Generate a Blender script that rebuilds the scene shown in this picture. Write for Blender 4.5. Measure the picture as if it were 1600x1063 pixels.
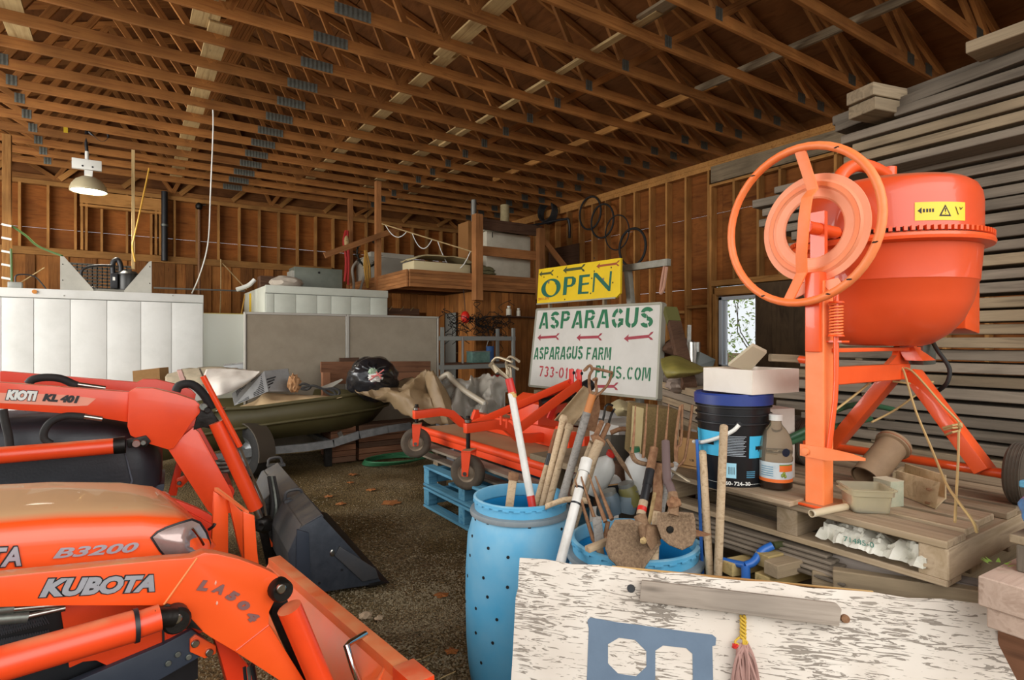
import bpy, bmesh, math, random
from mathutils import Vector, Matrix, noise as mnoise
random.seed(7)
R = math.radians
sc = bpy.context.scene
for o in list(bpy.data.objects):
    bpy.data.objects.remove(o, do_unlink=True)
COL = sc.collection

# ------------------------------------------------------------------ camera
# building axes: +Y runs along the right-hand wall to the back, +X along the back wall, z up
EYE = Vector((0, 0, 1.5)); YAW = R(33.7); FOC = 900.0
FW = Vector((math.sin(YAW), math.cos(YAW), 0)); RT = Vector((math.cos(YAW), -math.sin(YAW), 0)); UP = Vector((0, 0, 1))
cd = bpy.data.cameras.new('camera'); cam = bpy.data.objects.new('camera', cd); COL.objects.link(cam)
cd.sensor_width = 36.0; cd.lens = 36.0 * FOC / 1600.0; cd.clip_end = 200
cam.location = EYE; cam.rotation_euler = (R(90), 0, -YAW)
sc.camera = cam

# ------------------------------------------------------------------ light
w = bpy.data.worlds.new('world'); sc.world = w; w.use_nodes = True
nt = w.node_tree; bg = nt.nodes['Background']
tc = nt.nodes.new('ShaderNodeTexCoord'); sx = nt.nodes.new('ShaderNodeSeparateXYZ')
rp = nt.nodes.new('ShaderNodeValToRGB')
nt.links.new(tc.outputs['Generated'], sx.inputs[0]); nt.links.new(sx.outputs[2], rp.inputs[0])
rp.color_ramp.elements[0].position = 0.0; rp.color_ramp.elements[0].color = (0.80, 0.84, 0.86, 1)
rp.color_ramp.elements[1].position = 0.6; rp.color_ramp.elements[1].color = (1.0, 1.0, 1.0, 1)
nt.links.new(rp.outputs[0], bg.inputs[0]); bg.inputs[1].default_value = 1.4

def area(name, loc, target, sx_, sy_, power, color):
    l = bpy.data.lights.new(name, 'AREA'); l.shape = 'RECTANGLE'; l.size = sx_; l.size_y = sy_
    l.energy = power; l.color = color
    o = bpy.data.objects.new(name, l); COL.objects.link(o); o.location = loc
    o.rotation_euler = (Vector(target) - Vector(loc)).to_track_quat('-Z', 'Y').to_euler()
    return o
# daylight through the two open doorways (front, behind the camera, and the open left-hand side)
area('daylight_front_door', (1.0, -2.6, 3.2), (2.0, 4.0, 1.0), 7.0, 3.6, 225, (1.0, 0.975, 0.94))
area('daylight_left_door', (-5.2, 7.0, 2.6), (2.0, 8.8, 1.2), 6.5, 3.4, 640, (1.0, 0.98, 0.94))

vs = sc.view_settings
vs.view_transform = 'Standard'; vs.look = 'None'; vs.exposure = 0.0; vs.gamma = 1.0; vs.use_curve_mapping = False
sc.cycles.max_bounces = 8; sc.cycles.diffuse_bounces = 5; sc.cycles.glossy_bounces = 4
sc.cycles.use_denoising = True
sc.cycles.sample_clamp_indirect = 8.0

# ------------------------------------------------------------------ points of the real place
def P(px, py, d):                       # a point seen at (px,py) that stands d metres in front of the eye
    return EYE + FW*d + RT*((px-800)/FOC*d) + UP*((531.5-py)/FOC*d)
def ray(px, py): return FW + RT*((px-800)/FOC) + UP*((531.5-py)/FOC)
def onz(px, py, z):
    r = ray(px, py); return EYE + r*((z-1.5)/r.z)
def onx(px, py, x):
    r = ray(px, py); return EYE + r*(x/r.x)
def ony(px, py, y):
    r = ray(px, py); return EYE + r*(y/r.y)
def onp(px, py, p0, n):
    r = ray(px, py); return EYE + r*((Vector(p0)-EYE).dot(n)/r.dot(n))
def V(*a): return Vector(a)

# ------------------------------------------------------------------ materials
def lin(h):
    h = h.lstrip('#'); c = [int(h[i:i+2], 16)/255 for i in (0, 2, 4)]
    return tuple((x/12.92 if x <= 0.04045 else ((x+0.055)/1.055)**2.4) for x in c) + (1.0,)
def nodes(name):
    m = bpy.data.materials.new(name); m.use_nodes = True
    return m, m.node_tree, m.node_tree.nodes['Principled BSDF']
def N(nt, t, **kw):
    n = nt.nodes.new(t)
    for k, v in kw.items(): setattr(n, k, v)
    return n
def ramp(nt, stops):
    r = N(nt, 'ShaderNodeValToRGB'); e = r.color_ramp.elements
    e[0].position, e[0].color = stops[0]
    e[1].position, e[1].color = stops[-1]
    for p, c in stops[1:-1]:
        x = e.new(p); x.color = c
    return r
MC = {}
def paint(name, c, rough=0.5, metal=0.0, c2=None, scale=6.0, amt=0.5, bump=0.0, bscale=40.0, sp=0.5, coat=0.0, trans=0.0, dust=None, dustz=(0.55, 0.95), dustmask=(0.3, 0.7)):
    """a plain coat with a second blotchy colour, optional fine relief and optional dust lying on up-facing surfaces"""
    if name in MC: return MC[name]
    m, nt, b = nodes(name); L = nt.links.new
    b.inputs['Roughness'].default_value = rough; b.inputs['Metallic'].default_value = metal
    b.inputs['Specular IOR Level'].default_value = sp; b.inputs['Coat Weight'].default_value = coat
    b.inputs['Transmission Weight'].default_value = trans
    tcn = N(nt, 'ShaderNodeTexCoord'); last = None
    c1 = lin(c); rgb = N(nt, 'ShaderNodeRGB'); rgb.outputs[0].default_value = c1; last = rgb.outputs[0]
    if c2:
        no = N(nt, 'ShaderNodeTexNoise'); no.inputs['Scale'].default_value = scale; no.inputs['Detail'].default_value = 6; no.inputs['Roughness'].default_value = 0.65
        L(tcn.outputs['Object'], no.inputs['Vector'])
        rr = ramp(nt, [(0.5-0.5*amt*0.5, (0, 0, 0, 1)), (0.5+0.25, (1, 1, 1, 1))]); L(no.outputs['Fac'], rr.inputs[0])
        mx = N(nt, 'ShaderNodeMix', data_type='RGBA'); L(rr.outputs[0], mx.inputs[0]); L(last, mx.inputs[6]); mx.inputs[7].default_value = lin(c2); last = mx.outputs[2]
    if dust:
        g = N(nt, 'ShaderNodeNewGeometry'); s = N(nt, 'ShaderNodeSeparateXYZ'); L(g.outputs['Normal'], s.inputs[0])
        mr = N(nt, 'ShaderNodeMapRange'); mr.inputs[1].default_value = dustz[0]; mr.inputs[2].default_value = dustz[1]; L(s.outputs[2], mr.inputs[0])
        dn = N(nt, 'ShaderNodeTexNoise'); dn.inputs['Scale'].default_value = 9; dn.inputs['Detail'].default_value = 8; L(tcn.outputs['Object'], dn.inputs['Vector'])
        dr = N(nt, 'ShaderNodeMapRange'); dr.inputs[1].default_value = dustmask[0]; dr.inputs[2].default_value = dustmask[1]; L(dn.outputs['Fac'], dr.inputs[0])
        mu = N(nt, 'ShaderNodeMath', operation='MULTIPLY'); L(mr.outputs[0], mu.inputs[0]); L(dr.outputs[0], mu.inputs[1])
        mx = N(nt, 'ShaderNodeMix', data_type='RGBA'); L(mu.outputs[0], mx.inputs[0]); L(last, mx.inputs[6]); mx.inputs[7].default_value = lin(dust); last = mx.outputs[2]
        ro = N(nt, 'ShaderNodeMapRange'); ro.inputs[3].default_value = rough; ro.inputs[4].default_value = 0.9; L(mu.outputs[0], ro.inputs[0]); L(ro.outputs[0], b.inputs['Roughness'])
    L(last, b.inputs['Base Color'])
    if bump:
        no = N(nt, 'ShaderNodeTexNoise'); no.inputs['Scale'].default_value = bscale; no.inputs['Detail'].default_value = 4
        L(tcn.outputs['Object'], no.inputs['Vector'])
        bp = N(nt, 'ShaderNodeBump'); bp.inputs['Strength'].default_value = bump; bp.inputs['Distance'].default_value = 0.01
        L(no.outputs['Fac'], bp.inputs['Height']); L(bp.outputs[0], b.inputs['Normal'])
    MC[name] = m; return m
def wood(name, ca, cb, cc=None, sc_=(1.2, 22, 22), rough=0.8, bump=0.25, tint=0.35, knots=True):
    """sawn timber: grain along local X, every piece with its own tone"""
    if name in MC: return MC[name]
    m, nt, b = nodes(name); L = nt.links.new
    tcn = N(nt, 'ShaderNodeTexCoord'); oi = N(nt, 'ShaderNodeObjectInfo')
    ad = N(nt, 'ShaderNodeVectorMath', operation='MULTIPLY_ADD')
    cb3 = N(nt, 'ShaderNodeCombineXYZ'); 
    for i in range(3): L(oi.outputs['Random'], cb3.inputs[i])
    L(cb3.outputs[0], ad.inputs[0]); ad.inputs[1].default_value = (37, 53, 71); L(tcn.outputs['Object'], ad.inputs[2])
    mp = N(nt, 'ShaderNodeMapping'); mp.inputs['Scale'].default_value = sc_; L(ad.outputs[0], mp.inputs[0])
    no = N(nt, 'ShaderNodeTexNoise'); no.inputs['Scale'].default_value = 1.0; no.inputs['Detail'].default_value = 7; no.inputs['Roughness'].default_value = 0.62; no.inputs['Distortion'].default_value = 0.6
    L(mp.outputs[0], no.inputs['Vector'])
    rr = ramp(nt, [(0.3, lin(ca)), (0.52, lin(cb)), (0.72, lin(cc or ca))]); L(no.outputs['Fac'], rr.inputs[0])
    n2 = N(nt, 'ShaderNodeTexNoise'); n2.inputs['Scale'].default_value = 2.3; n2.inputs['Detail'].default_value = 3; L(ad.outputs[0], n2.inputs['Vector'])
    h = N(nt, 'ShaderNodeHueSaturation'); L(rr.outputs[0], h.inputs['Color'])
    mr = N(nt, 'ShaderNodeMapRange'); mr.inputs[3].default_value = 1-tint; mr.inputs[4].default_value = 1+tint; L(oi.outputs['Random'], mr.inputs[0])
    m2 = N(nt, 'ShaderNodeMapRange'); m2.inputs[1].default_value = 0.3; m2.inputs[2].default_value = 0.7; m2.inputs[3].default_value = 0.75; m2.inputs[4].default_value = 1.2; L(n2.outputs['Fac'], m2.inputs[0])
    mu = N(nt, 'ShaderNodeMath', operation='MULTIPLY'); L(mr.outputs[0], mu.inputs[0]); L(m2.outputs[0], mu.inputs[1]); L(mu.outputs[0], h.inputs['Value'])
    last = h.outputs[0]
    if knots:
        vo = N(nt, 'ShaderNodeTexVoronoi'); vo.inputs['Scale'].default_value = 1.0
        mk = N(nt, 'ShaderNodeMapping'); mk.inputs['Scale'].default_value = (2.2, 9, 9); L(ad.outputs[0], mk.inputs[0]); L(mk.outputs[0], vo.inputs['Vector'])
        kr = ramp(nt, [(0.0, (0.35, 0.35, 0.35, 1)), (0.10, (1, 1, 1, 1))]); L(vo.outputs['Distance'], kr.inputs[0])
        mx = N(nt, 'ShaderNodeMix', data_type='RGBA', blend_type='MULTIPLY'); mx.inputs[0].default_value = 0.8; L(last, mx.inputs[6]); L(kr.outputs[0], mx.inputs[7]); last = mx.outputs[2]
    L(last, b.inputs['Base Color']); b.inputs['Roughness'].default_value = rough; b.inputs['Specular IOR Level'].default_value = 0.25
    bp = N(nt, 'ShaderNodeBump'); bp.inputs['Strength'].default_value = bump; bp.inputs['Distance'].default_value = 0.006; L(no.outputs['Fac'], bp.inputs['Height']); L(bp.outputs[0], b.inputs['Normal'])
    MC[name] = m; return m

M_TRUSS = wood('truss_timber', '#845129', '#a06b38', '#74441e', tint=0.25)
M_STUD = wood('stud_timber', '#90602f', '#ab7a43', '#7f5123', tint=0.25)
M_PLY = wood('wall_plywood', '#784118', '#8f5523', '#653411', sc_=(1.5, 9, 9), tint=0.18, knots=False)
M_ROOF = wood('roof_plywood', '#6a4020', '#7c4f2a', '#573316', sc_=(1.5, 9, 9), tint=0.2, knots=False)
M_PLANK = wood('vertical_planks', '#7d4a22', '#9a6431', '#683816', tint=0.4)
M_GREY = wood('weathered_timber', '#675c4f', '#7f7364', '#4f453b', tint=0.3)
M_GREYD = wood('weathered_timber_brown', '#7a6a55', '#948268', '#5e4f3e', tint=0.25)
M_PALE = wood('pale_brace_timber', '#a5885c', '#bda273', '#8b6c43', tint=0.15)
M_PALLET = wood('pallet_timber', '#8f7b5e', '#a8947a', '#73604a', tint=0.18)
M_PINK = wood('pinkish_timber', '#b09684', '#c4ab99', '#987d6b', tint=0.1)
M_DARKW = wood('dark_boards', '#4d3527', '#5e4433', '#3c2819', tint=0.2)
M_REDW = wood('reddish_boards', '#6f4a33', '#835a41', '#5a3a26', tint=0.2)
M_HANDLE = wood('handle_wood', '#a58c6c', '#bba486', '#8a7152', sc_=(3, 60, 60), tint=0.2, knots=False, bump=0.1)
M_HANDLEG = wood('grey_handle_wood', '#7e7a74', '#96918a', '#67625c', sc_=(3, 60, 60), tint=0.1, knots=False)
M_BLUEW = wood('blue_painted_timber', '#37789c', '#5f97b0', '#2f617c', tint=0.1, knots=False)
M_GALV = paint('galvanised_plate', '#7d8078', 0.45, 0.7, '#5e625c', 30, 0.6)
M_STEEL = paint('bright_steel', '#b8b6ae', 0.28, 1.0, '#8d8a82', 20, 0.5)
M_DARKSTEEL = paint('dark_greasy_steel', '#2a2724', 0.45, 0.6, '#16130f', 20, 0.6, bump=0.2)
M_BLACK = paint('black_plastic', '#17181b', 0.45, 0, '#232427', 8, 0.4)
M_RUBBER = paint('black_rubber', '#1b1a19', 0.75, 0, '#2c2925', 12, 0.5, bump=0.15)
M_TYRE = paint('dusty_tyre_rubber', '#55493b', 0.85, 0, '#3a322a', 8, 0.5, bump=0.2, bscale=60)
M_WHITE = paint('white_enamel', '#e4e4dd', 0.4, 0, '#d2d2c9', 3, 0.3)
M_RUST = paint('rusty_iron', '#7b5338', 0.8, 0.2, '#a07a58', 60, 0.7, bump=0.3, bscale=120)
M_RUSTPALE = paint('dusty_rust', '#8f7256', 0.9, 0.1, '#6d4f36', 90, 0.7, bump=0.35, bscale=150)

# ------------------------------------------------------------------ object helpers
WM = {}
def link(o, parent=None, M=None):
    COL.objects.link(o)
    M = M if M is not None else Matrix.Identity(4)
    o.matrix_basis = M
    WM[o.name] = M.copy()
    if parent is not None:
        o.parent = parent
        o.matrix_parent_inverse = WM[parent.name].inverted()
    return o
def tag(o, label=None, cat=None, group=None, kind=None):
    if label: o['label'] = label
    if cat: o['category'] = cat
    if group: o['group'] = group
    if kind: o['kind'] = kind
    return o
def thing(name, label, cat, loc=(0, 0, 0), group=None):
    o = bpy.data.objects.new(name, None); link(o, None, Matrix.Translation(Vector(loc))); o.empty_display_size = 0.1
    return tag(o, label, cat, group)
class MB:
    def __init__(s): s.v = []; s.f = []
    def add(s, vs, fs):
        k = len(s.v); s.v += [Vector(x) for x in vs]; s.f += [tuple(i+k for i in f) for f in fs]; return s
    def box(s, c, size, M=None):
        hx, hy, hz = [x/2 for x in size]; c = Vector(c)
        vs = [Vector((x, y, z)) for x in (-hx, hx) for y in (-hy, hy) for z in (-hz, hz)]
        if M is not None: vs = [M @ v for v in vs]
        return s.add([c+v for v in vs], [(0, 1, 3, 2), (4, 6, 7, 5), (0, 4, 5, 1), (2, 3, 7, 6), (0, 2, 6, 4), (1, 5, 7, 3)])
    def prism(s, pts, ext):
        """closed outline pts (3-D, planar) extruded by vector ext"""
        n = len(pts); pts = [Vector(p) for p in pts]; ext = Vector(ext)
        nrm = Vector((0, 0, 0))
        for i in range(n): nrm += pts[i].cross(pts[(i+1) % n])
        if nrm.dot(ext) > 0: pts = pts[::-1]
        vs = pts + [p+ext for p in pts]
        fs = [tuple(range(n)), tuple(range(2*n-1, n-1, -1))] + [((i+1) % n, i, i+n, (i+1) % n+n) for i in range(n)]
        return s.add(vs, fs)
    def bar(s, a, b, w, t, up=(0, 0, 1)):
        a, b = Vector(a), Vector(b); x = (b-a).normalized(); u = Vector(up); y = u.cross(x)
        if y.length < 1e-4: y = Vector((1, 0, 0)).cross(x)
        y.normalize(); z = x.cross(y)
        vs = [p + y*sy*w/2 + z*sz*t/2 for p in (a, b) for sy in (-1, 1) for sz in (-1, 1)]
        return s.add(vs, [(0, 1, 3, 2), (4, 6, 7, 5), (0, 4, 5, 1), (2, 3, 7, 6), (0, 2, 6, 4), (1, 5, 7, 3)])
    def tube(s, path, r, n=8, cap=True, closed=False, flat=None):
        path = [Vector(p) for p in path]; m = len(path)
        rs = list(r) if isinstance(r, (list, tuple)) else [r]*m
        if len(rs) != m:
            q = []
            for i in range(m):
                f = i*(len(rs)-1)/(m-1); k = min(int(f), len(rs)-2); q.append(rs[k]+(rs[k+1]-rs[k])*(f-k))
            rs = q
        tg = []
        for i in range(m):
            if closed: t = path[(i+1) % m]-path[i-1]
            else: t = path[min(i+1, m-1)]-path[max(i-1, 0)]
            tg.append(t.normalized() if t.length > 1e-9 else Vector((0, 0, 1)))
        ref = Vector((0, 0, 1)) if abs(tg[0].z) < 0.9 else Vector((1, 0, 0))
        u = tg[0].cross(ref).normalized(); vs = []; fs = []
        for i in range(m):
            u = (u - tg[i]*u.dot(tg[i])).normalized(); v = tg[i].cross(u)
            for k in range(n):
                a = 2*math.pi*k/n
                vs.append(path[i] + (u*math.cos(a) + v*math.sin(a)*(flat or 1))*rs[i])
        for i in range(m if closed else m-1):
            j = (i+1) % m
            for k in range(n): fs.append((i*n+k, i*n+(k+1) % n, j*n+(k+1) % n, j*n+k))
        if cap and not closed:
            fs.append(tuple(range(n-1, -1, -1))); fs.append(tuple((m-1)*n+k for k in range(n)))
        return s.add(vs, fs)
    def lathe(s, prof, n=32, M=None, cap=True, arc=None):
        """prof: (r,z) list turned about local z; M places it"""
        vs = []; fs = []; m = len(prof)
        M = M or Matrix.Identity(4)
        for r, z in prof:
            for k in range(n):
                a = 2*math.pi*k/n; vs.append(M @ Vector((r*math.cos(a), r*math.sin(a), z)))
        for i in range(m-1):
            for k in range(n): fs.append((i*n+k, i*n+(k+1) % n, (i+1)*n+(k+1) % n, (i+1)*n+k))
        if cap:
            if prof[0][0] > 1e-5: fs.append(tuple(range(n-1, -1, -1)))
            if prof[-1][0] > 1e-5: fs.append(tuple((m-1)*n+k for k in range(n)))
        return s.add(vs, fs)
    def grid(s, fn, nu, nv, thick=None):
        vs = [Vector(fn(i/nu, j/nv)) for j in range(nv+1) for i in range(nu+1)]; W = nu+1
        fs = [(j*W+i, j*W+i+1, (j+1)*W+i+1, (j+1)*W+i) for j in range(nv) for i in range(nu)]
        return s.add(vs, fs)
    def blob(s, c, r, seed=0, amp=0.15, fr=2.0, sub=3, M=None):
        bm = bmesh.new(); bmesh.ops.create_icosphere(bm, subdivisions=sub, radius=1.0)
        vs = []
        for v in bm.verts:
            p = v.co.normalized(); d = 1 + amp*mnoise.noise(p*fr + Vector((seed*7.3, seed*3.1, seed*1.7)))
            q = Vector((p.x*r[0]*d, p.y*r[1]*d, p.z*r[2]*d)); q = M @ q if M is not None else q
            vs.append(Vector(c)+q)
        fs = [tuple(v.index for v in f.verts) for f in bm.faces]; bm.free()
        return s.add(vs, fs)
    def build(s, name, mat, parent=None, M=None, smooth=35, bevel=0, sub=0, solid=0):
        me = bpy.data.meshes.new(name); me.from_pydata([tuple(v) for v in s.v], [], s.f)
        if M is not None: me.transform(M.inverted())
        bm = bmesh.new(); bm.from_mesh(me); bmesh.ops.remove_doubles(bm, verts=bm.verts, dist=1e-6)
        bmesh.ops.recalc_face_normals(bm, faces=bm.faces)
        if bevel:
            es = [e for e in bm.edges if len(e.link_faces) == 2 and e.calc_face_angle(0) > 0.5]
            bmesh.ops.bevel(bm, geom=es, offset=bevel, segments=2, profile=0.6, affect='EDGES')
        bm.to_mesh(me); bm.free()
        me.materials.append(mat)
        if smooth:
            for p in me.polygons: p.use_smooth = True
            me.set_sharp_from_angle(angle=R(smooth))
        o = bpy.data.objects.new(name, me); link(o, parent, M)
        if solid:
            md = o.modifiers.new('solid', 'SOLIDIFY'); md.thickness = solid; md.offset = 0
        if sub:
            md = o.modifiers.new('sub', 'SUBSURF'); md.levels = sub; md.render_levels = sub
        return o
BC = {}
def frame(a, b, up=(0, 0, 1)):
    a, b = Vector(a), Vector(b); x = (b-a).normalized(); u = Vector(up); y = u.cross(x)
    if y.length < 1e-4: y = Vector((0, 1, 0)).cross(x)
    y.normalize(); z = x.cross(y)
    M = Matrix((x, y, z)).transposed().to_4x4(); M.translation = (a+b)/2; return M
def board(name, a, b, w, t, mat, parent=None, up=(0, 0, 1), bevel=0.003):
    """a sawn board from a to b: w across, t along up; grain runs along it; alike boards share their mesh"""
    L = (Vector(b)-Vector(a)).length; key = (round(L, 3), w, t, mat.name, bevel)
    if key not in BC:
        bm = bmesh.new(); bmesh.ops.create_cube(bm, size=1.0); bmesh.ops.scale(bm, vec=(L, w, t), verts=bm.verts)
        if bevel: bmesh.ops.bevel(bm, geom=list(bm.edges), offset=min(bevel, t*0.3), segments=1, affect='EDGES')
        me = bpy.data.meshes.new(name); bm.to_mesh(me); bm.free(); me.materials.append(mat); BC[key] = me
    o = bpy.data.objects.new(name, BC[key]); return link(o, parent, frame(a, b, up))
def copy_tree(o, D, parent=None, keep=None):
    """a thing with its parts and their sub-parts, moved by matrix D"""
    c = o.copy(); COL.objects.link(c); kids = [k for k in bpy.data.objects if k.parent == o]
    if parent is None:
        c.matrix_basis = D @ WM[o.name]; WM[c.name] = c.matrix_basis.copy()
    else:
        c.parent = parent; WM[c.name] = WM[o.name]
    for k in kids: copy_tree(k, D, c)
    return c
def lathe_part(name, prof, mat, parent, M=None, n=32, smooth=35, cap=True):
    return MB().lathe(prof, n, M, cap).build(name, mat, parent, smooth=smooth)
def tubep(name, path, r, mat, parent=None, n=8, closed=False, cap=True):
    return MB().tube(path, r, n, cap, closed).build(name, mat, parent, smooth=50)
def spline(pts, n=6):
    pts = [Vector(p) for p in pts]; out = []
    for i in range(len(pts)-1):
        p0 = pts[max(i-1, 0)]; p1 = pts[i]; p2 = pts[i+1]; p3 = pts[min(i+2, len(pts)-1)]
        for k in range(n):
            t = k/n; out.append(0.5*((2*p1) + (p2-p0)*t + (2*p0-5*p1+4*p2-p3)*t*t + (3*p1-p0-3*p2+p3)*t**3))
    out.append(pts[-1]); return out
def axisM(c, ax):
    """matrix whose local z is ax, at c"""
    z = Vector(ax).normalized(); M = z.to_track_quat('Z', 'Y').to_matrix().to_4x4(); M.translation = Vector(c); return M
def textmesh(name, s, mat, parent, origin, right, up, size, bold=0.0, shear=0.0, spacing=1.0, align='LEFT', lift=0.0015, fit=None):
    """lettering lying on a surface: origin = left end of the baseline"""
    cu = bpy.data.curves.new(name, 'FONT'); cu.body = s; cu.size = 1; cu.offset = bold; cu.shear = shear; cu.space_character = spacing; cu.align_x = align
    cu.extrude = 0.01; cu.resolution_u = 3
    ob = bpy.data.objects.new(name, cu); COL.objects.link(ob)
    me = bpy.data.meshes.new_from_object(ob); bpy.data.objects.remove(ob, do_unlink=True)
    for v in me.vertices: v.co.x *= size; v.co.y *= size; v.co.z = 0.0005 if v.co.z > 0 else -0.0003
    r = Vector(right).normalized(); u = Vector(up); u = (u - r*u.dot(r)).normalized(); n = r.cross(u)
    if fit:
        xs = [v.co.x for v in me.vertices]; ys = [v.co.y for v in me.vertices]
        kx = fit[0]/(max(xs)-min(xs)); ky = fit[1]/(max(ys)-min(ys)) if fit[1] else kx; x0 = min(xs); y0 = min(ys)
        for v in me.vertices: v.co.x = (v.co.x-x0)*kx; v.co.y = (v.co.y-y0)*ky
    M = Matrix((r, u, n)).transposed().to_4x4(); M.translation = Vector(origin) + n*lift
    me.materials.append(mat); o = bpy.data.objects.new(name, me); return link(o, parent, M)
def strokes(name, polys, mat, parent, origin, right, up, lift=0.002, th=0.0012):
    """flat painted shapes: list of outlines in (right,up) metres"""
    r = Vector(right).normalized(); u = Vector(up); u = (u - r*u.dot(r)).normalized(); n = r.cross(u)
    mb = MB()
    for pl in polys:
        mb.prism([Vector(origin) + r*x + u*y + n*lift for x, y in pl], n*th)
    return mb.build(name, mat, parent, smooth=0)
# ------------------------------------------------------------------ the setting
XW, YB, ZP, XL, XR, RISE = 7.95, 13.75, 4.45, -4.5, 1.72, 2.08
def ground_mat():
    m, nt, b = nodes('gravel_ground'); L = nt.links.new
    tcn = N(nt, 'ShaderNodeTexCoord')
    n1 = N(nt, 'ShaderNodeTexNoise'); n1.inputs['Scale'].default_value = 1.1; n1.inputs['Detail'].default_value = 5
    n2 = N(nt, 'ShaderNodeTexVoronoi'); n2.inputs['Scale'].default_value = 85
    n3 = N(nt, 'ShaderNodeTexNoise'); n3.inputs['Scale'].default_value = 55; n3.inputs['Detail'].default_value = 8; n3.inputs['Roughness'].default_value = 0.75
    for n in (n1, n2, n3): L(tcn.outputs['Object'], n.inputs['Vector'])
    r1 = ramp(nt, [(0.32, lin('#5a4a2a')), (0.5, lin('#786545')), (0.68, lin('#958466'))]); L(n1.outputs['Fac'], r1.inputs[0])
    r3 = ramp(nt, [(0.36, (0.3, 0.3, 0.3, 1)), (0.5, (0.85, 0.85, 0.85, 1)), (0.62, (1.7, 1.65, 1.55, 1))]); L(n3.outputs['Fac'], r3.inputs[0])
    mx = N(nt, 'ShaderNodeMix', data_type='RGBA', blend_type='MULTIPLY'); mx.inputs[0].default_value = 1; L(r1.outputs[0], mx.inputs[6]); L(r3.outputs[0], mx.inputs[7])
    L(mx.outputs[2], b.inputs['Base Color']); b.inputs['Roughness'].default_value = 0.95; b.inputs['Specular IOR Level'].default_value = 0.1
    ad = N(nt, 'ShaderNodeMath', operation='ADD'); L(n3.outputs['Fac'], ad.inputs[0]); L(n2.outputs['Distance'], ad.inputs[1])
    bp = N(nt, 'ShaderNodeBump'); bp.inputs['Strength'].default_value = 0.9; bp.inputs['Distance'].default_value = 0.02; L(ad.outputs[0], bp.inputs['Height']); L(bp.outputs[0], b.inputs['Normal'])
    return m
def gz(x, y):
    return 0.018*mnoise.noise(Vector((x*1.3, y*1.3, 0.2))) + 0.008*mnoise.noise(Vector((x*5, y*5, 3.2))) - 0.01
GM = ground_mat()
def gfn(u, v):
    x = -9+19*u; y = -4+20*v
    return (x, y, gz(x, y))
fl = MB().grid(gfn, 190, 200).build('floor', GM, smooth=180); tag(fl, kind='structure')
# ground outside, below the hall's floor level edge
gx = MB()
gx.box((0, 30, -0.10), (120, 120, 0.1)); go = gx.build('ground_outside', GM); tag(go, kind='structure')

def chip(mb, x, y, s):
    z = gz(x, y); a = random.random()*6.28; c, q = math.cos(a), math.sin(a); v = []
    for dx, dy, dz in ((1, 0, 0), (0.2, 0.9, 0), (-0.9, 0.3, 0), (-0.2, -0.8, 0), (0.1, 0.1, 0.7)):
        j = 0.7+0.6*random.random(); v.append((x+s*j*(dx*c-dy*q), y+s*j*(dx*q+dy*c), z-0.002+s*j*dz))
    mb.add(v, [(0, 1, 4), (1, 2, 4), (2, 3, 4), (3, 0, 4)])
gv = MB(); rg = random.Random(3)
for i in range(16000):
    px = rg.uniform(400, 820); py = 722+341*rg.random()**.8; p = onz(px, py, 0)
    if mnoise.noise(Vector((p.x*1.5, p.y*1.5, 9))) < -0.05 + 0.35*rg.random()-0.2: continue
    chip(gv, p.x, p.y, rg.uniform(0.004, 0.011))
for i in range(3600):                                       # the small heap of loose stones beside the barrel
    x = rg.gauss(0, 0.20); y = rg.gauss(0, 0.28); p = onz(690, 925, 0); chip(gv, p.x+x, p.y+y, rg.uniform(0.004, 0.011))
for i in range(700):                                        # in the shade under the near tractor
    p = onz(rg.uniform(240, 400), rg.uniform(1000, 1063), 0); chip(gv, p.x, p.y, rg.uniform(0.003, 0.009))
g = gv.build('gravel', paint('loose_gravel', '#a09274', 0.95, 0, '#665842', 30, 0.9), smooth=0); tag(g, 'loose grey brown gravel scattered over the dirt floor', 'gravel', kind='stuff')

def panel(name, p0, ru, rv, n, mat, parent, t=0.012):
    p0, ru, rv, n = Vector(p0), Vector(ru), Vector(rv), Vector(n)
    lx, ly = ru.length, rv.length; key = ('pn', round(lx, 3), round(ly, 3), mat.name, t)
    M = Matrix((ru.normalized(), rv.normalized(), ru.normalized().cross(rv.normalized()))).transposed().to_4x4(); M.translation = p0+ru/2+rv/2+n*t/2
    if key not in BC:
        bm = bmesh.new(); bmesh.ops.create_cube(bm, size=1); bmesh.ops.scale(bm, vec=(lx, ly, t), verts=bm.verts)
        me = bpy.data.meshes.new(name); bm.to_mesh(me); bm.free(); me.materials.append(mat); BC[key] = me
    return link(bpy.data.objects.new(name, BC[key]), parent, M)

# ---- back wall
wb = MB().box(((XL+XW)/2, YB-0.02, ZP-0.04), (XW-XL, 0.14, 0.08)).build('wall_back', M_STUD); tag(wb, kind='structure')   # its top plate
yb0 = YB+0.05
rows = [(1.15, 2.368), (2.372, 3.588), (3.592, 4.45)]
x = XL
while x < XW:
    x2 = min(x+2.44, XW+0.15)
    for z0, z1 in [(0.0, 1.146)]+rows: panel('plywood_panel', (x+0.002, yb0, z0), (x2-x-0.004, 0, 0), (0, 0, z1-z0), (0, 1, 0), M_PLY, wb)
    x += 2.44
i = 0; x = XL+0.02
while x < XW-0.1:
    board('stud', (x, YB-0.02, 3.2), (x, YB-0.02, 4.37), 0.14, 0.04, M_STUD, wb, up=(1, 0, 0), bevel=0)
    x += 0.406
board('ledger', (XL, YB-0.07, 3.14), (4.0, YB-0.07, 3.14), 0.06, 0.14, M_STUD, wb, up=(0, 0, 1))
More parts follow.
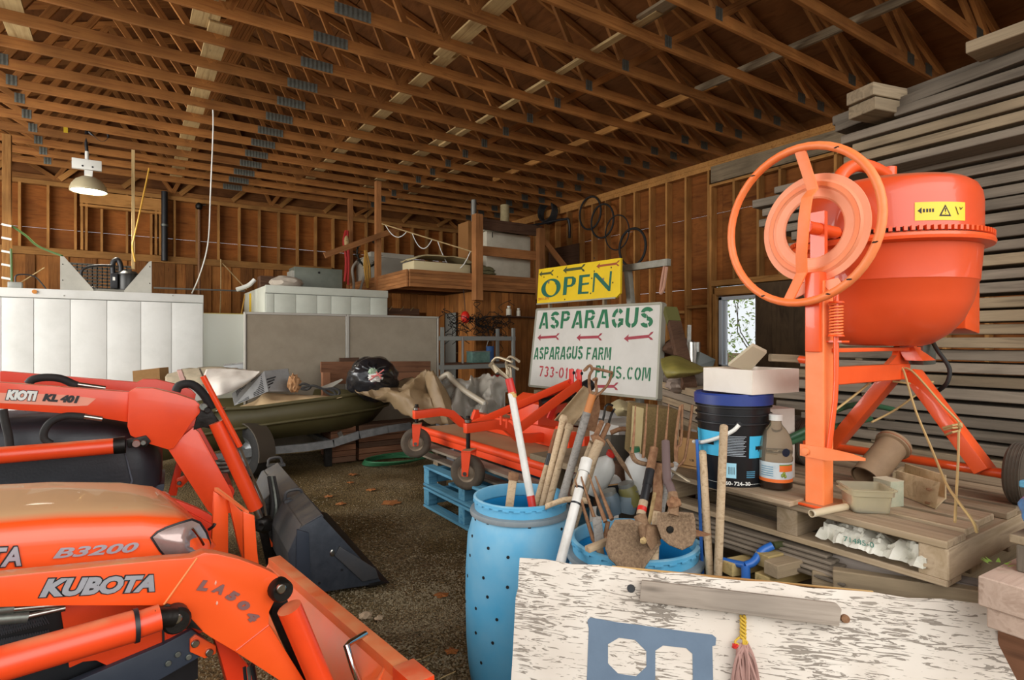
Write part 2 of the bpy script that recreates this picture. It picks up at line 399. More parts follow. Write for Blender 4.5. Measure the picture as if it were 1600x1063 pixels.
# framed-in opening in the upper back wall
a = ony(128, 330, YB-0.12); b_ = ony(250, 340, YB-0.12)
for xx in (a.x, a.x+0.07, b_.x-0.07, b_.x): board('opening_stud', (xx, YB-0.10, 3.21), (xx, YB-0.10, 4.10), 0.12, 0.04, M_STUD, wb, up=(1, 0, 0), bevel=0)
board('opening_header', (a.x-0.03, YB-0.10, 4.22), (b_.x+0.03, YB-0.10, 4.22), 0.13, 0.24, M_STUD, wb)
board('opening_header', (a.x-0.03, YB-0.11, 4.06), (b_.x+0.03, YB-0.11, 4.06), 0.13, 0.045, M_STUD, wb)
# vertical boarding below the ledger
x = XL; k = 0; rr = random.Random(5)
while x < 4.2:
    wd = rr.choice((0.14, 0.19, 0.24, 0.3)); d = 0.0 if k % 2 else 0.035
    board('wall_plank', (x+wd/2, YB-0.02-d, 0.9), (x+wd/2, YB-0.02-d, 3.07), wd-0.004, 0.03, M_PLANK, wb, up=(0, 1, 0), bevel=0)
    x += wd; k += 1

# gable above the plate, closed with vertical sheets
x = XL
while x < XW:
    x2 = min(x+1.22, XW+0.1)
    zz = lambda q: ZP+0.19+RISE*(1-abs(q-XR)/6.225)
    pts = [(x, yb0, ZP-0.05), (x2, yb0, ZP-0.05), (x2, yb0, zz(x2))] + ([(XR, yb0, zz(XR))] if x < XR < x2 else []) + [(x, yb0, zz(x))]
    MB().prism(pts, (0, 0.012, 0)).build('gable_sheet', M_ROOF, wb, smooth=0)
    x = x2

for k in range(12):
    xg = XL+0.5+k*0.98; board('gable_brace', (xg, YB-0.06, ZP+0.06), (xg+0.55, YB-0.06, min(ZP+0.62, zz(xg+.55))), 0.04, 0.09, M_STUD, wb, bevel=0)

# ---- right wall with its window
wr = MB().box((XW+0.07, 6.3, ZP-0.04), (0.14, 15.2, 0.08)).box((XW+0.07, 6.3, ZP-0.121), (0.14, 15.2, 0.076)).build('wall_right', M_STUD); tag(wr, kind='structure')
WY0, WY1, WZ0, WZ1 = 5.24, 5.93, 1.06, 2.20          # window opening
xs = XW+0.14
def rpanel(y0, y1, z0, z1): panel('plywood_panel', (xs, y0+0.002, z0), (0, y1-y0-0.004, 0), (0, 0, z1-z0), (1, 0, 0), M_PLY, wr)
y = -1.4
while y < YB:
    y2 = min(y+2.44, YB+0.05)
    for z0, z1 in [(0, 1.146)]+rows:
        if y < WY1 and y2 > WY0 and z0 < WZ1 and z1 > WZ0:
            ya, yb_ = max(y, WY0), min(y2, WY1)
            if y < WY0: rpanel(y, WY0, z0, z1)
            if y2 > WY1: rpanel(WY1, y2, z0, z1)
            if z0 < WZ0: rpanel(ya, yb_, z0, WZ0)
            if z1 > WZ1: rpanel(ya, yb_, WZ1, z1)
        else: rpanel(y, y2, z0, z1)
    y += 2.44
sy = [XW*t for t in (0.767, 0.8257, 0.879, 0.928, 0.9766, 1.0236, 1.076, 1.126)]
y = sy[-1]+0.406
while y < YB: sy.append(y); y += 0.406
for y in sy: board('stud', (XW+0.07, y, 0.0), (XW+0.07, y, 4.29), 0.14, 0.04, M_STUD, wr, up=(0, 1, 0), bevel=0)
board('stud', (XW+0.07, sy[0]-0.042, 0.0), (XW+0.07, sy[0]-0.042, 4.05), 0.14, 0.04, M_STUD, wr, up=(0, 1, 0), bevel=0)
for y in (5.62, 5.2, 4.85, 4.45, 4.05): board('cripple_stud', (XW+0.07, y, 2.47), (XW+0.07, y, 4.05), 0.14, 0.04, M_STUD, wr, up=(0, 1, 0), bevel=0)
for y in (3.6, 3.2, 2.8, 2.4, 2.0, 1.6, 1.2): board('stud', (XW+0.07, y, 0), (XW+0.07, y, 4.29), 0.14, 0.04, M_STUD, wr, up=(0, 1, 0), bevel=0)
board('header_beam', (XW+0.03, sy[0]-0.06, 4.20), (XW+0.03, 3.6, 4.20), 0.09, 0.27, M_GREYD, wr)
board('header_beam', (XW+0.05, sy[0]-0.06, 4.03), (XW+0.05, 3.6, 4.03), 0.1, 0.045, M_STUD, wr)
board('window_header', (XW+0.05, sy[0]-0.06, 2.42), (XW+0.05, 3.9, 2.42), 0.12, 0.09, M_STUD, wr)
board('window_header', (XW+0.06, WY1+0.05, 2.285), (XW+0.06, WY0-0.05, 2.285), 0.12, 0.13, M_STUD, wr)
board('window_stud', (XW+0.05, WY1+0.05, 0.0), (XW+0.05, WY1+0.05, 2.25), 0.12, 0.06, M_STUD, wr, up=(0, 1, 0))
board('blocking', (XW+0.07, sy[1]-0.02, 2.06), (XW+0.07, sy[0]+0.02, 2.06), 0.14, 0.05, M_STUD, wr)
board('blocking', (XW+0.07, sy[2]-0.02, 1.98), (XW+0.07, sy[1]+0.02, 1.98), 0.14, 0.05, M_STUD, wr)
# dark plywood lining beside the window
panel('lining_panel', (XW-0.02, 3.4, 0.0), (0, WY0-3.42, 0), (0, 0, 2.36), (1, 0, 0), wood('dark_plywood', '#4b3a29', '#5b4833', '#3f3021', sc_=(9, 1.5, 9), tint=0.05, knots=False), wr)
wn = thing('window_1', None, None, (XW+0.1, WY0, WZ0)); tag(wn, kind='structure')
M_VINYL = paint('white_vinyl', '#c9d0d6', 0.35)
for nm, a, b_, wd in (('window_frame', (XW+0.09, WY0+0.02, WZ0), (XW+0.09, WY0+0.02, WZ1), 0.03), ('window_frame', (XW+0.09, WY1-0.03, WZ0), (XW+0.09, WY1-0.03, WZ1), 0.06)):
    board(nm, a, b_, 0.09, wd, M_VINYL, wn, up=(0, 1, 0))
board('window_frame', (XW+0.09, WY0, WZ1-0.03), (XW+0.09, WY1, WZ1-0.03), 0.09, 0.055, M_VINYL, wn)
board('window_frame', (XW+0.09, WY0, WZ0+0.02), (XW+0.09, WY1, WZ0+0.02), 0.09, 0.05, M_VINYL, wn)
board('sash', (XW+0.10, WY1-0.09, WZ0), (XW+0.10, WY1-0.09, WZ1), 0.05, 0.045, M_VINYL, wn, up=(0, 1, 0))
mg, ntg, bg_ = nodes('window_glass'); bg_.inputs['Transmission Weight'].default_value = 1; bg_.inputs['Roughness'].default_value = 0.02; bg_.inputs['IOR'].default_value = 1.02
panel('pane', (XW+0.11, WY0+0.02, WZ0+0.03), (0, WY1-WY0-0.08, 0), (0, 0, WZ1-WZ0-0.07), (1, 0, 0), mg, wn, t=0.004)
# the shrub outside the window
sh = thing('shrub', 'bright green leafy shrub outside the small window', 'shrub', (XW+1.5, 5.4, 0))
rs = random.Random(11); br = MB()
for i in range(14):
    y0 = 5.0+rs.random()*1.4; p = [V(XW+1.3+rs.random()*0.5, y0, 0)]
    for k in range(5): p.append(p[-1]+V(rs.uniform(-.15, .15), rs.uniform(-.35, .35), 0.55))
    br.tube(p, [0.02, 0.016, 0.012, 0.01, 0.007, 0.004], 5)
br.build('branch', paint('shrub_bark', '#6f6a5c', 0.9), sh)
lf = MB()
for i in range(1500):
    c = V(XW+rs.uniform(0.9, 2.1), rs.uniform(4.9, 7.2), rs.uniform(0.6, 2.7)); a = V(rs.uniform(-1, 1), rs.uniform(-1, 1), rs.uniform(-1, 1)).normalized(); b_ = a.orthogonal().normalized(); s = rs.uniform(0.03, 0.06)
    lf.add([c-a*s, c+b_*s*0.45+V(0, 0, 0.01), c+a*s, c-b_*s*0.45+V(0, 0, 0.01)], [(0, 1, 2, 3)])
lo = lf.build('leaves', paint('shrub_leaf', '#b5d67e', 0.6, 0, '#8fbe55', 3, 0.6), sh, smooth=0); tag(lo, kind='stuff')

# ---- roof: plywood deck, trusses
RISE = 2.08
ce = MB()
for xa, xb, za, zb in ((XL-0.4, XR, ZP+0.10-0.13, ZP+0.10+RISE), (XR, XW+0.5, ZP+0.10+RISE, ZP+0.10-0.16)):
    ce.prism([(xa, -0.7, za+0.12), (xb, -0.7, zb+0.12), (xb, -0.7, zb+0.14), (xa, -0.7, za+0.14)], (0, YB+1.0, 0))
ceil = ce.build('ceiling', M_ROOF); tag(ceil, kind='structure')
# sheets of the deck, joints showing between them
for k in range(6):
    for s in range(6):
        y0 = -0.7+k*2.44; y1 = min(y0+2.43, YB+0.3)
        u0, u1 = s*1.11, s*1.11+1.10
        for sg in (-1, 1):
            L0 = 6.23 if sg > 0 else 6.22; ex = V(sg*L0, 0, -RISE).normalized()
            p0 = V(XR, y0, ZP+0.205+RISE) + ex*u0; p1 = V(XR, y0, ZP+0.205+RISE) + ex*u1
            panel('roof_sheet', p0, (0, y1-y0, 0), p1-p0, (0, 0, 0.001), M_ROOF, ceil, t=0.01)
TK = 0.038
def zt(x):   # underside of the top chord
    return ZP+0.085+RISE*(1-abs(x-XR)/6.225)
WEB = []
for sg in (-1, 1):
    b0, b1, b2 = XR+sg*0.95, XR+sg*2.85, XR+sg*5.28; t0, t1, t2 = XR, XR+sg*1.95, XR+sg*4.05
    WEB += [(b0, t0, 0), (b1, t1, 1), (b0, t1, 0), (b1, t2, 1), (b2, t2, 1), (b2+sg*0.36, XR+sg*5.0, 1)]
TY = [2.80+0.605*k for k in range(-5, 17)]
PLP = [(XR, 0.34, 0.104), (XR-4.1, 0.22, 0.10), (XR-2.85, 0.10, 0.12), (XR+2.85, 0.10, 0.12), (XR+5.30, 0.16, 0.12), (XR+5.75, 0.16, 0.12)]
def corr_plate(name, c, sx, sz, parent):
    key = ('cp', sx, sz)
    if key not in BC:
        mb = MB(); n = max(5, int(sx/0.022))
        pts = []
        for i in range(n+1): pts.append((-sx/2+sx*i/n, -0.0012 - (0.003 if i % 2 else 0)))
        mb.add([(p[0], p[1], zz) for zz in (-sz/2, sz/2) for p in pts], [(i, i+1, n+2+i, n+1+i) for i in range(n)])
        mb.add([(p[0], p[1], zz) for zz in (-sz/2, sz/2) for p in ((-sx/2, 0.0), (sx/2, 0.0))], [(0, 2, 3, 1)])
        me = bpy.data.meshes.new(name); me.from_pydata([tuple(v) for v in mb.v], [], mb.f); me.materials.append(M_GALV); BC[key] = me
    return link(bpy.data.objects.new(name, BC[key]), parent, Matrix.Translation(Vector(c)))
rt = random.Random(2)
for y in TY+[YB-0.02]:
    tr = board('truss', (XL, y, ZP+0.056), (XW+0.1, y, ZP+0.056), TK, 0.112, M_TRUSS, ceil)
    for sg in (-1, 1):
        xe = XW+0.3 if sg > 0 else XL-0.3
        board('top_chord', (XR, y, ZP+0.13+RISE), (XR+sg*6.45, y, ZP+0.13+RISE-RISE*6.45/6.225), TK, 0.09, M_TRUSS, tr)
    for xb, xt, pl in WEB:
        board('web', (xb, y-0.001, ZP+0.07), (xt, y-0.001, zt(xt)+0.02), TK, 0.075, M_TRUSS, tr, up=(0, 1, 0) if False else (0, 0, 1))
    if y < YB-0.1:
        for px_, sx, sz in PLP: corr_plate('gang_plate', (px_ + (rt.uniform(-.03, .03) if sx > .2 else 0), y-TK/2, ZP+0.052 if sx > .2 else ZP+0.085), sx, sz, tr)
# long braces laid over the bottom chords, and under them
def brace(x, y0, y1, w_, t_, mat, z=ZP+0.115): board('roof_brace', (x, y0, z), (x, y1, z+0.004), w_, t_, mat, ceil)
brace(2.82, 0.6, 5.6, 0.19, 0.022, M_PALE); brace(2.90, 5.2, 11.5, 0.17, 0.022, M_PALE, ZP+0.14)
brace(4.09, 1.4, 3.9, 0.14, 0.03, M_GREYD, ZP+0.118); brace(4.20, 1.2, 4.2, 0.05, 0.03, M_GREYD, ZP+0.14); brace(4.12, 3.7, 8.2, 0.09, 0.03, M_PALE); brace(4.05, 7.4, 11.8, 0.20, 0.02, M_PALE, ZP+0.14)
brace(5.88, -0.3, 4.7, 0.04, 0.09, M_GREYD, ZP+0.15); brace(5.9, 4.4, 9.5, 0.04, 0.09, M_STUD, ZP+0.15)
brace(0.98, 0.2, 4.6, 0.24, 0.02, M_PALE); brace(0.62, 2.9, 6.4, 0.24, 0.02, M_PALE, ZP+0.135); brace(0.75, 6.2, 12.6, 0.2, 0.02, M_PALE)
brace(-0.9, 1.2, 7.8, 0.2, 0.02, M_PALE)
brace(5.0, 8.5, 12.2, 0.16, 0.02, M_PALE, ZP+0.14)
# ------------------------------------------------------------------ loft in the far right corner
lt = thing('storage_loft', 'timber storage loft with rough posts and rails in the far corner', 'loft', (5.9, 9.0, 0))
LX, LY0, LZ0, LZ1 = 3.87, 8.90, 2.37, 2.66
def prt(nm, a, b, w_, t_, mat, parent=lt, up=(0, 0, 1)): return board(nm, a, b, w_, t_, mat, parent, up)
M_LOFT = wood('loft_timber', '#8a5a33', '#a06c40', '#6f4526', tint=0.2)
for k in range(5): prt('fascia_board', (LX+0.02, LY0, LZ0+0.05+k*0.058), (XW-0.05, LY0, LZ0+0.05+k*0.058), 0.04, 0.056, M_LOFT)
for k in range(5): prt('end_board', (LX, LY0+0.03, LZ0+0.05+k*0.058), (LX, 12.1, LZ0+0.05+k*0.058), 0.04, 0.056, M_LOFT)
k = 0; y = LY0+0.1
while y < 12.3:
    prt('deck_board', (LX+0.03, y, LZ1-0.015), (XW-0.05, y, LZ1-0.015), 0.19, 0.03, M_LOFT); y += 0.196
for y in (9.6, 10.4, 11.2, 12.0): prt('joist', (LX+0.03, y, LZ0+0.12), (XW-0.05, y, LZ0+0.12), 0.04, 0.18, M_LOFT)
def post(x, y, z0, z1, s=0.13): return prt('post', (x, y, z0), (x, y, z1), s, s, M_LOFT, up=(0, 1, 0))
post(LX-0.0, 10.3, 0.02, ZP, 0.10); post(LX, 11.9, 0.02, ZP, 0.09); post(5.14, LY0-0.09, 2.2, 3.72, 0.15); post(6.52, LY0-0.09, LZ0-0.1, 3.62, 0.13)
prt('rail', (5.2, LY0-0.03, 3.58), (6.6, LY0-0.03, 3.58), 0.04, 0.20, M_DARKW); prt('rail', (5.2, LY0-0.03, 3.10), (6.6, LY0-0.03, 3.10), 0.04, 0.17, M_LOFT)
prt('diagonal_brace', (6.58, LY0-0.1, 3.42), (7.35, LY0-0.1, 2.72), 0.04, 0.11, M_LOFT)
prt('diagonal_brace', (2.86, 10.2, 2.98), (4.3, 10.2, 3.62), 0.05, 0.10, M_LOFT)
# plank walls under the loft
x = 5.16; rr = random.Random(8)
while x < XW-0.05:
    wd = rr.choice((0.10, 0.14, 0.14, 0.19)); prt('wall_plank', (x+wd/2, LY0+0.03+rr.random()*0.012, 0.02), (x+wd/2, LY0+0.03, LZ0), wd-0.004, 0.025, M_PLANK, up=(0, 1, 0)); x += wd
x = LX+0.05
while x < 5.16:
    wd = rr.choice((0.14, 0.19, 0.19)); wd = min(wd, 5.16-x+0.01)
    if 4.60 < x+wd/2 < 4.84:
        prt('wall_plank', (x+wd/2, 10.12, 2.02), (x+wd/2, 10.12, LZ0), wd-0.004, 0.025, M_PLANK, up=(0, 1, 0))
    else: prt('wall_plank', (x+wd/2, 10.12+rr.random()*0.01, 0.02), (x+wd/2, 10.12, LZ0), wd-0.004, 0.025, M_PLANK, up=(0, 1, 0))
    x += wd
prt('peg_rail', (LX+0.02, 10.08, 2.03), (4.6, 10.08, 2.03), 0.03, 0.12, M_DARKW)
for x in (4.0, 4.22, 4.42): tubep('peg', [(x, 10.07, 2.05), (x+0.02, 9.98, 2.11)], 0.010, M_PALE, lt, 6)
y = LY0+.05
while y < 10.1:
    wd = rr.choice((.14, .19)); zt0_ = LZ0
    if y+wd > 9.72: board('wall_plank', (5.17, y+wd/2, 2.02), (5.17, y+wd/2, LZ0), .025, wd-.004, M_PLANK, lt, up=(0, 1, 0))
    else: board('wall_plank', (5.17, y+wd/2, .02), (5.17, y+wd/2, LZ0), .025, wd-.004, M_PLANK, lt, up=(0, 1, 0))
    y += wd
panel('opening_panel', (5.19, 9.70, 0.05), (0, 0.45, 0), (0, 0, 1.97), (-1, 0, 0), paint('pale_opening', '#8d8f88', 0.6), lt)  # opaque pale panel filling the window opening
prt('wall_shelf', (5.5, LY0-0.07, 1.93), (7.6, LY0-0.07, 1.93), 0.14, 0.025, M_DARKW)

# things on the loft
M_BEIGE = paint('loft_white', '#cfc8b4', 0.5, 0, '#bcb49e', 4, 0.4)
def cabinet(nm, lab, cat, p, sx, sy, sz, mat, seams=(), grp=None, rot=0):
    t = thing(nm, lab, cat, p, grp); Mx = Matrix.Translation(Vector(p)) @ Matrix.Rotation(rot, 4, 'Z')
    MB().box((0, 0, sz/2), (sx, sy, sz)).build('body', mat, t, bevel=0.012).matrix_basis = Mx
    return t, Mx
t, Mx = cabinet('chest_freezer', 'white chest freezer standing behind the loft rails', 'freezer', (6.03, 9.45, LZ1), 1.0, 0.62, 0.86, M_BEIGE)
o = MB().box((0, 0, 0.93), (1.02, 0.64, 0.09)).build('lid', M_BEIGE, t, bevel=0.012); o.matrix_basis = Mx
o = MB().box((-0.38, -0.327, 0.80), (0.012, 0.01, 0.1)).build('latch', M_DARKSTEEL, t); o.matrix_basis = Mx
t = thing('cardboard_box', 'brown cardboard box on top of the white freezer', 'box', (5.66, 9.75, LZ1))
MB().box((5.42, 9.75, LZ1+0.55), (0.1, 0.4, 1.1)).build('body', paint('brown_carton', '#9a6b3a', 0.85), t)
def cloth_stack(nm, lab, c, sx, sy, layers, mat):
    t = thing(nm, lab, 'tarpaulin', c)
    for k in range(layers):
        def f(u, v, k=k):
            e = max(abs(u-.5), abs(v-.5))*2
            return (c[0]+(u-.5)*sx*(1-.06*k), c[1]+(v-.5)*sy, c[2]+0.03+k*0.065+0.05*(1-e**6)+0.02*mnoise.noise(Vector((u*6, v*6, k*3))) - 0.03*(e**8))
        MB().grid(f, 16, 12).build('fold', mat, t, smooth=60, solid=0.03)
    return t
M_CANVAS = paint('cream_canvas', '#b7a981', 0.85, 0, '#9c8d66', 5, 0.5)
t = thing('wrapped_bundle', 'large cream bundle with a folded canvas sheet at the loft edge', 'bundle', (4.35, 9.3, LZ1))
MB().box((4.60, 9.32, LZ1+0.10), (1.12, 0.5, 0.20)).build('box_body', paint('cream_card', '#cdbf97', 0.8), t, bevel=0.03)
def f(u, v):
    e = abs(u-.5)*2; return (4.02+u*1.16, 9.0+v*0.6, LZ1+0.22+0.09*(1-e**4)+0.025*mnoise.noise(Vector((u*5, v*4, 1)))-0.03*max(0, .15-v))
MB().grid(f, 24, 10).build('canvas_sheet', M_CANVAS, t, smooth=60, solid=0.02)
t = cloth_stack('canvas_pile', 'small greenish canvas pile beside the tall loft post', (5.62-0.2, 9.35, LZ1), 0.62, 0.5, 3, paint('green_canvas', '#7b7450', 0.85, 0, '#5f5a3c', 6, 0.6))
t, Mx = cabinet('appliance', 'low white appliance at the back of the loft', 'appliance', (3.98+0.55, 11.7, LZ1), 1.0, 0.6, 0.55, paint('dusty_white', '#a39d8e', 0.5))
o = MB().box((0.08, -0.1, 0.60), (0.95, 0.4, 0.10)).build('lid', paint('dusty_white2', '#b9b3a3', 0.5), t); o.matrix_basis = Mx
M_PIPE = paint('grey_pipe', '#8f8f88', 0.4, 0.5)
t = thing('flue_pipe', 'short grey vent pipe rising behind the white freezer', 'pipe', (5.66, 9.9, 3.4))
tubep('pipe', [(5.75, 10.0, LZ1), (5.75, 10.0, 4.30)], 0.055, M_PIPE, t, 12); tubep('collar', [(5.75, 10.0, 3.62), (5.75, 10.0, 3.68)], 0.068, M_WHITE, t, 12)
t = thing('tan_duct', 'tan wrapped duct hanging beside the right wall top', 'duct', (6.6, 9.4, 3.7))
tubep('duct', [(6.75, 10.4, LZ1+0.01), (6.75, 10.4, 4.40)], [0.10]*2, paint('tan_wrap', '#bfae84', 0.8, 0, '#a08f66', 12, 0.6), t, 10)
t = thing('string_light_cord', 'pale drooping cord strung between the two loft posts', 'cord', (4, 9.6, 3.6))
a, b_ = V(3.93, 10.25, 3.66), V(5.1, 8.88, 3.06)
tubep('batten', [a, b_], 0.012, M_PALE, t, 6)
for u0, u1, d in ((0.04, .28, .16), (.34, .56, .22), (.62, .97, .42)):
    tubep('loop', [a.lerp(b_, u0+(u1-u0)*k/10)-V(0, 0, d*4*(k/10)*(1-k/10)) for k in range(11)], 0.008, M_WHITE, t, 5)
# red hanging rope, yellow rope and hoses at the left loft post
t = thing('red_rope', 'bunch of red rope hanging on the left loft post', 'rope', (3.78, 11.75, 2.7))
rr = random.Random(4)
for k in range(5):
    tubep('strand', spline([(3.74+rr.uniform(-.03, .03), 11.74, 3.75), (3.72+rr.uniform(-.06, .06), 11.72, 3.5), (3.76+rr.uniform(-.05, .05), 11.74, 3.1), (3.74+rr.uniform(-.05, .05), 11.74, 2.72-.1*rr.random())]), 0.022, paint('red_cord', '#b32420', 0.7), t, 6)
MB().blob((3.73, 11.70, 3.52), (.05, .04, .12), 1).build('tag', M_PALE, t)
t = thing('yellow_rope', 'yellow rope bunch hanging beside the left loft post', 'rope', (4.0, 10.9, 2.6))
for k in range(6):
    tubep('strand', spline([(3.80+rr.uniform(-.03, .03), 10.75, 3.22), (3.80+rr.uniform(-.07, .07), 10.72, 2.95), (3.82+rr.uniform(-.09, .09), 10.74, 2.5)]), 0.016, paint('yellow_twine', '#b98a35', 0.7), t, 6)
for k, (x, lab) in enumerate(((3.56, 'grey hose hanging straight below the loft diagonal'), (3.70, 'curved grey hose hanging beside the yellow rope'))):
    t = tubep('hanging_hose', spline([(x+.08, 10.8, 3.0), (x-.02+.1*k, 10.75, 2.85), (x+.03*k, 10.75, 2.6), (x-.06*k, 10.75, 2.3)]), 0.025, paint('hose_grey', '#8d8577', 0.6), None, 8); tag(t, lab, 'hose')
t = thing('dark_evergreen_wreath', 'dark green bushy wreath behind the yellow rope', 'wreath', (4.05, 11.2, 3.2))
wv = MB(); rr = random.Random(9)
for k in range(160):
    a = rr.random()*6.28; c = V(4.0+.22*math.cos(a), 11.2+rr.uniform(-.08, .08), 3.25+.28*math.sin(a)); d = V(rr.uniform(-1, 1), rr.uniform(-1, 1), rr.uniform(-1, 1)).normalized()*.1; e = d.orthogonal().normalized()*.012
    wv.add([c-e, c+e, c+d], [(0, 1, 2)])
o = wv.build('needles', paint('dark_needles', '#1d2a1c', 0.8), t, smooth=0); tag(o, kind='stuff')
tubep('ring', [(4.0+.22*math.cos(a*.3), 11.2, 3.25+.28*math.sin(a*.3)) for a in range(21)], 0.02, M_DARKSTEEL, t, 6, closed=True)
tubep('wreath_cord', [(4.0, 11.2, 3.53), (4.0, 11.2, ZP)], 0.004, M_DARKSTEEL, t, 5)

# ------------------------------------------------------------------ walk-in coolers
M_CLR = paint('cooler_panel_white', '#d9d9d4', 0.42, 0.0, '#c9c9c3', 2.0, 0.3)
M_CLRG = paint('cooler_panel_greenish', '#c3c6b9', 0.45, 0, '#b2b5a8', 2, 0.3)
def seams(x0, x1, edges, y, z0, z1, mat, parent, t=0.02):
    es = [x0]+[e for e in edges if x0 < e < x1]+[x1]
    for a, b in zip(es[:-1], es[1:]):
        MB().box(((a+b)/2, y, (z0+z1)/2), (b-a-0.005, t, z1-z0)).build('wall_panel', mat, parent, bevel=0.004)
def build_cooler(nm, lab, x0, x1, y0, y1, z1, edges, mat, seam_mat):
    t = thing(nm, lab, 'cooler', ((x0+x1)/2, y0, 0))
    MB().box(((x0+x1)/2, (y0+y1)/2+0.012, z1/2), (x1-x0-0.02, y1-y0-0.024, z1-0.004)).build('core', seam_mat, t)
    seams(x0, x1, edges, y0, 0.02, z1-0.13, mat, t)
    MB().box(((x0+x1)/2, y0-0.008, z1-0.06), (x1-x0+0.01, 0.04, 0.12)).build('top_rail', mat, t, bevel=0.004)
    ey = [y0+0.012, y0+(y1-y0)*.33, y0+(y1-y0)*.66, y1]
    for xx in (x0, x1):
        for a, b in zip(ey[:-1], ey[1:]): MB().box((xx, (a+b)/2, z1/2), (0.02, b-a-0.008, z1-0.02)).build('side_panel', mat, t, bevel=0.004)
    return t
M_SEAM = paint('cooler_seam', '#b9b9b3', 0.5)
ed = [ony(px, 520, 10.0).x for px in (-40, 2, 53, 110, 167, 220, 268)]
c1 = build_cooler('walk_in_cooler', 'long white panelled walk-in cooler behind the tractors', -3.2, ony(317, 500, 10.0).x, 10.0, 12.6, 2.19, ed, M_CLR, M_SEAM)
p = ony(54, 456, 9.96); MB().lathe([(0.0, 0), (0.028, 0), (0.028, 0.008), (0, 0.01)], 16, axisM(p+V(0, 0, .0), (0, -1, 0))).build('sticker', paint('orange_sticker', '#c07a2a', 0.6), c1)
for px in (100, 270): 
    p = ony(px, 462, 9.97); MB().lathe([(0, 0), (.01, 0), (.008, .006), (0, .008)], 10, axisM(p, (0, -1, 0))).build('screw', M_STEEL, c1)
# condensing unit on it, between two cut-away side plates
cu = thing('condensing_unit', 'refrigeration condensing unit between grey cut-away plates on the long cooler', 'compressor', (-0.45, 10.2, 2.19))
M_SHEET = paint('grey_sheet_metal', '#b3b0a4', 0.45, 0.1, '#9d9a8f', 3, 0.4)
yq = 10.08
def q(px, py, y=yq): return ony(px, py, y)
def shp(nm, pts, mat, parent, ext): return MB().prism(pts, ext).build(nm, mat, parent, smooth=0)
zt0 = 2.19
def qz(px, py): v = q(px, py); return v
A = [q(94, 400), q(100, 401), q(143, 449)]; l0 = q(94, 452); 
shp('left_plate', [V(A[0].x, yq, zt0), V(A[0].x, yq, A[0].z), V(A[1].x, yq, A[1].z), V(A[2].x+.02, yq, zt0+.03), V(A[2].x+.02, yq, zt0)], M_SHEET, cu, (0, 0.02, 0))
B = [q(237, 408), q(233, 409), q(194, 452)]
shp('right_plate', [V(B[0].x, yq, zt0), V(B[0].x, yq, B[0].z), V(B[1].x, yq, B[1].z), V(B[2].x, yq, zt0+.03), V(B[2].x, yq, zt0)], M_SHEET, cu, (0, 0.02, 0))
for px, py in ((98, 413), (98, 438), (234, 417), (234, 443)): MB().lathe([(0, 0), (.008, 0), (.006, .005), (0, .006)], 8, axisM(q(px, py, yq-.001), (0, -1, 0))).build('screw', M_DARKSTEEL, cu)
MB().box(((A[0].x+B[0].x)/2, yq+.35, zt0+.02), (B[0].x-A[0].x-.04, .66, .04)).build('base_tray', paint('tray_grey', '#77756c', .5, .3), cu)
# slotted rear grille
gy = yq+.62; gx0, gx1 = A[0].x+.03, B[0].x-.25
gm = MB(); nx, nz = 13, 8; gw = (gx1-gx0)/nx; gh = .40/nz
for i in range(nx+1): gm.box((gx0+i*gw, gy, zt0+.24), (gw*.22, .012, .40))
for j in range(nz+1): gm.box(((gx0+gx1)/2, gy, zt0+.04+j*gh), (gx1-gx0, .012, gh*.62))
tag(gm.build('slotted_grille', paint('grille_dark', '#3a352c', .6), cu), kind='stuff')
cx = q(200, 430).x
MB().lathe([(.0, 0), (.15, 0), (.155, .03), (.155, .20), (.145, .25), (.10, .29), (0, .30)], 28, Matrix.Translation(V(cx, yq+.22, zt0+.04))).build('compressor_shell', paint('compressor_black', '#2b2b29', .35, .3), cu)
MB().box((cx-.17, yq+.14, zt0+.17), (.09, .12, .22)).build('terminal_box', M_BLACK, cu, bevel=.01)
MB().box((cx-.17, yq+.079, zt0+.20), (.03, .004, .05)).build('rating_label', M_WHITE, cu)
tubep('suction_pipe', spline([(cx-.16, yq+.25, zt0+.1), (cx-.19, yq+.25, zt0+.42), (cx-.13, yq+.25, zt0+.50), (cx-.09, yq+.25, zt0+.40), (cx-.09, yq+.25, zt0+.2)]), .035, M_BLACK, cu, 8)
tubep('discharge_pipe', spline([(cx-.20, yq+.2, zt0+.40), (cx-.42, yq+.2, zt0+.38), (cx-.55, yq+.2, zt0+.30), (cx-.53, yq+.2, zt0+.10), (cx-.40, yq+.2, zt0+.06)]), .018, M_BLACK, cu, 8)
MB().blob((cx+.2, yq+.3, zt0+.26), (.06, .05, .06), 3).build('relay', M_BLACK, cu)
t = thing('junction_box', 'small grey junction box with dark cable at the cooler left end', 'junction box', ony(24, 438, 10.3))
p = V(ony(24, 438, 10.3).x, 10.3, 2.19); MB().box(p+V(0, 0, .05), (.15, .12, .10)).build('body', M_PIPE, t, bevel=.008)
tubep('cable', spline([p+V(0, 0, .1), p+V(.02, 0, .2), p+V(.2, 0, .19), p+V(.33, 0, .02)]), .010, M_BLACK, t, 6)
tubep('rod', [p+V(.05, 0.05, .10), p+V(.30, .1, .33)], .008, M_PALE, t, 6)

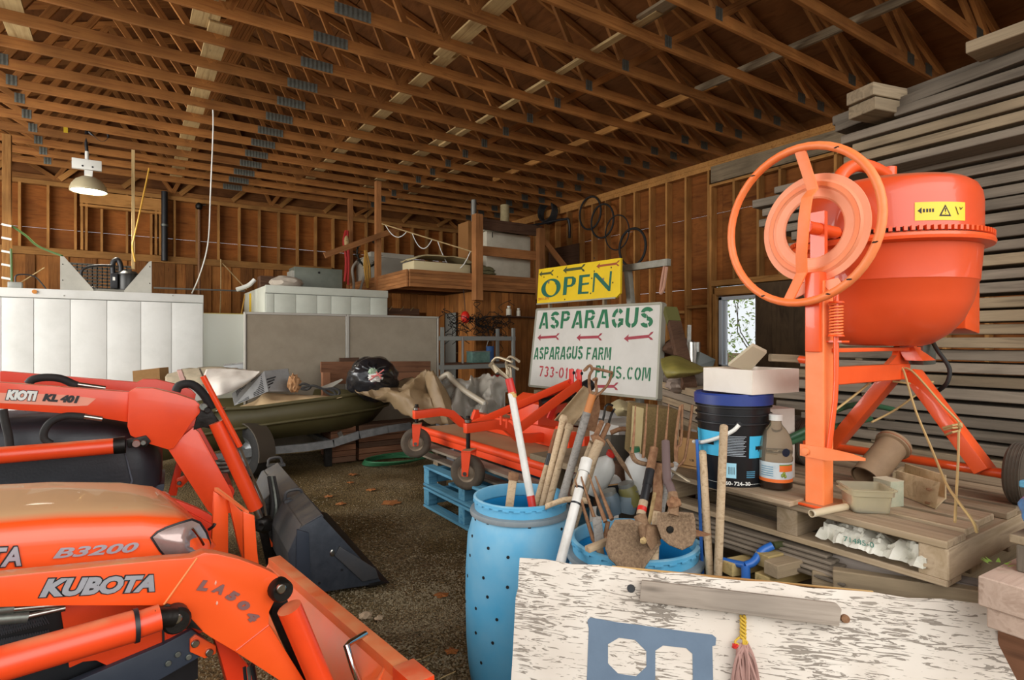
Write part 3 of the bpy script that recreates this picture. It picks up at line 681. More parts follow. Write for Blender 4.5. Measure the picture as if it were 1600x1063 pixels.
ed = [ony(px, 470, 9.5).x for px in (428, 462, 495, 517, 548, 578)]
c2 = build_cooler('low_cooler', 'second pale walk-in cooler behind the grey partition', ony(415, 460, 9.5).x, ony(605, 470, 9.5).x, 9.5, 11.4, 2.35, ed, M_CLRG, M_SEAM)
o = MB().box((ony(415, 460, 9.5).x-.015, 10.75, 2.13), (.012, .14, .34)).build('yellow_notice', paint('yellow_card', '#e0b92f', .6), c2)
t = thing('electrical_cabinet', 'grey metal electrical cabinet lying on the second cooler', 'cabinet', (2.75, 10.1, 2.35))
x0, x1 = ony(460, 430, 10.1).x, ony(535, 430, 10.1).x
M_GCAB = paint('grey_green_enamel', '#6f7468', .45, .2, '#5f6459', 4, .4)
MB().box(((x0+x1)/2, 10.3, 2.35+.20), (x1-x0, .4, .38)).build('body', M_GCAB, t, bevel=.008)
for k in range(6): MB().box((x0-.02, 10.12+.06*k, 2.53), (.05, .025, .28)).build('fin', M_SHEET, t)
MB().lathe([(0, 0), (.02, 0), (.02, .01), (0, .012)], 10, axisM(((x0+x1)/2, 10.1, 2.66), (0, -1, 0))).build('lock', M_DARKSTEEL, t)
t = thing('grey_sack', 'crumpled pale sack lying beside the grey electrical cabinet', 'sack', (2.2, 10.0, 2.35))
MB().blob((ony(448, 432, 10.0).x, 10.0, 2.35+.09), (.26, .2, .12), 4, .25, 2.5).build('cloth', paint('grey_cloth', '#b0a596', .9, bump=.4, bscale=15), t)
t = thing('open_carton', 'small brown carton behind the pale sack on the second cooler', 'carton', (1.9, 10.4, 2.35))
MB().box((ony(422, 432, 10.4).x, 10.4, 2.35+.11), (.35, .25, .22)).build('body', M_DARKW, t)
t = thing('white_conduit', 'white conduit fitting at the left end of the second cooler', 'conduit', ony(384, 452, 9.9))
p = ony(388, 448, 10.4); tubep('elbow', spline([p+V(-.18, 0, -.06), p+V(0, 0, .02), p+V(.1, 0, .12)]), .035, M_WHITE, t, 8)
tubep('feed_pipe', [ony(240, 450, 12.9), ony(383, 455, 12.9)], .018, M_PIPE, t, 6)
# white sheet leaning between the coolers
t = thing('white_sheet', 'plain bright white panel standing between the two coolers', 'panel', (1.1, 10.6, 0))
a, b_ = ony(318, 490, 10.6), ony(381, 491, 10.6); mb = MB().box(((a.x+b_.x)/2, 10.6, a.z/2), (b_.x-a.x+.15, .05, a.z)); mb.build('sheet', paint('bright_panel', '#eef0ea', .45), t, bevel=.004)
MB().box(((a.x+b_.x)/2, 10.6, a.z+.004), (b_.x-a.x+.15, .055, .012)).build('yellow_edge', paint('yellow_edge', '#d8c06a', .6), t)

# ------------------------------------------------------------------ grey fabric partition, two leaves
M_FAB = paint('partition_fabric', '#968b79', .95, 0, '#857a69', 3, .5, bump=.25, bscale=220)
xs_ = [ony(381, 530, 8.0).x, ony(542, 530, 8.0).x, ony(684, 530, 8.0).x]
for k, lab in enumerate(('grey fabric office partition with water streaks beside the white panel', 'grey fabric office partition beside the steel shelving')):
    t = thing('partition_screen', lab, 'partition', ((xs_[k]+xs_[k+1])/2, 8.0, 0), 'grey fabric partitions')
    a, b_ = xs_[k]+.012, xs_[k+1]-.012
    MB().box(((a+b_)/2, 8.0, .96), (b_-a-.04, .05, 1.74)).build('fabric_panel', M_FAB, t)
    fm = paint('partition_frame', '#9b968c', .4, .4)
    for nm, pa, pb in (('frame_side', (a, 8, .03), (a, 8, 1.86)), ('frame_side', (b_, 8, .03), (b_, 8, 1.86))): board(nm, pa, pb, .07, .025, fm, t, up=(1, 0, 0))
    board('frame_top', (a, 8, 1.845), (b_, 8, 1.845), .07, .03, fm, t); board('frame_bottom', (a, 8, .05), (b_, 8, .05), .07, .04, fm, t)
    for x in (a+.1, b_-.1): board('foot', (x, 7.8, .015), (x, 8.2, .015), .05, .03, fm, t)

# ------------------------------------------------------------------ steel shelving with clutter
sh_ = thing('steel_shelving', 'light steel shelving frame between partition and farm sign', 'shelving', (4.7, 8.3, 0))
M_RACK = paint('rack_grey', '#8f918c', .45, .4)
rx0, rx1 = ony(691, 560, 8.1).x, ony(802, 560, 8.1).x
for x, y in ((rx0, 8.1), (rx1, 8.1), (rx0, 8.6), (rx1, 8.6)): board('upright', (x, y, .02), (x, y, 1.70), .05, .05, M_RACK, sh_, up=(0, 1, 0))
zA, zB = ony(740, 529, 8.1).z, ony(740, 573, 8.1).z
for z in (zA, zB, .35):
    for y in (8.1, 8.6): board('beam', (rx0-.05, y, z), (rx1+.04, y, z), .03, .07, M_RACK, sh_)
    for x in (rx0, rx1): board('side_beam', (x, 8.1, z), (x, 8.6, z), .03, .05, M_RACK, sh_)
board('shelf_board', (rx0, 8.35, zB+.045), (rx1, 8.35, zB+.045), .48, .02, M_DARKW, sh_)
board('shelf_board', (rx0, 8.35, .395), (rx1, 8.35, .395), .48, .02, M_DARKW, sh_)
def glassjar(nm, lab, cat, c, r, h, mat): 
    t = thing(nm, lab, cat, c); MB().lathe([(0, 0), (r, 0), (r, h*.75), (r*.6, h*.88), (r*.6, h), (0, h)], 14, Matrix.Translation(Vector(c))).build('body', mat, t)
    MB().lathe([(0, h), (r*.66, h), (r*.66, h*1.12), (0, h*1.12)], 14, Matrix.Translation(Vector(c))).build('cap', M_WHITE, t); return t
zs = zB+.055
t = thing('glass_case', 'small greenish glass case on the steel shelf', 'case', (5.0, 8.3, zs)); xg = ony(752, 565, 8.2).x
MB().box((xg, 8.3, zs+.09), (.34, .2, .18)).build('body', paint('green_glass', '#6f8f84', .15, 0, '#46635a', 8, .6), t, bevel=.01); MB().box((xg, 8.3, zs+.185), (.35, .21, .012)).build('lid', M_PIPE, t)
t = thing('blue_tin', 'blue tin with wire handle on the steel shelf', 'tin', (5.2, 8.3, zs)); xg = ony(769, 560, 8.35).x
MB().lathe([(0, 0), (.07, 0), (.07, .26), (.075, .27), (0, .27)], 16, Matrix.Translation(V(xg, 8.42, zs))).build('body', paint('blue_tin_paint', '#3c5f92', .4), t)
tubep('handle', [(xg-.07, 8.42, zs+.25), (xg-.05, 8.40, zs+.36), (xg+.05, 8.40, zs+.36), (xg+.07, 8.42, zs+.25)], .006, M_STEEL, t, 5)
t = thing('red_fishing_float', 'red float ball hanging by the dark net', 'float', (4.6, 8.75, 2.0)); p = ony(727, 496, 8.75)
MB().blob(p, (.08, .07, .11), 1, .03).build('ball', paint('red_float', '#d3281c', .35), t); tubep('cord', [p+V(0, 0, .1), p+V(0.02, .1, .5)], .006, M_BLACK, t, 5)
t = thing('dark_net', 'dark fishing net bunched along the plank wall', 'net', (5.2, 8.8, 1.7))
nm_ = MB(); rn = random.Random(6)
for k in range(60):
    a = ony(rn.uniform(705, 790), rn.uniform(488, 520), 8.78-.12*rn.random()); pts = [a]
    for j in range(6): pts.append(pts[-1]+V(rn.uniform(-.12, .14), rn.uniform(-.03, .03), rn.uniform(-.10, .08)))
    nm_.tube(spline(pts, 3), .006, 4)
tag(nm_.build('mesh', paint('net_black', '#16140f', .9), t), kind='stuff')
for px, py, s, lab in ((795, 488, .05, 'small white pear shaped bottle on the plank wall shelf'), (810, 490, .04, 'second little white bottle on the plank wall shelf')):
    c = ony(px, py+6, 8.83); c.z = 1.945; glassjar('white_bottle', lab, 'bottle', c, s, s*3.2, M_BEIGE)
t = tubep('chain', [ony(723, 527, 8.07), ony(723, 568, 8.05)], .02, paint('chain_white', '#77716a', .5), None, 6); tag(t, 'thin chain hanging inside the steel shelving', 'chain')
t = thing('red_carton', 'red carton with white lettering under the steel shelf', 'carton', (5.2, 8.0, .6)); p = ony(772, 590, 8.33)
MB().box(p+V(0, 0, -.04), (.32, .22, .16)).build('body', paint('red_card', '#b5271f', .6), t); textmesh('lettering', 'ECCONO', M_WHITE, t, p+V(-.14, -.112, -.03), (1, 0, 0), (0, 0, 1), .06)
MB().box(V(p.x, p.y, (p.z-.12+.405)/2), (.3, .2, p.z-.12-.405)).build('crate_below', M_DARKW, t)

# ------------------------------------------------------------------ things on the back wall and hanging
t = thing('high_bay_lamp', 'lit bell shaped high bay lamp hanging from the trusses', 'lamp', P(138, 290, 8.6))
lc = P(138.5, 300, 8.6); Ml = Matrix.Translation(lc)
MB().lathe([(.235, 0), (.232, .03), (.21, .10), (.16, .17), (.09, .215), (.05, .225)], 36, Ml, cap=False).build('shade', paint('lamp_shade_beige', '#b9ad8c', .4), t, solid=.006)
mE, ntE, bE = nodes('lamp_glow'); bE.inputs['Emission Color'].default_value = (1, .93, .78, 1); bE.inputs['Emission Strength'].default_value = 14
MB().lathe([(0, .012), (.215, .012), (.215, .006), (0, .004)], 36, Ml).build('lens', mE, t)
MB().box(lc+V(0, 0, .27), (.10, .08, .09)).build('neck', M_WHITE, t); MB().box(lc+V(-.02, 0, .40), (.36, .07, .15)).build('ballast_box', M_WHITE, t, bevel=.006).matrix_basis = Matrix.Identity(4)
for dx in (-.07, .05): MB().lathe([(0, 0), (.014, 0), (.014, .004), (0, .004)], 8, axisM(lc+V(dx, -.036, .37), (0, -1, 0))).build('hole', M_BLACK, t)
tubep('stem', [lc+V(-.02, 0, .47), lc+V(-.02, 0, .60)], .025, M_WHITE, t, 8)
tubep('cable', spline([lc+V(-.02, 0, .58), lc+V(-.03, 0, .75), lc+V(-.02, .03, .96), lc+V(-.02, .04, 1.05)]), .022, M_BLACK, t, 8)
tubep('cable_loop', spline([lc+V(.0, 0, .9), lc+V(.15, 0, .78), lc+V(.24, 0, .86), lc+V(.2, 0, 1.0)]), .018, M_BLACK, t, 6)
tubep('cable_loop', spline([lc+V(-.04, 0, .85), lc+V(-.2, 0, .76), lc+V(-.28, 0, .88)]), .014, M_BLACK, t, 6)
MB().box(lc+V(-.27, 0, .87), (.05, .05, .09)).build('plug', paint('yellow_plug', '#d6b52c', .5), t)
ll = bpy.data.lights.new('lamp_bulb', 'SPOT'); ll.energy = 230; ll.color = (1, .90, .72); ll.shadow_soft_size = .18; ll.spot_size = R(150); ll.spot_blend = .6
lo_ = bpy.data.objects.new('lamp_bulb', ll); COL.objects.link(lo_); lo_.location = lc+V(0, 0, -.02)

t = thing('timber_post', 'rough timber post wound with green cable at the far left', 'post', ony(10, 400, 11.5))
px0 = ony(11, 400, 10.9); board('post', (px0.x, 10.9, 2.19), (px0.x, 10.9, ZP), .10, .09, M_STUD, t, up=(0, 1, 0))
tubep('green_cable', spline([px0+V(.05, -.06, .1), px0+V(.06, -.06, -.5), px0+V(.06, -.06, -.75)]), .014, paint('green_cable', '#3f5a2c', .5), t, 6)
for k in range(6): board('white_tape', (px0.x-.055, 10.848, 3.15-.19*k), (px0.x+.055, 10.848, 3.13-.19*k), .004, .03, M_WHITE, t)
gcb = ony(100, 401, 10.9)
t = tubep('green_cable_run', spline([ony(18, 353, 10.9), ony(40, 368, 10.8), ony(60, 385, 10.5), ony(97, 400, 10.13)]), .016, paint('green_cable', '#3f5a2c', .5), None, 6); tag(t, 'green cable sagging from the far left post to the cooler', 'cable')
t = thing('hanging_batten', 'thin timber batten hanging from trusses beside the yellow strap', 'batten', ony(208, 330, 10.9)); 
xb = ony(208, 330, 10.9).x; board('batten', (xb, 10.71, 2.6), (xb, 10.71, ZP+.09), .045, .05, M_PALE, t, up=(0, 1, 0))
t = tubep('yellow_strap', spline([ony(233, 263, 10.5), ony(222, 315, 10.5), ony(211, 365, 10.5), ony(207, 385, 10.4), ony(211, 409, 10.3)]), .013, paint('yellow_strap', '#c9962f', .6), None, 6); tag(t, 'yellow strap hanging from the ceiling to the compressor', 'strap')
t = thing('black_vent_pipe', 'black vertical pipe fixed on the upper back wall', 'pipe', ony(257, 350, YB-.12)); xb = ony(257, 350, YB-.14).x
tubep('pipe', [(xb, YB-.17, 3.1), (xb, YB-.17, 4.5)], .06, M_BLACK, t, 10); tubep('bracket', [(xb, YB-.17, 3.8), (xb, YB-.17, 3.84)], .07, M_GALV, t, 10)
t = thing('iron_pipe', 'thin rusty pipe with a valve on the back wall', 'pipe', ony(311, 380, YB-.12)); xb = ony(311, 350, YB-.16).x
tubep('pipe', [(xb, YB-.18, 1.9), (xb, YB-.18, 4.25)], .026, M_RUST, t, 8); MB().blob((xb, YB-.18, 4.28), (.07, .07, .08), 2).build('valve', M_DARKSTEEL, t); tubep('outlet', [(xb, YB-.18, 4.3), (xb+.12, YB-.18, 4.33)], .018, M_STEEL, t, 6)
t = tubep('white_cable', spline([P(332, 155, 7.4), P(333, 200, 7.45), P(329, 300, 7.6), P(325, 380, 7.9), P(312, 430, 8.6), P(300, 458, 9.4)]), .009, M_WHITE, None, 6); tag(t, 'long white cable hanging from the trusses to the cooler', 'cable')
t = tubep('hanging_twine', spline([ony(345, 405, YB-.15), ony(345, 450, YB-.15), ony(344, 490, YB-.15)]), .012, M_PALE, None, 6); tag(t, 'pale cord hanging straight down from the wall ledger', 'cord')
t = tubep('sloping_twine', [ony(348, 412, YB-.15), ony(385, 452, 11.6)], .012, M_PALE, None, 6); tag(t, 'pale cord sloping from the wall ledger to the second cooler', 'cord')
t = tubep('yellow_twine', spline([ony(383, 460, 11.32), ony(380, 475, 11.32), ony(377, 490, 11.32)]), .010, paint('yellow_strap', '#c9962f', .6), None, 6); tag(t, 'short yellow cord hanging at the second cooler corner', 'cord')
# bicycle tyres on the right wall
for k, (px, py, hw, hh, th, lab) in enumerate(((922, 333, 11.5, 25, .020, 'black bicycle tyre on the right wall, uppermost of the row'), (941, 345.5, 12.5, 26.5, .020, 'black bicycle tyre on the right wall, second of the row'), (964, 363.5, 14, 26.5, .013, 'thin bicycle tyre on the right wall, third of the row'), (988, 386.5, 15, 28.5, .024, 'black bicycle tyre on the right wall, lowest of the row'))):
    c = onx(px, py, XW-.05-.012*k); r = .335 if k < 3 else .35
    t = tubep('bicycle_tyre', [c+V(-.012*math.cos(a*.1745), r*.93*math.cos(a*.1745), r*math.sin(a*.1745)) for a in range(36)], th, M_RUBBER, None, 8, closed=True); tag(t, lab, 'tyre', 'bicycle tyres on the right wall')
t = thing('hose_reel', 'coil of black hose hung at the top of the right wall', 'hose', onx(859, 334, XW-.09)); c = onx(859, 334, XW-.09)
for k in range(5): tubep('coil', [c+V(-.03*k, .26*math.cos(a*.2618), .22*math.sin(a*.2618)+.01*k) for a in range(24)], .025, M_RUBBER, t, 6, closed=True)
t = thing('black_drain_pipe', 'black bent pipe sticking out below the hose coil', 'pipe', onx(866, 345, XW-.1)); tubep('pipe', spline([onx(888, 342, 7.7), onx(866, 345, 7.6), onx(840, 351, 7.5), onx(800, 356, 7.4)], 3), .028, M_BLACK, t, 8); tubep('elbow', [onx(888, 342, 7.7), onx(890, 352, 7.72), onx(890, 372, 7.78)], .028, M_BLACK, t, 8)
t = thing('dark_board', 'dark square board leaning behind the loft brace', 'board', onx(893, 400, XW-.04)); a = onx(905, 380, XW-.03); b_ = onx(858, 380, XW-.03); panel('board', (XW-.03, a.y, 2.62), (0, b_.y-a.y, 0), (0, 0, a.z-2.62), (-1, 0, 0), M_DARKW, t)
# ------------------------------------------------------------------ the two loader tractors
class Side:
    """upright reference planes along a tractor: t forward, s across (away from the eye), z up"""
    def __init__(s, xc, d, ang):
        a = R(ang); s.B = FW*d + RT*xc; s.f = FW*math.cos(a)+RT*math.sin(a); s.l = FW*math.cos(a-math.pi/2)+RT*math.sin(a-math.pi/2)
    def K(s, px, py, o=0.0): return onp(px, py, s.B+s.l*o, s.l)
    def W(s, t, o, z): return s.B + s.f*t + s.l*o + UP*z
    def loc(s, p): q = p-s.B; return q.dot(s.f), q.dot(s.l), q.z
    def plate(s, name, pts, o, th, mat, parent, bevel=0.004):
        return MB().prism([s.K(x, y, o) for x, y in pts], s.l*th).build(name, mat, parent, smooth=25, bevel=bevel)
    def tz(s, name, pts, o, th, mat, parent, bevel=0.003, smooth=25):
        return MB().prism([s.W(t, o, z) for t, z in pts], s.l*th).build(name, mat, parent, smooth=smooth, bevel=bevel)
    def hood(s, name, st, sc_, mat, parent, ex=(.35, .5), n=18):
        """st: stations (t, zbottom, ztop, halfwidth)"""
        vs = []; fs = []
        for t, zb, zt_, hw in st:
            for k in range(n+1):
                a = math.pi*k/n; c, q = math.cos(a), math.sin(a)
                vs.append(s.W(t, sc_ - hw*math.copysign(abs(c)**ex[0], c), zb+(zt_-zb)*abs(q)**ex[1]))
        m = n+1
        for i in range(len(st)-1):
            for k in range(n): fs.append((i*m+k, i*m+k+1, (i+1)*m+k+1, (i+1)*m+k))
            fs.append((i*m+n, i*m, (i+1)*m, (i+1)*m+n))
        fs.append(tuple(range(n+1))); fs.append(tuple((len(st)-1)*m+k for k in range(n, -1, -1)))
        return MB().add(vs, fs).build(name, mat, parent, smooth=40)
def text_on(S, name, s, mat, parent, p0, p1, pu, o, bold=0.02, shear=0.0, lift=.002, outline=None, space=1.0):
    a, b_, u = S.K(*p0, o), S.K(*p1, o), S.K(*pu, o)
    r = b_-a; up = u-a; rn = r.normalized(); h = (up-rn*up.dot(rn)).length
    if outline: textmesh('lettering_outline', s, outline, parent, a - rn*h*.06 - up.normalized()*h*.06, r, up, 1, bold=bold+.05, shear=shear, lift=lift, fit=(r.length+h*.12, h*1.12), spacing=space)
    return textmesh(name, s, mat, parent, a, r, up, 1, bold=bold, shear=shear, lift=lift+.0015, fit=(r.length, h), spacing=space)
M_ORA = paint('tractor_orange', '#f2581f', .34, 0, '#e94f18', 3, .4, coat=.25, dust='#d99a6a', dustz=(.6, .97))
M_ORA2 = paint('bright_loader_orange', '#ef4a1c', .36, 0, '#e2421a', 4, .4, coat=.2, dust='#d98a5e', dustz=(.7, .98))
M_ORAW = paint('worn_bucket_orange', '#e8602a', .5, 0, '#cf6f42', 5, .6, dust='#d88a58', dustz=(.5, .95))
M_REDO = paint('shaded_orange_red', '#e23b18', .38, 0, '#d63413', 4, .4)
M_NAVY = paint('dark_blue_grey_frame', '#2b3340', .5, .1, '#353c47', 8, .5)
M_CHAR = paint('charcoal_bucket', '#3d4046', .55, .2, '#54524f', 5, .6, dust='#6f685d', dustz=(.3, .9), bump=.1)
M_SILV = paint('silver_letters', '#b9bcc4', .3, .4, '#8e9198', 3, .5)
M_LENS = paint('headlamp_lens', '#b09a92', .16, .35, '#97807a', 9, .6, coat=.6)
M_CHROME = paint('chrome', '#cfcdc8', .12, 1.0)

KU = Side(-.45, 2.02, 49.3)
ku = thing('loader_tractor', 'nearer orange tractor with silver lettering on its loader arm', 'tractor', KU.W(-.9, .4, 0))
def loader_arm(nm, S, pts, o, th, mat, parent): return S.plate(nm, pts, o, th, mat, parent)
KA = [(-60, 908), (0, 901), (253, 875), (300, 872), (320, 864), (340, 866), (374, 874), (409, 887), (432, 898), (446, 913), (443, 930), (430, 938), (421, 956), (420, 975), (475, 1063), (515, 1125), (470, 1130), (435, 1063), (367, 1019), (328, 996), (300, 976), (270, 955), (256, 947), (101, 947), (-60, 951)]
arm = loader_arm('loader_arm', KU, KA, 0, .05, M_ORA, ku)
tubep('weld_seam', [KU.K(308, 872, -.001), KU.K(256, 945, -.001)], .003, paint('weld_orange', '#f28a4a', .5), arm, 6)
tubep('weld_seam', [KU.K(420, 977, -.001), KU.K(369, 1017, -.001)], .002, M_ORA2, arm, 6)
text_on(KU, 'lettering', 'KUBOTA', M_SILV, arm, (61, 933.5), (241, 924), (69, 904), 0, bold=.055, shear=.18, outline=M_BLACK)
M_FADE = paint('faded_letters', '#7d5552', .6)
for ch, x, y, rot in (('L', 306, 922, 6), ('A', 329, 924, 20), ('5', 350, 934, 28), ('0', 368, 947, 38), ('4', 382, 963, 46)):
    c, q_ = math.cos(R(rot)), math.sin(R(rot))
    text_on(KU, 'faded_digit', ch, M_FADE, arm, (x, y), (x+17*c, y+17*q_), (x+17*q_+6*c, y-17*c+6*q_), 0, bold=.075, shear=.2)
for x, y, w_ in ((337, 911, 2), (339, 943, 2)): MB().blob(KU.K(x, y, 0), (.004*w_/3, .004*w_/3, .006), x, .6, 3, 2).build('scuff', paint('scuff_white', '#e9b49c', .8), arm)
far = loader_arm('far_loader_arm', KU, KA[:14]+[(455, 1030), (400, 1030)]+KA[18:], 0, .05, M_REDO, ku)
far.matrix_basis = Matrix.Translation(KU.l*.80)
def pin(S, x, y, o, r, ln, mat, parent, nm='pivot_pin'):
    return MB().lathe([(0, -ln), (r*.82, -ln), (r, -ln*.7), (r, ln*.5), (0, ln*.5)], 20, axisM(S.K(x, y, o), S.l)).build(nm, mat, parent)
pin(KU, 437, 921, -.01, .034, .03, M_DARKSTEEL, ku); pin(KU, 439, 920, -.042, .014, .008, M_STEEL, ku, 'pin_cap')
pin(KU, 274, 966, -.02, .036, .03, M_DARKSTEEL, ku); pin(KU, 276, 967, -.052, .013, .006, M_STEEL, ku, 'pin_cap')
KU.plate('grease_guard', [(207, 967), (256, 948), (262, 944), (285, 952), (318, 988), (300, 982), (268, 990), (263, 980), (206, 990)], -.012, .01, M_DARKSTEEL, ku)
# lift cylinder
a, b_ = KU.K(-40, 1050, -.045), KU.K(212, 978, -.045)
tubep('lift_cylinder', [a, b_], .040, M_ORA2, ku, 20); tubep('cylinder_band', [a.lerp(b_, .985), b_+(b_-a).normalized()*.006], .043, M_BLACK, ku, 20)
tubep('cylinder_head', [b_, KU.K(250, 965, -.045)], .034, M_ORA2, ku, 16); tubep('rod_end', [KU.K(235, 966, -.05), KU.K(272, 964, -.04)], .026, M_DARKSTEEL, ku, 12)
# tilt cylinder
tubep('tilt_cylinder', [KU.K(452, 950, -.03), KU.K(520, 1110, -.03)], .036, M_ORA2, ku, 18)
KU.plate('tilt_link', [(428, 930), (447, 928), (470, 1010), (505, 1085), (480, 1085), (440, 1000), (424, 962)], .055, .03, M_DARKSTEEL, ku)
# bonnet
s0, sc0 = .13, .40
def bt(px, py, o): t, _, z = KU.loc(KU.K(px, py, o)); return t, z
zt_ = [bt(px, py, sc0) for px, py in ((-40, 777), (0, 774), (86, 769), (200, 769), (253, 775), (276, 786), (300, 806))]
zb0 = bt(0, 889, s0)[1]; zb1 = bt(253, 869, s0)[1]; tb0, tb1 = bt(0, 889, s0)[0], bt(253, 869, s0)[0]
zb = lambda t: zb0+(zb1-zb0)*(t-tb0)/(tb1-tb0) - .01
st = [(t, zb(t), z, .27) for t, z in zt_[:5]]
t5, z5 = zt_[5]; t6, z6 = zt_[6]
st += [(t5, zb(t5), z5, .262), (t6, zb(t6), z6, .235), (t6+.03, zb(t6), z6-.055, .19)]
hd = KU.hood('bonnet', st, sc0, paint('bonnet_orange', '#f2581f', .3, 0, '#ee521b', 3, .4, coat=.35, dust='#d0a274', dustz=(.78, .95), dustmask=(.0, .25)), ku)
text_on(KU, 'lettering', 'B3200', M_SILV, hd, (82, 873), (215, 862), (92, 856), s0-.003, bold=.03, shear=.25)
text_on(KU, 'lettering', 'KUBOTA', M_SILV, hd, (-150, 896), (33, 884), (-140, 862), s0-.003, bold=.035, shear=.05, outline=M_BLACK)
fr = KU.f
def lamp_blob(nm, c, rt_, rs_, rz_, mat, tilt=-.35):
    M3 = Matrix((KU.f*math.cos(tilt)+UP*math.sin(tilt), KU.l, UP*math.cos(tilt)-KU.f*math.sin(tilt))).transposed()
    return MB().blob(c, (rt_, rs_, rz_), 1, .04, 1.5, 3, M3).build(nm, mat, ku)
lpx = [(237, 840), (246, 832), (260, 825), (280, 818), (300, 812), (312, 817), (322, 832), (328, 849), (326, 862), (312, 868), (285, 872), (262, 873), (250, 860)]
vs = []; fs = []; m = len(lpx); cx, cy = 285, 846
for k, q in enumerate((1, .92, .75, .5, .25)):
    for x, y in lpx: vs.append(KU.K(cx+(x-cx)*q, cy+(y-cy)*q, s0-.002+.05*max(0, (x-290)/40)) - KU.l*(.03*(1-q*q)))
vs.append(KU.K(cx, cy, s0-.002)-KU.l*.031)
for k in range(4):
    for j in range(m): fs.append((k*m+j, k*m+(j+1) % m, (k+1)*m+(j+1) % m, (k+1)*m+j))
for j in range(m): fs.append((4*m+j, 4*m+(j+1) % m, 5*m))
MB().add(vs, fs).build('headlamp', M_LENS, ku, smooth=80)
tubep('lamp_rim', [KU.K(x, y, s0-.001+.05*max(0, (x-290)/40)) for x, y in lpx], .004, M_BLACK, ku, 6, closed=True)
lamp_blob('headlamp', KU.K(240, 777, .60), .055, .07, .02, M_CHROME, -.1)
tubep('lamp_ridge', spline([KU.K(300, 826, s0-.018), KU.K(310, 838, s0-.012), KU.K(318, 852, s0-.002)]), .004, M_CHROME, ku, 6)
# engine side: lower panel, mesh grilles, chassis rail
KU.plate('side_panel', [(92, 940), (300, 925), (318, 985), (300, 986), (255, 1006), (180, 1045), (165, 1040), (150, 1033), (130, 1035), (108, 1045), (102, 1000)], .12, .03, M_ORA2, ku)
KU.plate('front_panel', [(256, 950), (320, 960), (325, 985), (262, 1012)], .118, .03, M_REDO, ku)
KU.plate('panel_gap', [(253, 965), (256, 965), (258, 1018), (254, 1018)], .115, .004, M_BLACK, ku, 0)
KU.plate('grille_housing', [(-60, 935), (80, 928), (93, 940), (104, 1000), (100, 1020), (-60, 1070)], .135, .03, M_BLACK, ku)
for A_, B_, C_, D_ in (((-30, 985), (66, 958), (70, 975), (-30, 1000)), ((-30, 1005), (75, 985), (82, 1015), (-30, 1040))):
    mb = MB()
    for k in range(27):
        u = k/26; p0 = Vector((A_[0]+(B_[0]-A_[0])*u, A_[1]+(B_[1]-A_[1])*u)); p1 = Vector((D_[0]+(C_[0]-D_[0])*u, D_[1]+(C_[1]-D_[1])*u))
        for dx in (-6, 6): mb.tube([KU.K(p0.x, p0.y, .130), KU.K(p1.x+dx, p1.y, .130)], .0018, 4)
    tag(mb.build('mesh_grille', paint('mesh_grey', '#4a4c50', .5, .4), ku), kind='stuff')
KU.plate('chassis_rail', [(60, 1090), (165, 1046), (255, 1008), (300, 984), (322, 1000), (332, 1016), (250, 1063), (120, 1110)], .10, .03, M_NAVY, ku)
KU.plate('bracket', [(297, 1000), (306, 992), (338, 1010), (338, 1022), (320, 1030), (297, 1020)], .092, .012, M_ORA, ku)
for x, y in ((305, 1006), (327, 1020)): pin(KU, x, y, .088, .011, .006, M_STEEL, ku, 'bolt')
for x, y in ((278, 1023), (295, 1027), (263, 1037)): pin(KU, x, y, .097, .008, .004, M_GALV, ku, 'bolt')
KU.plate('subframe_leg', [(335, 1000), (352, 1000), (392, 1045), (400, 1080), (360, 1085), (345, 1030)], .11, .05, M_REDO, ku)
for k, (y0, y1) in enumerate(((952, 944), (966, 950))):
    tubep('hydraulic_line', [KU.K(-40, y0+6, -.0+.06), KU.K(40, y0-2, .06), KU.K(102, y1, .06)], .009, M_STEEL, ku, 8)
    tubep('line_fitting', [KU.K(-10, y0+2, .06), KU.K(22+k*22, y0-2, .06)], .015, M_GALV, ku, 8)
for k in range(3): tubep('hose', spline([KU.K(380+6*k, 1040, .12), KU.K(384+7*k, 1075, .12), KU.K(392+8*k, 1110, .12)]), .012, M_GALV if k == 1 else M_BLACK, ku, 8)
def tyre(S, t, o, r, w_, parent, mat=M_RUBBER, lugs=18):
    M = axisM(S.W(t, o, r), S.l)
    MB().lathe([(r*.55, -w_*.45), (r*.8, -w_*.5), (r*.95, -w_*.42), (r*.96, 0), (r*.95, w_*.42), (r*.8, w_*.5), (r*.55, w_*.45)], 40, M, cap=False).build('tyre', mat, parent)
    MB().lathe([(0, -w_*.2), (r*.3, -w_*.22), (r*.5, -w_*.42), (r*.58, -w_*.44), (r*.58, w_*.44), (0, w_*.44)], 32, M).build('rim', paint('rim_pale', '#c9c4b8', .5, .2), parent)
    mb = MB()
    for k in range(lugs):
        a = 2*math.pi*k/lugs
        for sd in (-1, 1):
            c = M @ Vector((r*.965*math.cos(a+sd*.07), r*.965*math.sin(a+sd*.07), sd*w_*.24)); q3 = M.to_3x3() @ Matrix.Rotation(a, 3, 'Z')
            mb.box(c, (r*.07, r*.10, w_*.45), q3 @ Matrix.Rotation(sd*.5, 3, 'X'))
    tag(mb.build('tread_lugs', mat, parent), kind='stuff')
tyre(KU, -.98, -.02, .27, .2, ku); tyre(KU, -.98, .86, .27, .2, ku)
KU.tz('axle_beam', [(-1.02, .2), (-.94, .2), (-.94, .32), (-1.02, .32)], 0, .84, M_NAVY, ku)
KU.tz('engine_block', [(-1.7, .45), (-.55, .45), (-.55, .9), (-1.7, .93)], .16, .48, M_BLACK, ku)
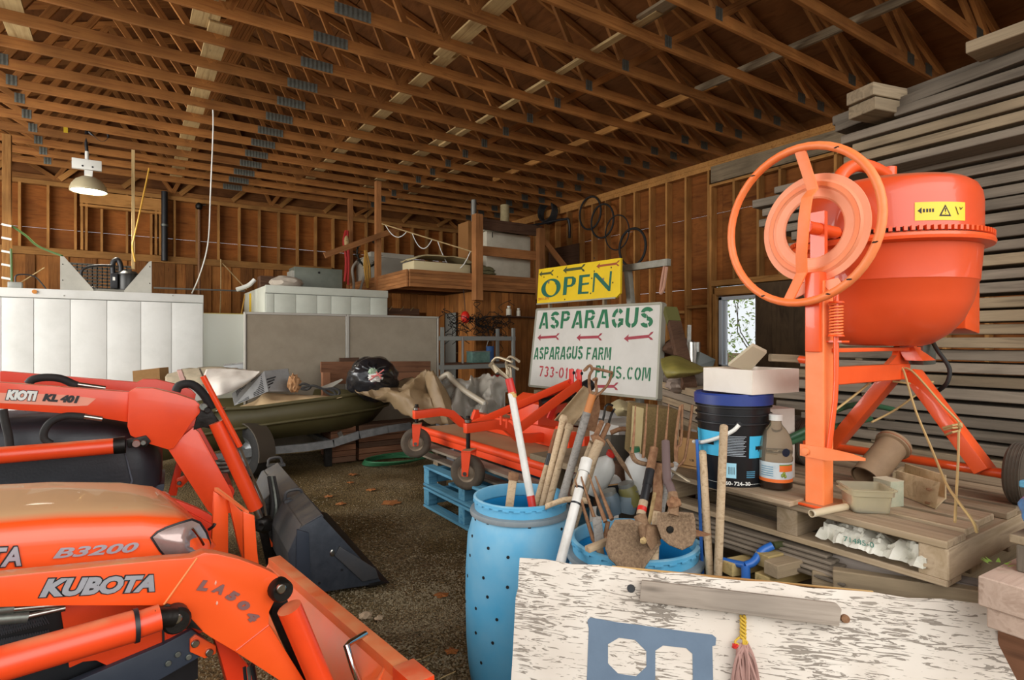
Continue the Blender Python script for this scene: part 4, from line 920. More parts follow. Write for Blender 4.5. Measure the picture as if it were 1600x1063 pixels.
# front guard standing before the far headlamp
gm_ = M_ORA
KU.plate('guard_plate', [(335, 769), (357, 780), (357, 872), (330, 866)], .52, .02, gm_, ku); KU.plate('guard_plate', [(357, 781), (382, 803), (396, 810), (405, 884), (380, 876), (372, 850)], .50, .02, gm_, ku)
KU.plate('guard_edge', [(380, 800), (398, 806), (404, 884), (382, 880)], .40, .02, gm_, ku)
MB().prism([KU.K(335, 767, .53), KU.K(383, 801, .41), KU.K(389, 804, .41), KU.K(341, 767, .53)], (0, 0, .012)).build('guard_top', M_ORAW, ku)
KU.plate('rear_plate', [(295, 800), (332, 820), (332, 842), (318, 838)], .78, .03, M_REDO, ku)
tubep('guard_cable', spline([KU.K(326, 828, .45), KU.K(333, 823, .44), KU.K(336, 818, .44)]), .006, M_BLACK, ku, 6)
# bucket
zB_ = .42
ti0, si0, _ = KU.loc(onz(427, 877, zB_)); to0, so0, _ = KU.loc(onz(441, 867, zB_)); ti1, si1, _ = KU.loc(onz(621, 1050, zB_)); to1, so1, _ = KU.loc(onz(639, 1038, zB_))
tI, tO = (ti0+ti1)/2, (to0+to1)/2; sF, sN = so0, so1-.10
bk = bpy.data.objects.new('bucket', None); link(bk, ku, Matrix.Translation(KU.W(tI, 0, 0)))
def btz(nm, pts, mat=M_ORAW, o=sN, th=None): return KU.tz(nm, pts, o, th if th else sF-sN, mat, bk, bevel=.002, smooth=40)
btz('top_lip', [(tI, zB_-.05), (tI+.012, zB_-.05), (tI+.012, zB_-.012), (tO, zB_-.012), (tO, zB_), (tI, zB_)])
prof = [(tI+.01, zB_-.02), (tI-.05, .30), (tI-.07, .20), (tI-.03, .09), (tI+.04, .03), (tO+.03, .012)]
btz('back_plate', prof+[(t+.012, z+.014) for t, z in reversed(prof)])
sidep = prof + [(tO+.03, .03), (tO+.02, .28), (tO, zB_-.01)]
KU.tz('side_plate', sidep, sN-.012, .012, M_ORAW, bk); KU.tz('side_plate', sidep, sF, .012, M_ORAW, bk)
btz('cutting_edge', [(tO-.05, .004), (tO+.06, .004), (tO+.04, .02), (tO-.05, .02)], M_DARKSTEEL)
KU.tz('corner_cap', [(tI-.01, zB_-.06), (tO+.012, zB_-.06), (tO+.012, zB_+.008), (tI-.01, zB_+.008)], sN-.02, .13, M_ORA2, bk)
for k in range(2):
    p = onz(600+k*18, 1058+k*14, .36); KU.tz('mount_ear', [(tI-.2, .18), (tI-.02, .36), (tI+.01, .40), (tI+.01, .2), (tI-.1, .14)], KU.loc(p)[1], .014, M_ORAW, bk)
hk = onz(571, 991, zB_+.005); h2 = onz(541, 1008, zB_+.02); tt, ss, _ = KU.loc(onz(553, 1043, zB_-.05)); 
tubep('grab_hook', [hk, h2+(hk-h2)*.15, h2, KU.W(tt, ss, zB_-.06), KU.W(tt+.02, ss-.01, zB_-.12)], .011, M_CHROME, bk, 10)

# ---------------- the farther tractor
KI = Side(-1.34, 3.61, 59.5)
ki = thing('farther_loader_tractor', 'farther orange tractor with black bonnet and charcoal loader bucket', 'tractor', KI.W(-1.3, .45, 0))
IA = [(-70, 593), (0, 598), (201, 613), (212, 607), (239, 607), (276, 616), (305, 626), (314, 635), (312, 646), (299, 661), (284, 684), (271, 701), (263, 703), (230, 693), (204, 681), (199, 667), (199, 660), (130, 649), (0, 639), (-70, 633)]
ia = KI.plate('loader_arm', [(-70, 593), (0, 598), (205, 613), (215, 640), (199, 660), (130, 649), (0, 639), (-70, 633)], 0, .07, M_ORA2, ki)
KI.plate('knee_plate', [(201, 613), (212, 607), (239, 607), (276, 616), (305, 626), (314, 635), (312, 646), (299, 661), (284, 684), (271, 701), (263, 703), (230, 693), (204, 681), (199, 667)], -.02, .10, M_ORA2, ki)
KI.plate('arm_leg', [(261, 700), (276, 690), (302, 668), (311, 676), (361, 767), (372, 800), (334, 806), (325, 799)], .0, .07, M_ORA2, ki)
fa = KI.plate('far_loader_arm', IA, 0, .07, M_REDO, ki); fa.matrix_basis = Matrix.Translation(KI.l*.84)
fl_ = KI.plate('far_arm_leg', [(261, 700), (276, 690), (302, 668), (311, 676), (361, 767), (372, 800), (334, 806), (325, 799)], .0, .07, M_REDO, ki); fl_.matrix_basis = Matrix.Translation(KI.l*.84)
KI.plate('decal_band', [(-60, 612), (100, 617), (150, 623), (137, 634), (110, 635), (0, 630), (-60, 628)], -.002, .002, paint('decal_pale', '#ee9a80', .4), ia, 0)
text_on(KI, 'lettering', 'KIOTI', M_WHITE, ia, (9, 625), (57, 627), (13, 609), -.003, bold=.075, shear=.15, outline=M_BLACK)
text_on(KI, 'lettering', 'KL 401', M_BLACK, ia, (66, 627), (123, 630.5), (71, 615), -.003, bold=.07, shear=.2)
# lift cylinder and its ends
tubep('lift_cylinder', [KI.K(-60, 717, -.05), KI.K(180, 697, -.05)], .042, M_ORA2, ki, 20); tubep('cylinder_head', [KI.K(178, 697, -.05), KI.K(196, 695, -.05)], .046, M_DARKSTEEL, ki, 16)
KI.plate('clevis', [(197, 688), (228, 681), (236, 690), (228, 699), (200, 700)], -.04, .05, M_DARKSTEEL, ki)
pin(KI, 213, 693, -.045, .022, .02, M_STEEL, ki); pin(KI, 224, 692, -.045, .014, .012, M_GALV, ki)
KI.plate('knee_link', [(313, 634), (330, 640), (345, 662), (335, 672), (318, 668), (302, 672)], -.01, .05, M_DARKSTEEL, ki)
pin(KI, 318, 636, -.03, .022, .014, M_GALV, ki); pin(KI, 324, 641, -.035, .018, .014, M_DARKSTEEL, ki); 
tubep('tilt_cylinder', [KI.K(338, 660, -.02), KI.K(400, 795, -.02)], .042, M_ORA2, ki, 18); tubep('tilt_rod', [KI.K(400, 795, -.02), KI.K(408, 815, -.02)], .022, M_STEEL, ki, 10)
MB().blob(KI.K(410, 818, 0), (.06, .06, .06), 2, .3).build('rod_eye', M_DARKSTEEL, ki)
tubep('level_indicator_tube', [KI.K(317, 588, -.08), KI.K(375, 698, -.06)], .016, M_ORA2, ki, 10); tubep('level_indicator_rod', [KI.K(374, 697, -.06), KI.K(413, 788, -.05), KI.K(416, 806, -.05)], .007, M_STEEL, ki, 6); tubep('indicator_tip', [KI.K(312, 576, -.08), KI.K(318, 590, -.08)], .005, M_STEEL, ki, 6)
tubep('indicator_clip', [KI.K(338, 643, -.06), KI.K(352, 637, -.08)], .006, M_STEEL, ki, 6)
for nm, pts, o, r in (('hose', [(44, 600), (52, 593), (72, 590), (95, 592), (116, 601), (122, 602)], .42, .022), ('hose', [(275, 612), (280, 603), (295, 600), (308, 606), (322, 622), (330, 640)], .05, .024), ('hose', [(5, 640), (8, 660), (13, 680), (15, 698)], -.02, .018), ('hose', [(135, 652), (105, 650), (82, 658), (70, 672), (69, 686), (80, 694)], -.02, .018)):
    tubep(nm, spline([KI.K(x, y, o) for x, y in pts]), r, M_RUBBER, ki, 8)
for pts, o in (([(122, 601), (165, 607)], .38), ([(132, 651), (160, 655)], -.03)): tubep('hose_fitting', [KI.K(x, y, o) for x, y in pts], .014, M_STEEL, ki, 8)
KI.plate('guard_bar', [(276, 722), (284, 735), (276, 775), (262, 775)], .3, .04, M_REDO, ki); KI.plate('lug', [(276, 748), (289, 743), (294, 752), (284, 762), (275, 762)], .25, .02, M_ORA2, ki); pin(KI, 280, 755, .24, .012, .01, M_GALV, ki)
# bonnet (dark)
M_BON = paint('dark_bonnet', '#1b1e24', .42, .05, '#262a31', 6, .5, bump=.08, bscale=80, dust='#55565a', dustz=(.75, 1.0))
KI.hood('bonnet', [(-1.9, .64, 1.10, .30), (-1.3, .63, 1.085, .30), (-1.0, .62, 1.05, .30), (-.86, .62, .99, .295), (-.77, .63, .90, .27), (-.735, .66, .82, .22)], .45, M_BON, ki, ex=(.3, .6))
for k in range(3):
    x = 48+44*k; KI.plate('louvre', [(x-4, 757), (x+12, 755), (x+24, 770), (x+4, 771)], .142, .012, M_DARKSTEEL, ki, 0)
KI.plate('bonnet_seam', [(194, 706), (196, 706), (208, 752), (196, 776), (193, 776), (205, 752)], .145, .006, paint('seam_grey', '#4a4e58', .5), ki, 0)
KI.tz('chassis', [(-1.9, .40), (-.75, .40), (-.72, .64), (-1.9, .64)], .22, .46, M_NAVY, ki)
tyre(KI, -1.05, -.1, .32, .22, ki); tyre(KI, -1.05, .98, .32, .22, ki)
KI.tz('axle_beam', [(-1.1, .26), (-1.0, .26), (-1.0, .38), (-1.1, .38)], -.05, .98, M_NAVY, ki)
# bucket
pl_ = onz(595, 909, .015); tL, sE, _ = KI.loc(pl_)
sideb = [KI.loc(KI.K(px, py, sE)) for px, py in ((467, 825), (502, 803), (592, 902))]
(tb, _, zb_), (tf, _, zf_), _x = sideb
sFb = sE+1.62
kb = bpy.data.objects.new('bucket', None); link(kb, ki, Matrix.Translation(KI.W(tb, 0, 0)))
prof = [(tb, zb_), (tb-.06, zb_-.13), (tb-.05, .12), (tb+.02, .04), (tL-.05, .012)]
pk = dict(o=sE, th=sFb-sE)
KI.tz('back_plate', prof+[(t+.015, z+.015) for t, z in reversed(prof)], sE, sFb-sE, M_CHAR, kb)
KI.tz('top_plate', [(tb, zb_), (tf, zf_), (tf+.012, zf_-.012), (tf+.01, zf_-.07), (tf, zf_-.07), (tf-.005, zf_-.016), (tb+.005, zb_-.016)], sE-.005, sFb-sE+.01, M_CHAR, kb)
sd = prof+[(tL, .02), (tL-.03, .06), (tf, zf_-.01)]
for o in (sE-.014, sFb): KI.tz('side_plate', sd, o, .014, paint('dark_side_plate', '#30363f', .5, .2, '#454a52', 14, .6, bump=.05), kb)
KI.tz('wear_plate', [(tL-.02, .05), (tL-.04, .11), (tf+.10, zf_-.20), (tf+.07, zf_-.25), (tL-.12, .05)], sE-.03, .016, M_CHAR, kb)
KI.tz('cutting_edge', [(tL-.08, .004), (tL+.05, .004), (tL, .024), (tL-.08, .024)], sE-.02, sFb-sE+.04, M_DARKSTEEL, kb)
KI.tz('side_rib', [(tb-.015, zb_+.0), (tb+.05, zb_-.03), (tb+.06, .1), (tb-.02, .1)], sE-.03, .02, M_NAVY, kb)
for px, py in ((462, 782), (432, 728)):
    c = onz(px, py, zb_+.02); t, o, _ = KI.loc(c)
    for dt in (0, .055): MB().bar(KI.W(t-.07, o+dt, zb_+.02), KI.W(t+.07, o+dt, zb_+.02), .016, .02).build('hook_base', M_CHAR, kb)
    tubep('hook', spline([KI.W(t-.06, o+.03, zb_+.02), KI.W(t-.05, o+.03, zb_+.075), KI.W(t+.03, o+.03, zb_+.08), KI.W(t+.05, o+.03, zb_+.03)]), .011, M_CHAR, kb, 6)
MB().blob(KI.W(tf+.06, sE-.016, .25), (.015, .004, .02), 5).build('scrape', M_STEEL, kb)
for dt, z in ((.19, .14), (.06, .09)): MB().lathe([(0, 0), (.008, 0), (.008, .003), (0, .003)], 8, axisM(KI.W(tb+.05+dt, sE-.0145, z), -KI.l)).build('drain_hole', M_BLACK, kb)
# quick hitch and hoses behind the bucket
KI.plate('hitch_plate', [(398, 800), (425, 770), (440, 800), (440, 880), (418, 890)], .35, .04, M_DARKSTEEL, ki); KI.plate('hitch_plate', [(405, 790), (425, 770), (440, 800), (438, 860), (415, 870)], .75, .04, M_DARKSTEEL, ki)
KI.plate('hitch_marker', [(421, 838), (430, 834), (436, 848), (424, 856)], .3, .02, M_ORA, ki)
for k in range(3): tubep('hose', spline([KI.K(420+4*k, 745, .4), KI.K(426+5*k, 790, .3), KI.K(422+6*k, 830, .3), KI.K(430+5*k, 850, .3)]), .012, M_RUBBER if k != 1 else M_GALV, ki, 6)
tubep('cross_tube', [KI.K(352, 770, .05), KI.K(352, 770, .05)+KI.l*.82], .05, M_REDO, ki, 12)
for k in range(3): tubep('spring_ring', [KI.K(352, 722+6*k, .3)+V(.06*math.cos(a*.52), .06*math.sin(a*.52), 0) for a in range(12)], .012, M_GALV, ki, 6, closed=True)
# ------------------------------------------------------------------ pallet with the mixer on it
ZD = .935                                              # top of the deck
pt = thing('mixer_pallet', 'weathered wooden pallet carrying the orange cement mixer', 'pallet', (2.4, 1.25, .805))
x = 1.905
for k, wd in enumerate((.135, .10, .13, .095, .13, .10, .13)):
    board('deck_board', (x+wd/2, .665+.012*((k*7) % 3), ZD-.011), (x+wd/2, 1.745, ZD-.011), wd, .022, M_PALLET, pt); x += wd+.038
for y in (.70, 1.14, 1.69): board('stringer', (1.91, y, ZD-.067), (2.98, y, ZD-.067), .075, .09, M_PALLET, pt)
for xx in (1.96, 2.45, 2.92): board('bottom_board', (xx, .665, .814), (xx, 1.745, .814), .10, .02, M_PALLET, pt)
# ------------------------------------------------------------------ timber under the pallet
lp = thing('crib_block', 'stout timber blocks holding up the mixer pallet', 'block', (2.5, 1.2, 0))
for y in (.85, 1.5): 
    for z in range(4): board('block', (2.2, y, .09+.18*z), (2.9, y, .09+.18*z), .16, .175, M_GREYD, lp)
board('cap_beam', (2.3, .72, .775), (2.3, 1.8, .775), .1, .055, M_GREYD, lp); board('cap_beam', (2.8, .72, .775), (2.8, 1.8, .775), .1, .055, M_GREYD, lp)
def tim(lab, a, b, w_, t_, mat, cat='plank', grp='loose planks under the mixer pallet', nm='plank', up=(0, 0, 1)):
    o = board(nm, a, b, w_, t_, mat, None, up); return tag(o, lab, cat, grp)
# thin strips stacked below the near edge
for k in range(5):
    tim(f'thin weathered strip under the pallet edge, {["topmost", "second", "third", "fourth", "lowest"][k]} of the stack', (2.03-.012*k, 1.0-.02*k, .788-.013*k), (2.01-.012*k, 1.60, .788-.013*k), .26, .011, M_GREY, 'strip', 'thin strips stacked under the pallet', 'timber_strip')
def lev(px, py, d, z): q = P(px, py, d); q.z = z; return q
tim('long grey plank slanting out below the pallet corner', lev(1278, 868, 1.97, .768), lev(1540, 940, 1.68, .765), .075, .045, wood('mauve_timber', '#857a70', '#978b81', '#71675e', tint=.05))
tim('broad grey plank with rounded end behind the white board', lev(1272, 890, 1.92, .725), lev(1480, 930, 1.72, .72), .12, .05, M_GREYD)
tim('long tan plank lying along the top of the white board', lev(1302, 910, 1.83, .735), lev(1560, 950, 1.62, .752), .04, .080, M_GREYD)
M_YEL = wood('fresh_timber', '#a08a58', '#b59e6c', '#84703f', tint=0.15)
for k, (px, py, d, z0, mat, L_, lab) in enumerate(((1204, 880, 1.90, .742, M_GREYD, .26, 'short brown timber offcut beside the blue cutter, near one'), (1190, 876, 1.97, .745, M_YEL, .28, 'short yellowish timber offcut beside the blue cutter, far one'), (1190, 898, 1.93, .69, M_YEL, .38, 'yellow timber offcut lying lowest below the blue cutter'), (1135, 890, 2.02, .70, M_YEL, .22, 'yellow timber offcut touching the blue cutter shaft'))):
    q = lev(px, py, d, z0); tim(lab, q, q+V(L_, -.04, 0), .058, .045, mat, 'offcut', 'short timber offcuts', 'timber_offcut')
tim('yellowish timber lying below the offcuts', (1.84, .98, .605), (1.84, 1.33, .605), .20, .045, M_YEL)
tim('brown timber under the yellowish one behind the second barrel', (2.06, .7, .557), (2.10, 1.8, .557), .22, .05, M_GREYD)
b2 = thing('support_bench', 'rough bench of old planks beneath the loose timber', 'bench', (1.85, 1.4, 0))
for y in (1.0, 1.62):
    board('leg', (1.97, y, .02), (1.97, y, .50), .07, .07, M_GREYD, b2, up=(0, 1, 0)); board('leg', (2.13, y, .02), (2.13, y, .50), .07, .07, M_GREYD, b2, up=(0, 1, 0))
board('top_plank', (2.05, .78, .515), (2.05, 1.72, .515), .30, .03, M_GREYD, b2)

# ------------------------------------------------------------------ the cement mixer
MXO = paint('mixer_orange', '#ef5a24', .38, 0, '#e24d1a', 4, .4, coat=.25, dust='#a8764f', dustz=(.75, 1.0), dustmask=(.2, .5))
MXL = paint('mixer_light_orange', '#f57a3a', .5, 0, '#f08e58', 6, .5)
MXD = paint('mixer_drum_orange', '#dc4f24', .36, 0, '#d04a22', 3, .5, coat=.3, dust='#8d6647', dustz=(.7, 1.0), dustmask=(.2, .45))
LEGX, LEGY = 1.965, 1.055
mxr = thing('cement_mixer', 'orange cement mixer with large tilting handwheel on the pallet', 'cement mixer', (LEGX, LEGY, ZD))
board('front_leg', (LEGX, LEGY, ZD), (LEGX, LEGY, 1.70), .064, .064, MXL, mxr, up=(0, 1, 0)); board('foot_plate', (LEGX-.06, LEGY, ZD+.006), (LEGX+.10, LEGY, ZD+.006), .11, .01, MXO, mxr)
AX, AZ = 2.60, 1.37
board('cross_beam', (LEGX, LEGY, 1.375), (AX, LEGY, 1.375), .05, .062, MXO, mxr)
MB().prism([V(LEGX+.03, LEGY-.006, 1.40), V(LEGX+.10, LEGY-.006, 1.405), V(LEGX+.03, LEGY-.006, 1.50)], (0, .012, 0)).build('gusset', MXO, mxr, smooth=0)
MB().prism([V(LEGX+.03, LEGY-.006, 1.345), V(LEGX+.09, LEGY-.006, 1.345), V(LEGX+.03, LEGY-.006, 1.24)], (0, .012, 0)).build('gusset', MXO, mxr, smooth=0)
FR, FL = V(2.555, .775, 1.03), V(2.60, 1.335, 1.03)
MB().bar((AX, LEGY-.03, AZ), FR, .05, .075, (1, 0, 0)).build('rear_leg', MXO, mxr, bevel=.004); MB().bar((AX, LEGY+.03, AZ), FL, .05, .075, (1, 0, 0)).build('rear_leg', MXO, mxr, bevel=.004)
tubep('axle', [FR+V(0, -.14, 0), FL+V(0, .14, 0)], .018, MXO, mxr, 12)
MB().prism([V(AX-.06, LEGY-.09, 1.42), V(AX+.06, LEGY-.09, 1.42), V(AX+.05, LEGY-.03, 1.47), V(AX+.05, LEGY-.03, 1.62), V(AX-.05, LEGY-.03, 1.62), V(AX-.06, LEGY-.06, 1.47)], (0, .06, 0)).build('rear_bracket', MXO, mxr)
MB().prism([V(AX-.16, LEGY-.01, 1.40), V(AX+.02, LEGY-.01, 1.40), V(AX+.02, LEGY-.01, 1.50), V(AX-.05, LEGY-.01, 1.50), V(AX-.08, LEGY-.01, 1.44)], (0, .02, 0)).build('gusset', MXO, mxr, smooth=0)
# wheels
for y, nm in ((FR.y-.10, 'wheel'), (FL.y+.10, 'wheel')):
    Mw = axisM((FR.x, y, ZD+.105), (0, 1, 0))
    wo = MB().lathe([(.066, -.026), (.09, -.030), (.103, -.022), (.105, 0), (.103, .022), (.09, .030), (.066, .026)], 32, Mw, cap=False).build(nm, M_TYRE, mxr)
    MB().lathe([(0, -.018), (.03, -.022), (.066, -.016), (.066, .016), (0, .02)], 24, Mw).build('hub', MXO, wo)
    for k in (-.018, -.009, 0, .009, .018): MB().tube([Mw @ Vector((.1045*math.cos(a*.262), .1045*math.sin(a*.262), k)) for a in range(24)], .0022, 4, closed=True).build('tread_rib', M_TYRE, wo)
# drum
DC = V(2.45, 1.06, 0); Md = Matrix.Translation(DC)
dr = MB().lathe([(0, 1.478), (.12, 1.478), (.15, 1.486), (.205, 1.525), (.245, 1.575), (.272, 1.64), (.287, 1.71), (.291, 1.715), (.300, 1.83), (.302, 1.835)], 64, Md).build('lower_drum', MXD, mxr, smooth=30)
rg_ = MB().lathe([(.300, 1.835), (.333, 1.842), (.336, 1.852), (.333, 1.862), (.318, 1.868), (.300, 1.885)], 64, Md, cap=False).build('drum_flange', MXO, dr, smooth=30)
tm = MB()
for k in range(96):
    a = 2*math.pi*k/96; tm.box(DC+V(.322*math.cos(a), .322*math.sin(a), 1.877), (.022, .011, .016), Matrix.Rotation(a, 3, 'Z'))
tag(tm.build('ring_gear_teeth', MXO, dr, smooth=0), kind='stuff'); MB().lathe([(.302, 1.866), (.318, 1.867), (.318, 1.872), (.302, 1.886)], 64, Md, cap=False).build('ring_gap', M_DARKSTEEL, dr)
MB().lathe([(.302, 1.884), (.302, 2.0), (.298, 2.03), (.285, 2.058), (.26, 2.078), (.20, 2.092), (.175, 2.10), (.165, 2.10), (.165, 2.09), (.20, 2.04), (.28, 1.98), (.285, 1.88)], 64, Md, cap=False).build('upper_drum', MXD, dr, smooth=30)
MB().lathe([(.2865, 1.716), (.2895, 1.72), (.2915, 1.724)], 64, Md, cap=False).build('seam_bead', MXL, dr)
for k in range(3):
    a = 2.1*k; MB().bar(DC+V(.26*math.cos(a), .26*math.sin(a), 1.66), DC+V(.1*math.cos(a), .1*math.sin(a), 1.95), .10, .008).build('mixing_blade', MXD, dr)
def cylpoly(nm, polys, mat, parent, a0, z0, r, lift):
    """flat printed shapes wrapped on the drum: (u metres around, v metres up)"""
    mb = MB()
    for pl in polys:
        bm = bmesh.new(); vs = [bm.verts.new((x, y, 0)) for x, y in pl]; bm.faces.new(vs)
        bmesh.ops.triangulate(bm, faces=bm.faces[:]); bmesh.ops.subdivide_edges(bm, edges=bm.edges[:], cuts=3, use_grid_fill=True)
        for v in bm.verts: v.index
        bm.verts.index_update()
        mb.add([DC+V((r+lift)*math.cos(a0+v.co.x/r), (r+lift)*math.sin(a0+v.co.x/r), z0+v.co.y) for v in bm.verts], [tuple(v.index for v in f.verts) for f in bm.faces]); bm.free()
    return mb.build(nm, mat, parent, smooth=60)
a0 = R(236); YS = paint('label_yellow', '#f1c928', .45)
def rect(x0, y0, x1, y1): return [(x0, y0), (x1, y0), (x1, y1), (x0, y1)]
st_ = MB()
for k in range(12):
    u0, u1 = -.086+.172*k/12, -.086+.172*(k+1)/12
    st_.add([DC+V(.3035*math.cos(a0+u/.3035), .3035*math.sin(a0+u/.3035), 1.935+v) for u, v in ((u0, -.031), (u1, -.031), (u1, .031), (u0, .031))], [(0, 1, 2, 3)])
st_.build('warning_label', YS, dr)
MK = paint('print_black', '#15140f', .6)
cylpoly('label_print', [[(-.078, 0), (-.066, .011), (-.066, -.011)]]+[rect(x, -.006, x+.006, .006) for x in (-.062, -.052, -.043, -.034)] +
        [[(-.012, -.02), (.030, -.02), (.009, .02)]], MK, dr, a0, 1.937, .3035, .0006)
cylpoly('label_print', [[(-.004, -.015), (.022, -.015), (.009, .011)]], YS, dr, a0, 1.937, .3035, .0011)
cylpoly('label_print', [rect(.007, -.006, .011, .007), rect(.007, -.012, .011, -.009), [(.044, .013), (.047, .013), (.058, -.014), (.055, -.014)], [(.060, .012), (.063, .012), (.067, .004), (.066, .002)], [(.066, .002), (.075, .012), (.073, .013), (.065, .005)]], MK, dr, a0, 1.937, .3035, .0016)
# motor housing behind the drum
mh = MB().prism([V(2.775, .905, 1.545), V(2.925, .905, 1.525), V(2.925, .905, 1.93), V(2.91, .905, 1.985), V(2.86, .905, 2.015), V(2.79, .905, 2.0), V(2.775, .905, 1.95)], (0, .3, 0)).build('motor_housing', MXO, mxr, bevel=.008)
textmesh('lettering', 'TKA', MK, mh, V(2.832, .9045, 1.795), (1, 0, 0), (0, 0, 1), .07, bold=.03, fit=(.082, .062))
for z in (1.90, 1.925, 1.95): MB().box((2.88, .904, z), (.045, .004, .010)).build('vent_slot', M_BLACK, mh)
MB().box((2.70, 1.05, 1.46), (.12, .10, .12)).build('switch_box', M_GALV, mxr, bevel=.006); MB().box((2.66, 1.0, 1.50), (.04, .03, .03)).build('yellow_switch', YS, mxr)
tubep('power_cable', spline([V(2.70, .99, 1.49), P(1465, 548, 2.28), P(1483, 575, 2.25), P(1480, 598, 2.25), P(1466, 611, 2.3)]), .008, M_RUBBER, mxr, 8)
# yoke under and beside the drum
MB().bar((LEGX+.02, LEGY, 1.465), (2.72, LEGY, 1.465), .09, .014).build('yoke_base', MXO, mxr, bevel=.003)
MB().bar((LEGX+.005, LEGY, 1.46), (LEGX+.005, LEGY, 1.73), .10, .05, (0, 1, 0)).build('yoke_front', MXO, mxr, bevel=.004)
# ring plate round the wheel shaft
PC = V(LEGX+.005, LEGY+.02, 1.885); Mp = axisM(PC, (-1, 0, 0))
MB().lathe([(.102, .004), (.108, .008), (.135, .008), (.142, .014), (.158, .014), (.165, .006), (.186, .004), (.186, 0), (.102, 0)], 64, Mp, cap=False).build('locking_plate', paint('plate_orange', '#f7a078', .55, 0, '#f29468', 5, .5), mxr, smooth=30)
MB().lathe([(.1425, .0155), (.157, .0155)], 64, Mp, cap=False).build('plate_groove', MXL, mxr)
MB().bar(PC+V(.03, 0, -.12), PC+V(.03, 0, .06), .05, .02, (1, 0, 0)).build('shaft_bracket', MXO, mxr)
tubep('shaft', [PC+V(-.05, 0, 0), PC+V(.14, 0, 0)], .022, MXO, mxr, 14)
# handwheel with one bent spoke
WC = V(LEGX-.075, LEGY+.03, 1.888); wr_ = .262
hw = tubep('handwheel', [WC+V(0, wr_*math.cos(a*.1309), wr_*math.sin(a*.1309)) for a in range(48)], .0135, MXL, mxr, 12, closed=True)
sp_ = [WC+V(.0, -.005, .255), WC+V(.035, -.03, .12), WC+V(.0, -.03, .09), WC+V(-.01, -.025, .02), WC+V(-.006, -.02, -.02), WC+V(.0, -.01, -.10), WC+V(.02, .0, -.16), WC+V(.0, .035, -.25)]
vs = []; fs = []
for i, p in enumerate(sp_):
    for dx, dy in ((-.004, -.019), (-.004, .019), (.004, .019), (.004, -.019)): vs.append(p+V(dx, dy, 0))
for i in range(len(sp_)-1):
    for k in range(4): fs.append((i*4+k, i*4+(k+1) % 4, i*4+4+(k+1) % 4, i*4+4+k))
fs += [(3, 2, 1, 0), tuple(len(vs)-4+k for k in range(4))]
MB().add(vs, fs).build('spoke', MXL, mxr, smooth=20, bevel=.002)
for a in (.9, 2.1, 3.5, 4.0, 4.3, 5.2): MB().blob(WC+V(-.0125, wr_*math.cos(a), wr_*math.sin(a)), (.0018, .009, .003), int(a*9), .6, 3, 2).build('chipped_paint', M_DARKSTEEL, hw)
# plate lugs, spring, pedal
MB().prism([V(LEGX-.02, LEGY+.035, 1.70), V(LEGX-.02, LEGY+.085, 1.685), V(LEGX-.02, LEGY+.095, 1.66), V(LEGX-.02, LEGY+.075, 1.645), V(LEGX-.02, LEGY+.03, 1.665)], (.008, 0, 0)).build('latch_lug', paint('plate_orange', '#f7a078', .55), mxr)
MB().lathe([(0, 0), (.008, 0), (.006, .006), (0, .007)], 10, axisM((LEGX-.02, LEGY+.078, 1.664), (-1, 0, 0))).build('rivet', M_RUST, mxr)
MB().prism([V(LEGX-.02, LEGY-.035, 1.70), V(LEGX-.02, LEGY-.07, 1.705), V(LEGX-.02, LEGY-.085, 1.68), V(LEGX-.02, LEGY-.06, 1.65), V(LEGX-.02, LEGY-.03, 1.68)], (.008, 0, 0)).build('hook_lug', paint('plate_orange', '#f7a078', .55), mxr)
rx, ry = LEGX-.01, LEGY-.062
tubep('pedal_rod', [V(rx, ry, 1.66), V(rx, ry, 1.38), V(rx, ry+.004, 1.30), V(rx-.01, ry+.018, 1.14)], .0085, MXO, mxr, 10)
tubep('spring', [V(rx+.019*math.cos(k*.7), ry+.019*math.sin(k*.7), 1.515+.0011*k) for k in range(96)], .0032, MXL, mxr, 6)
for z in (1.512, 1.622): MB().lathe([(0, 0), (.026, 0), (.022, .006), (0, .007)], 16, Matrix.Translation(V(rx, ry, z))).build('spring_cap', MXO, mxr)
MB().box((rx+.02, ry+.01, 1.495), (.05, .06, .006)).build('spring_bracket', MXO, mxr)
MB().prism([V(LEGX-.04, LEGY+.045, 1.142), V(LEGX-.04, LEGY+.045, 1.102), V(LEGX-.04, LEGY-.045, 1.100), V(LEGX-.035, LEGY-.12, 1.112), V(LEGX-.03, LEGY-.16, 1.118), V(LEGX-.03, LEGY-.16, 1.126), V(LEGX-.035, LEGY-.12, 1.135), V(LEGX-.04, LEGY-.045, 1.142)], (.006, 0, 0)).build('pedal', MXL, mxr)
MB().lathe([(0, 0), (.014, 0), (.012, .006), (0, .007)], 14, axisM((LEGX-.041, LEGY+.025, 1.12), (-1, 0, 0))).build('pedal_bolt', MXL, mxr)
board('wood_peg', P(1203, 559, 2.02), P(1247, 561, 2.02), .03, .027, M_GREYD, mxr); tubep('peg_socket', [P(1245, 561, 2.02), V(LEGX-.01, LEGY+.03, 1.43)], .014, MXO, mxr, 8)
# bent tube over the drum mouth
tubep('drum_handle', spline([P(1306, 292, 2.10), P(1318, 270, 2.12), P(1340, 258, 2.15), P(1368, 265, 2.18), P(1396, 282, 2.21), P(1425, 296, 2.22)]), .025, MXO, mxr, 14)
tubep('handle_stub', [P(1390, 262, 2.20), P(1389, 300, 2.20)], .024, MXO, mxr, 14); MB().box(P(1385, 292, 2.19), (.07, .05, .02)).build('handle_plate', MXO, mxr)

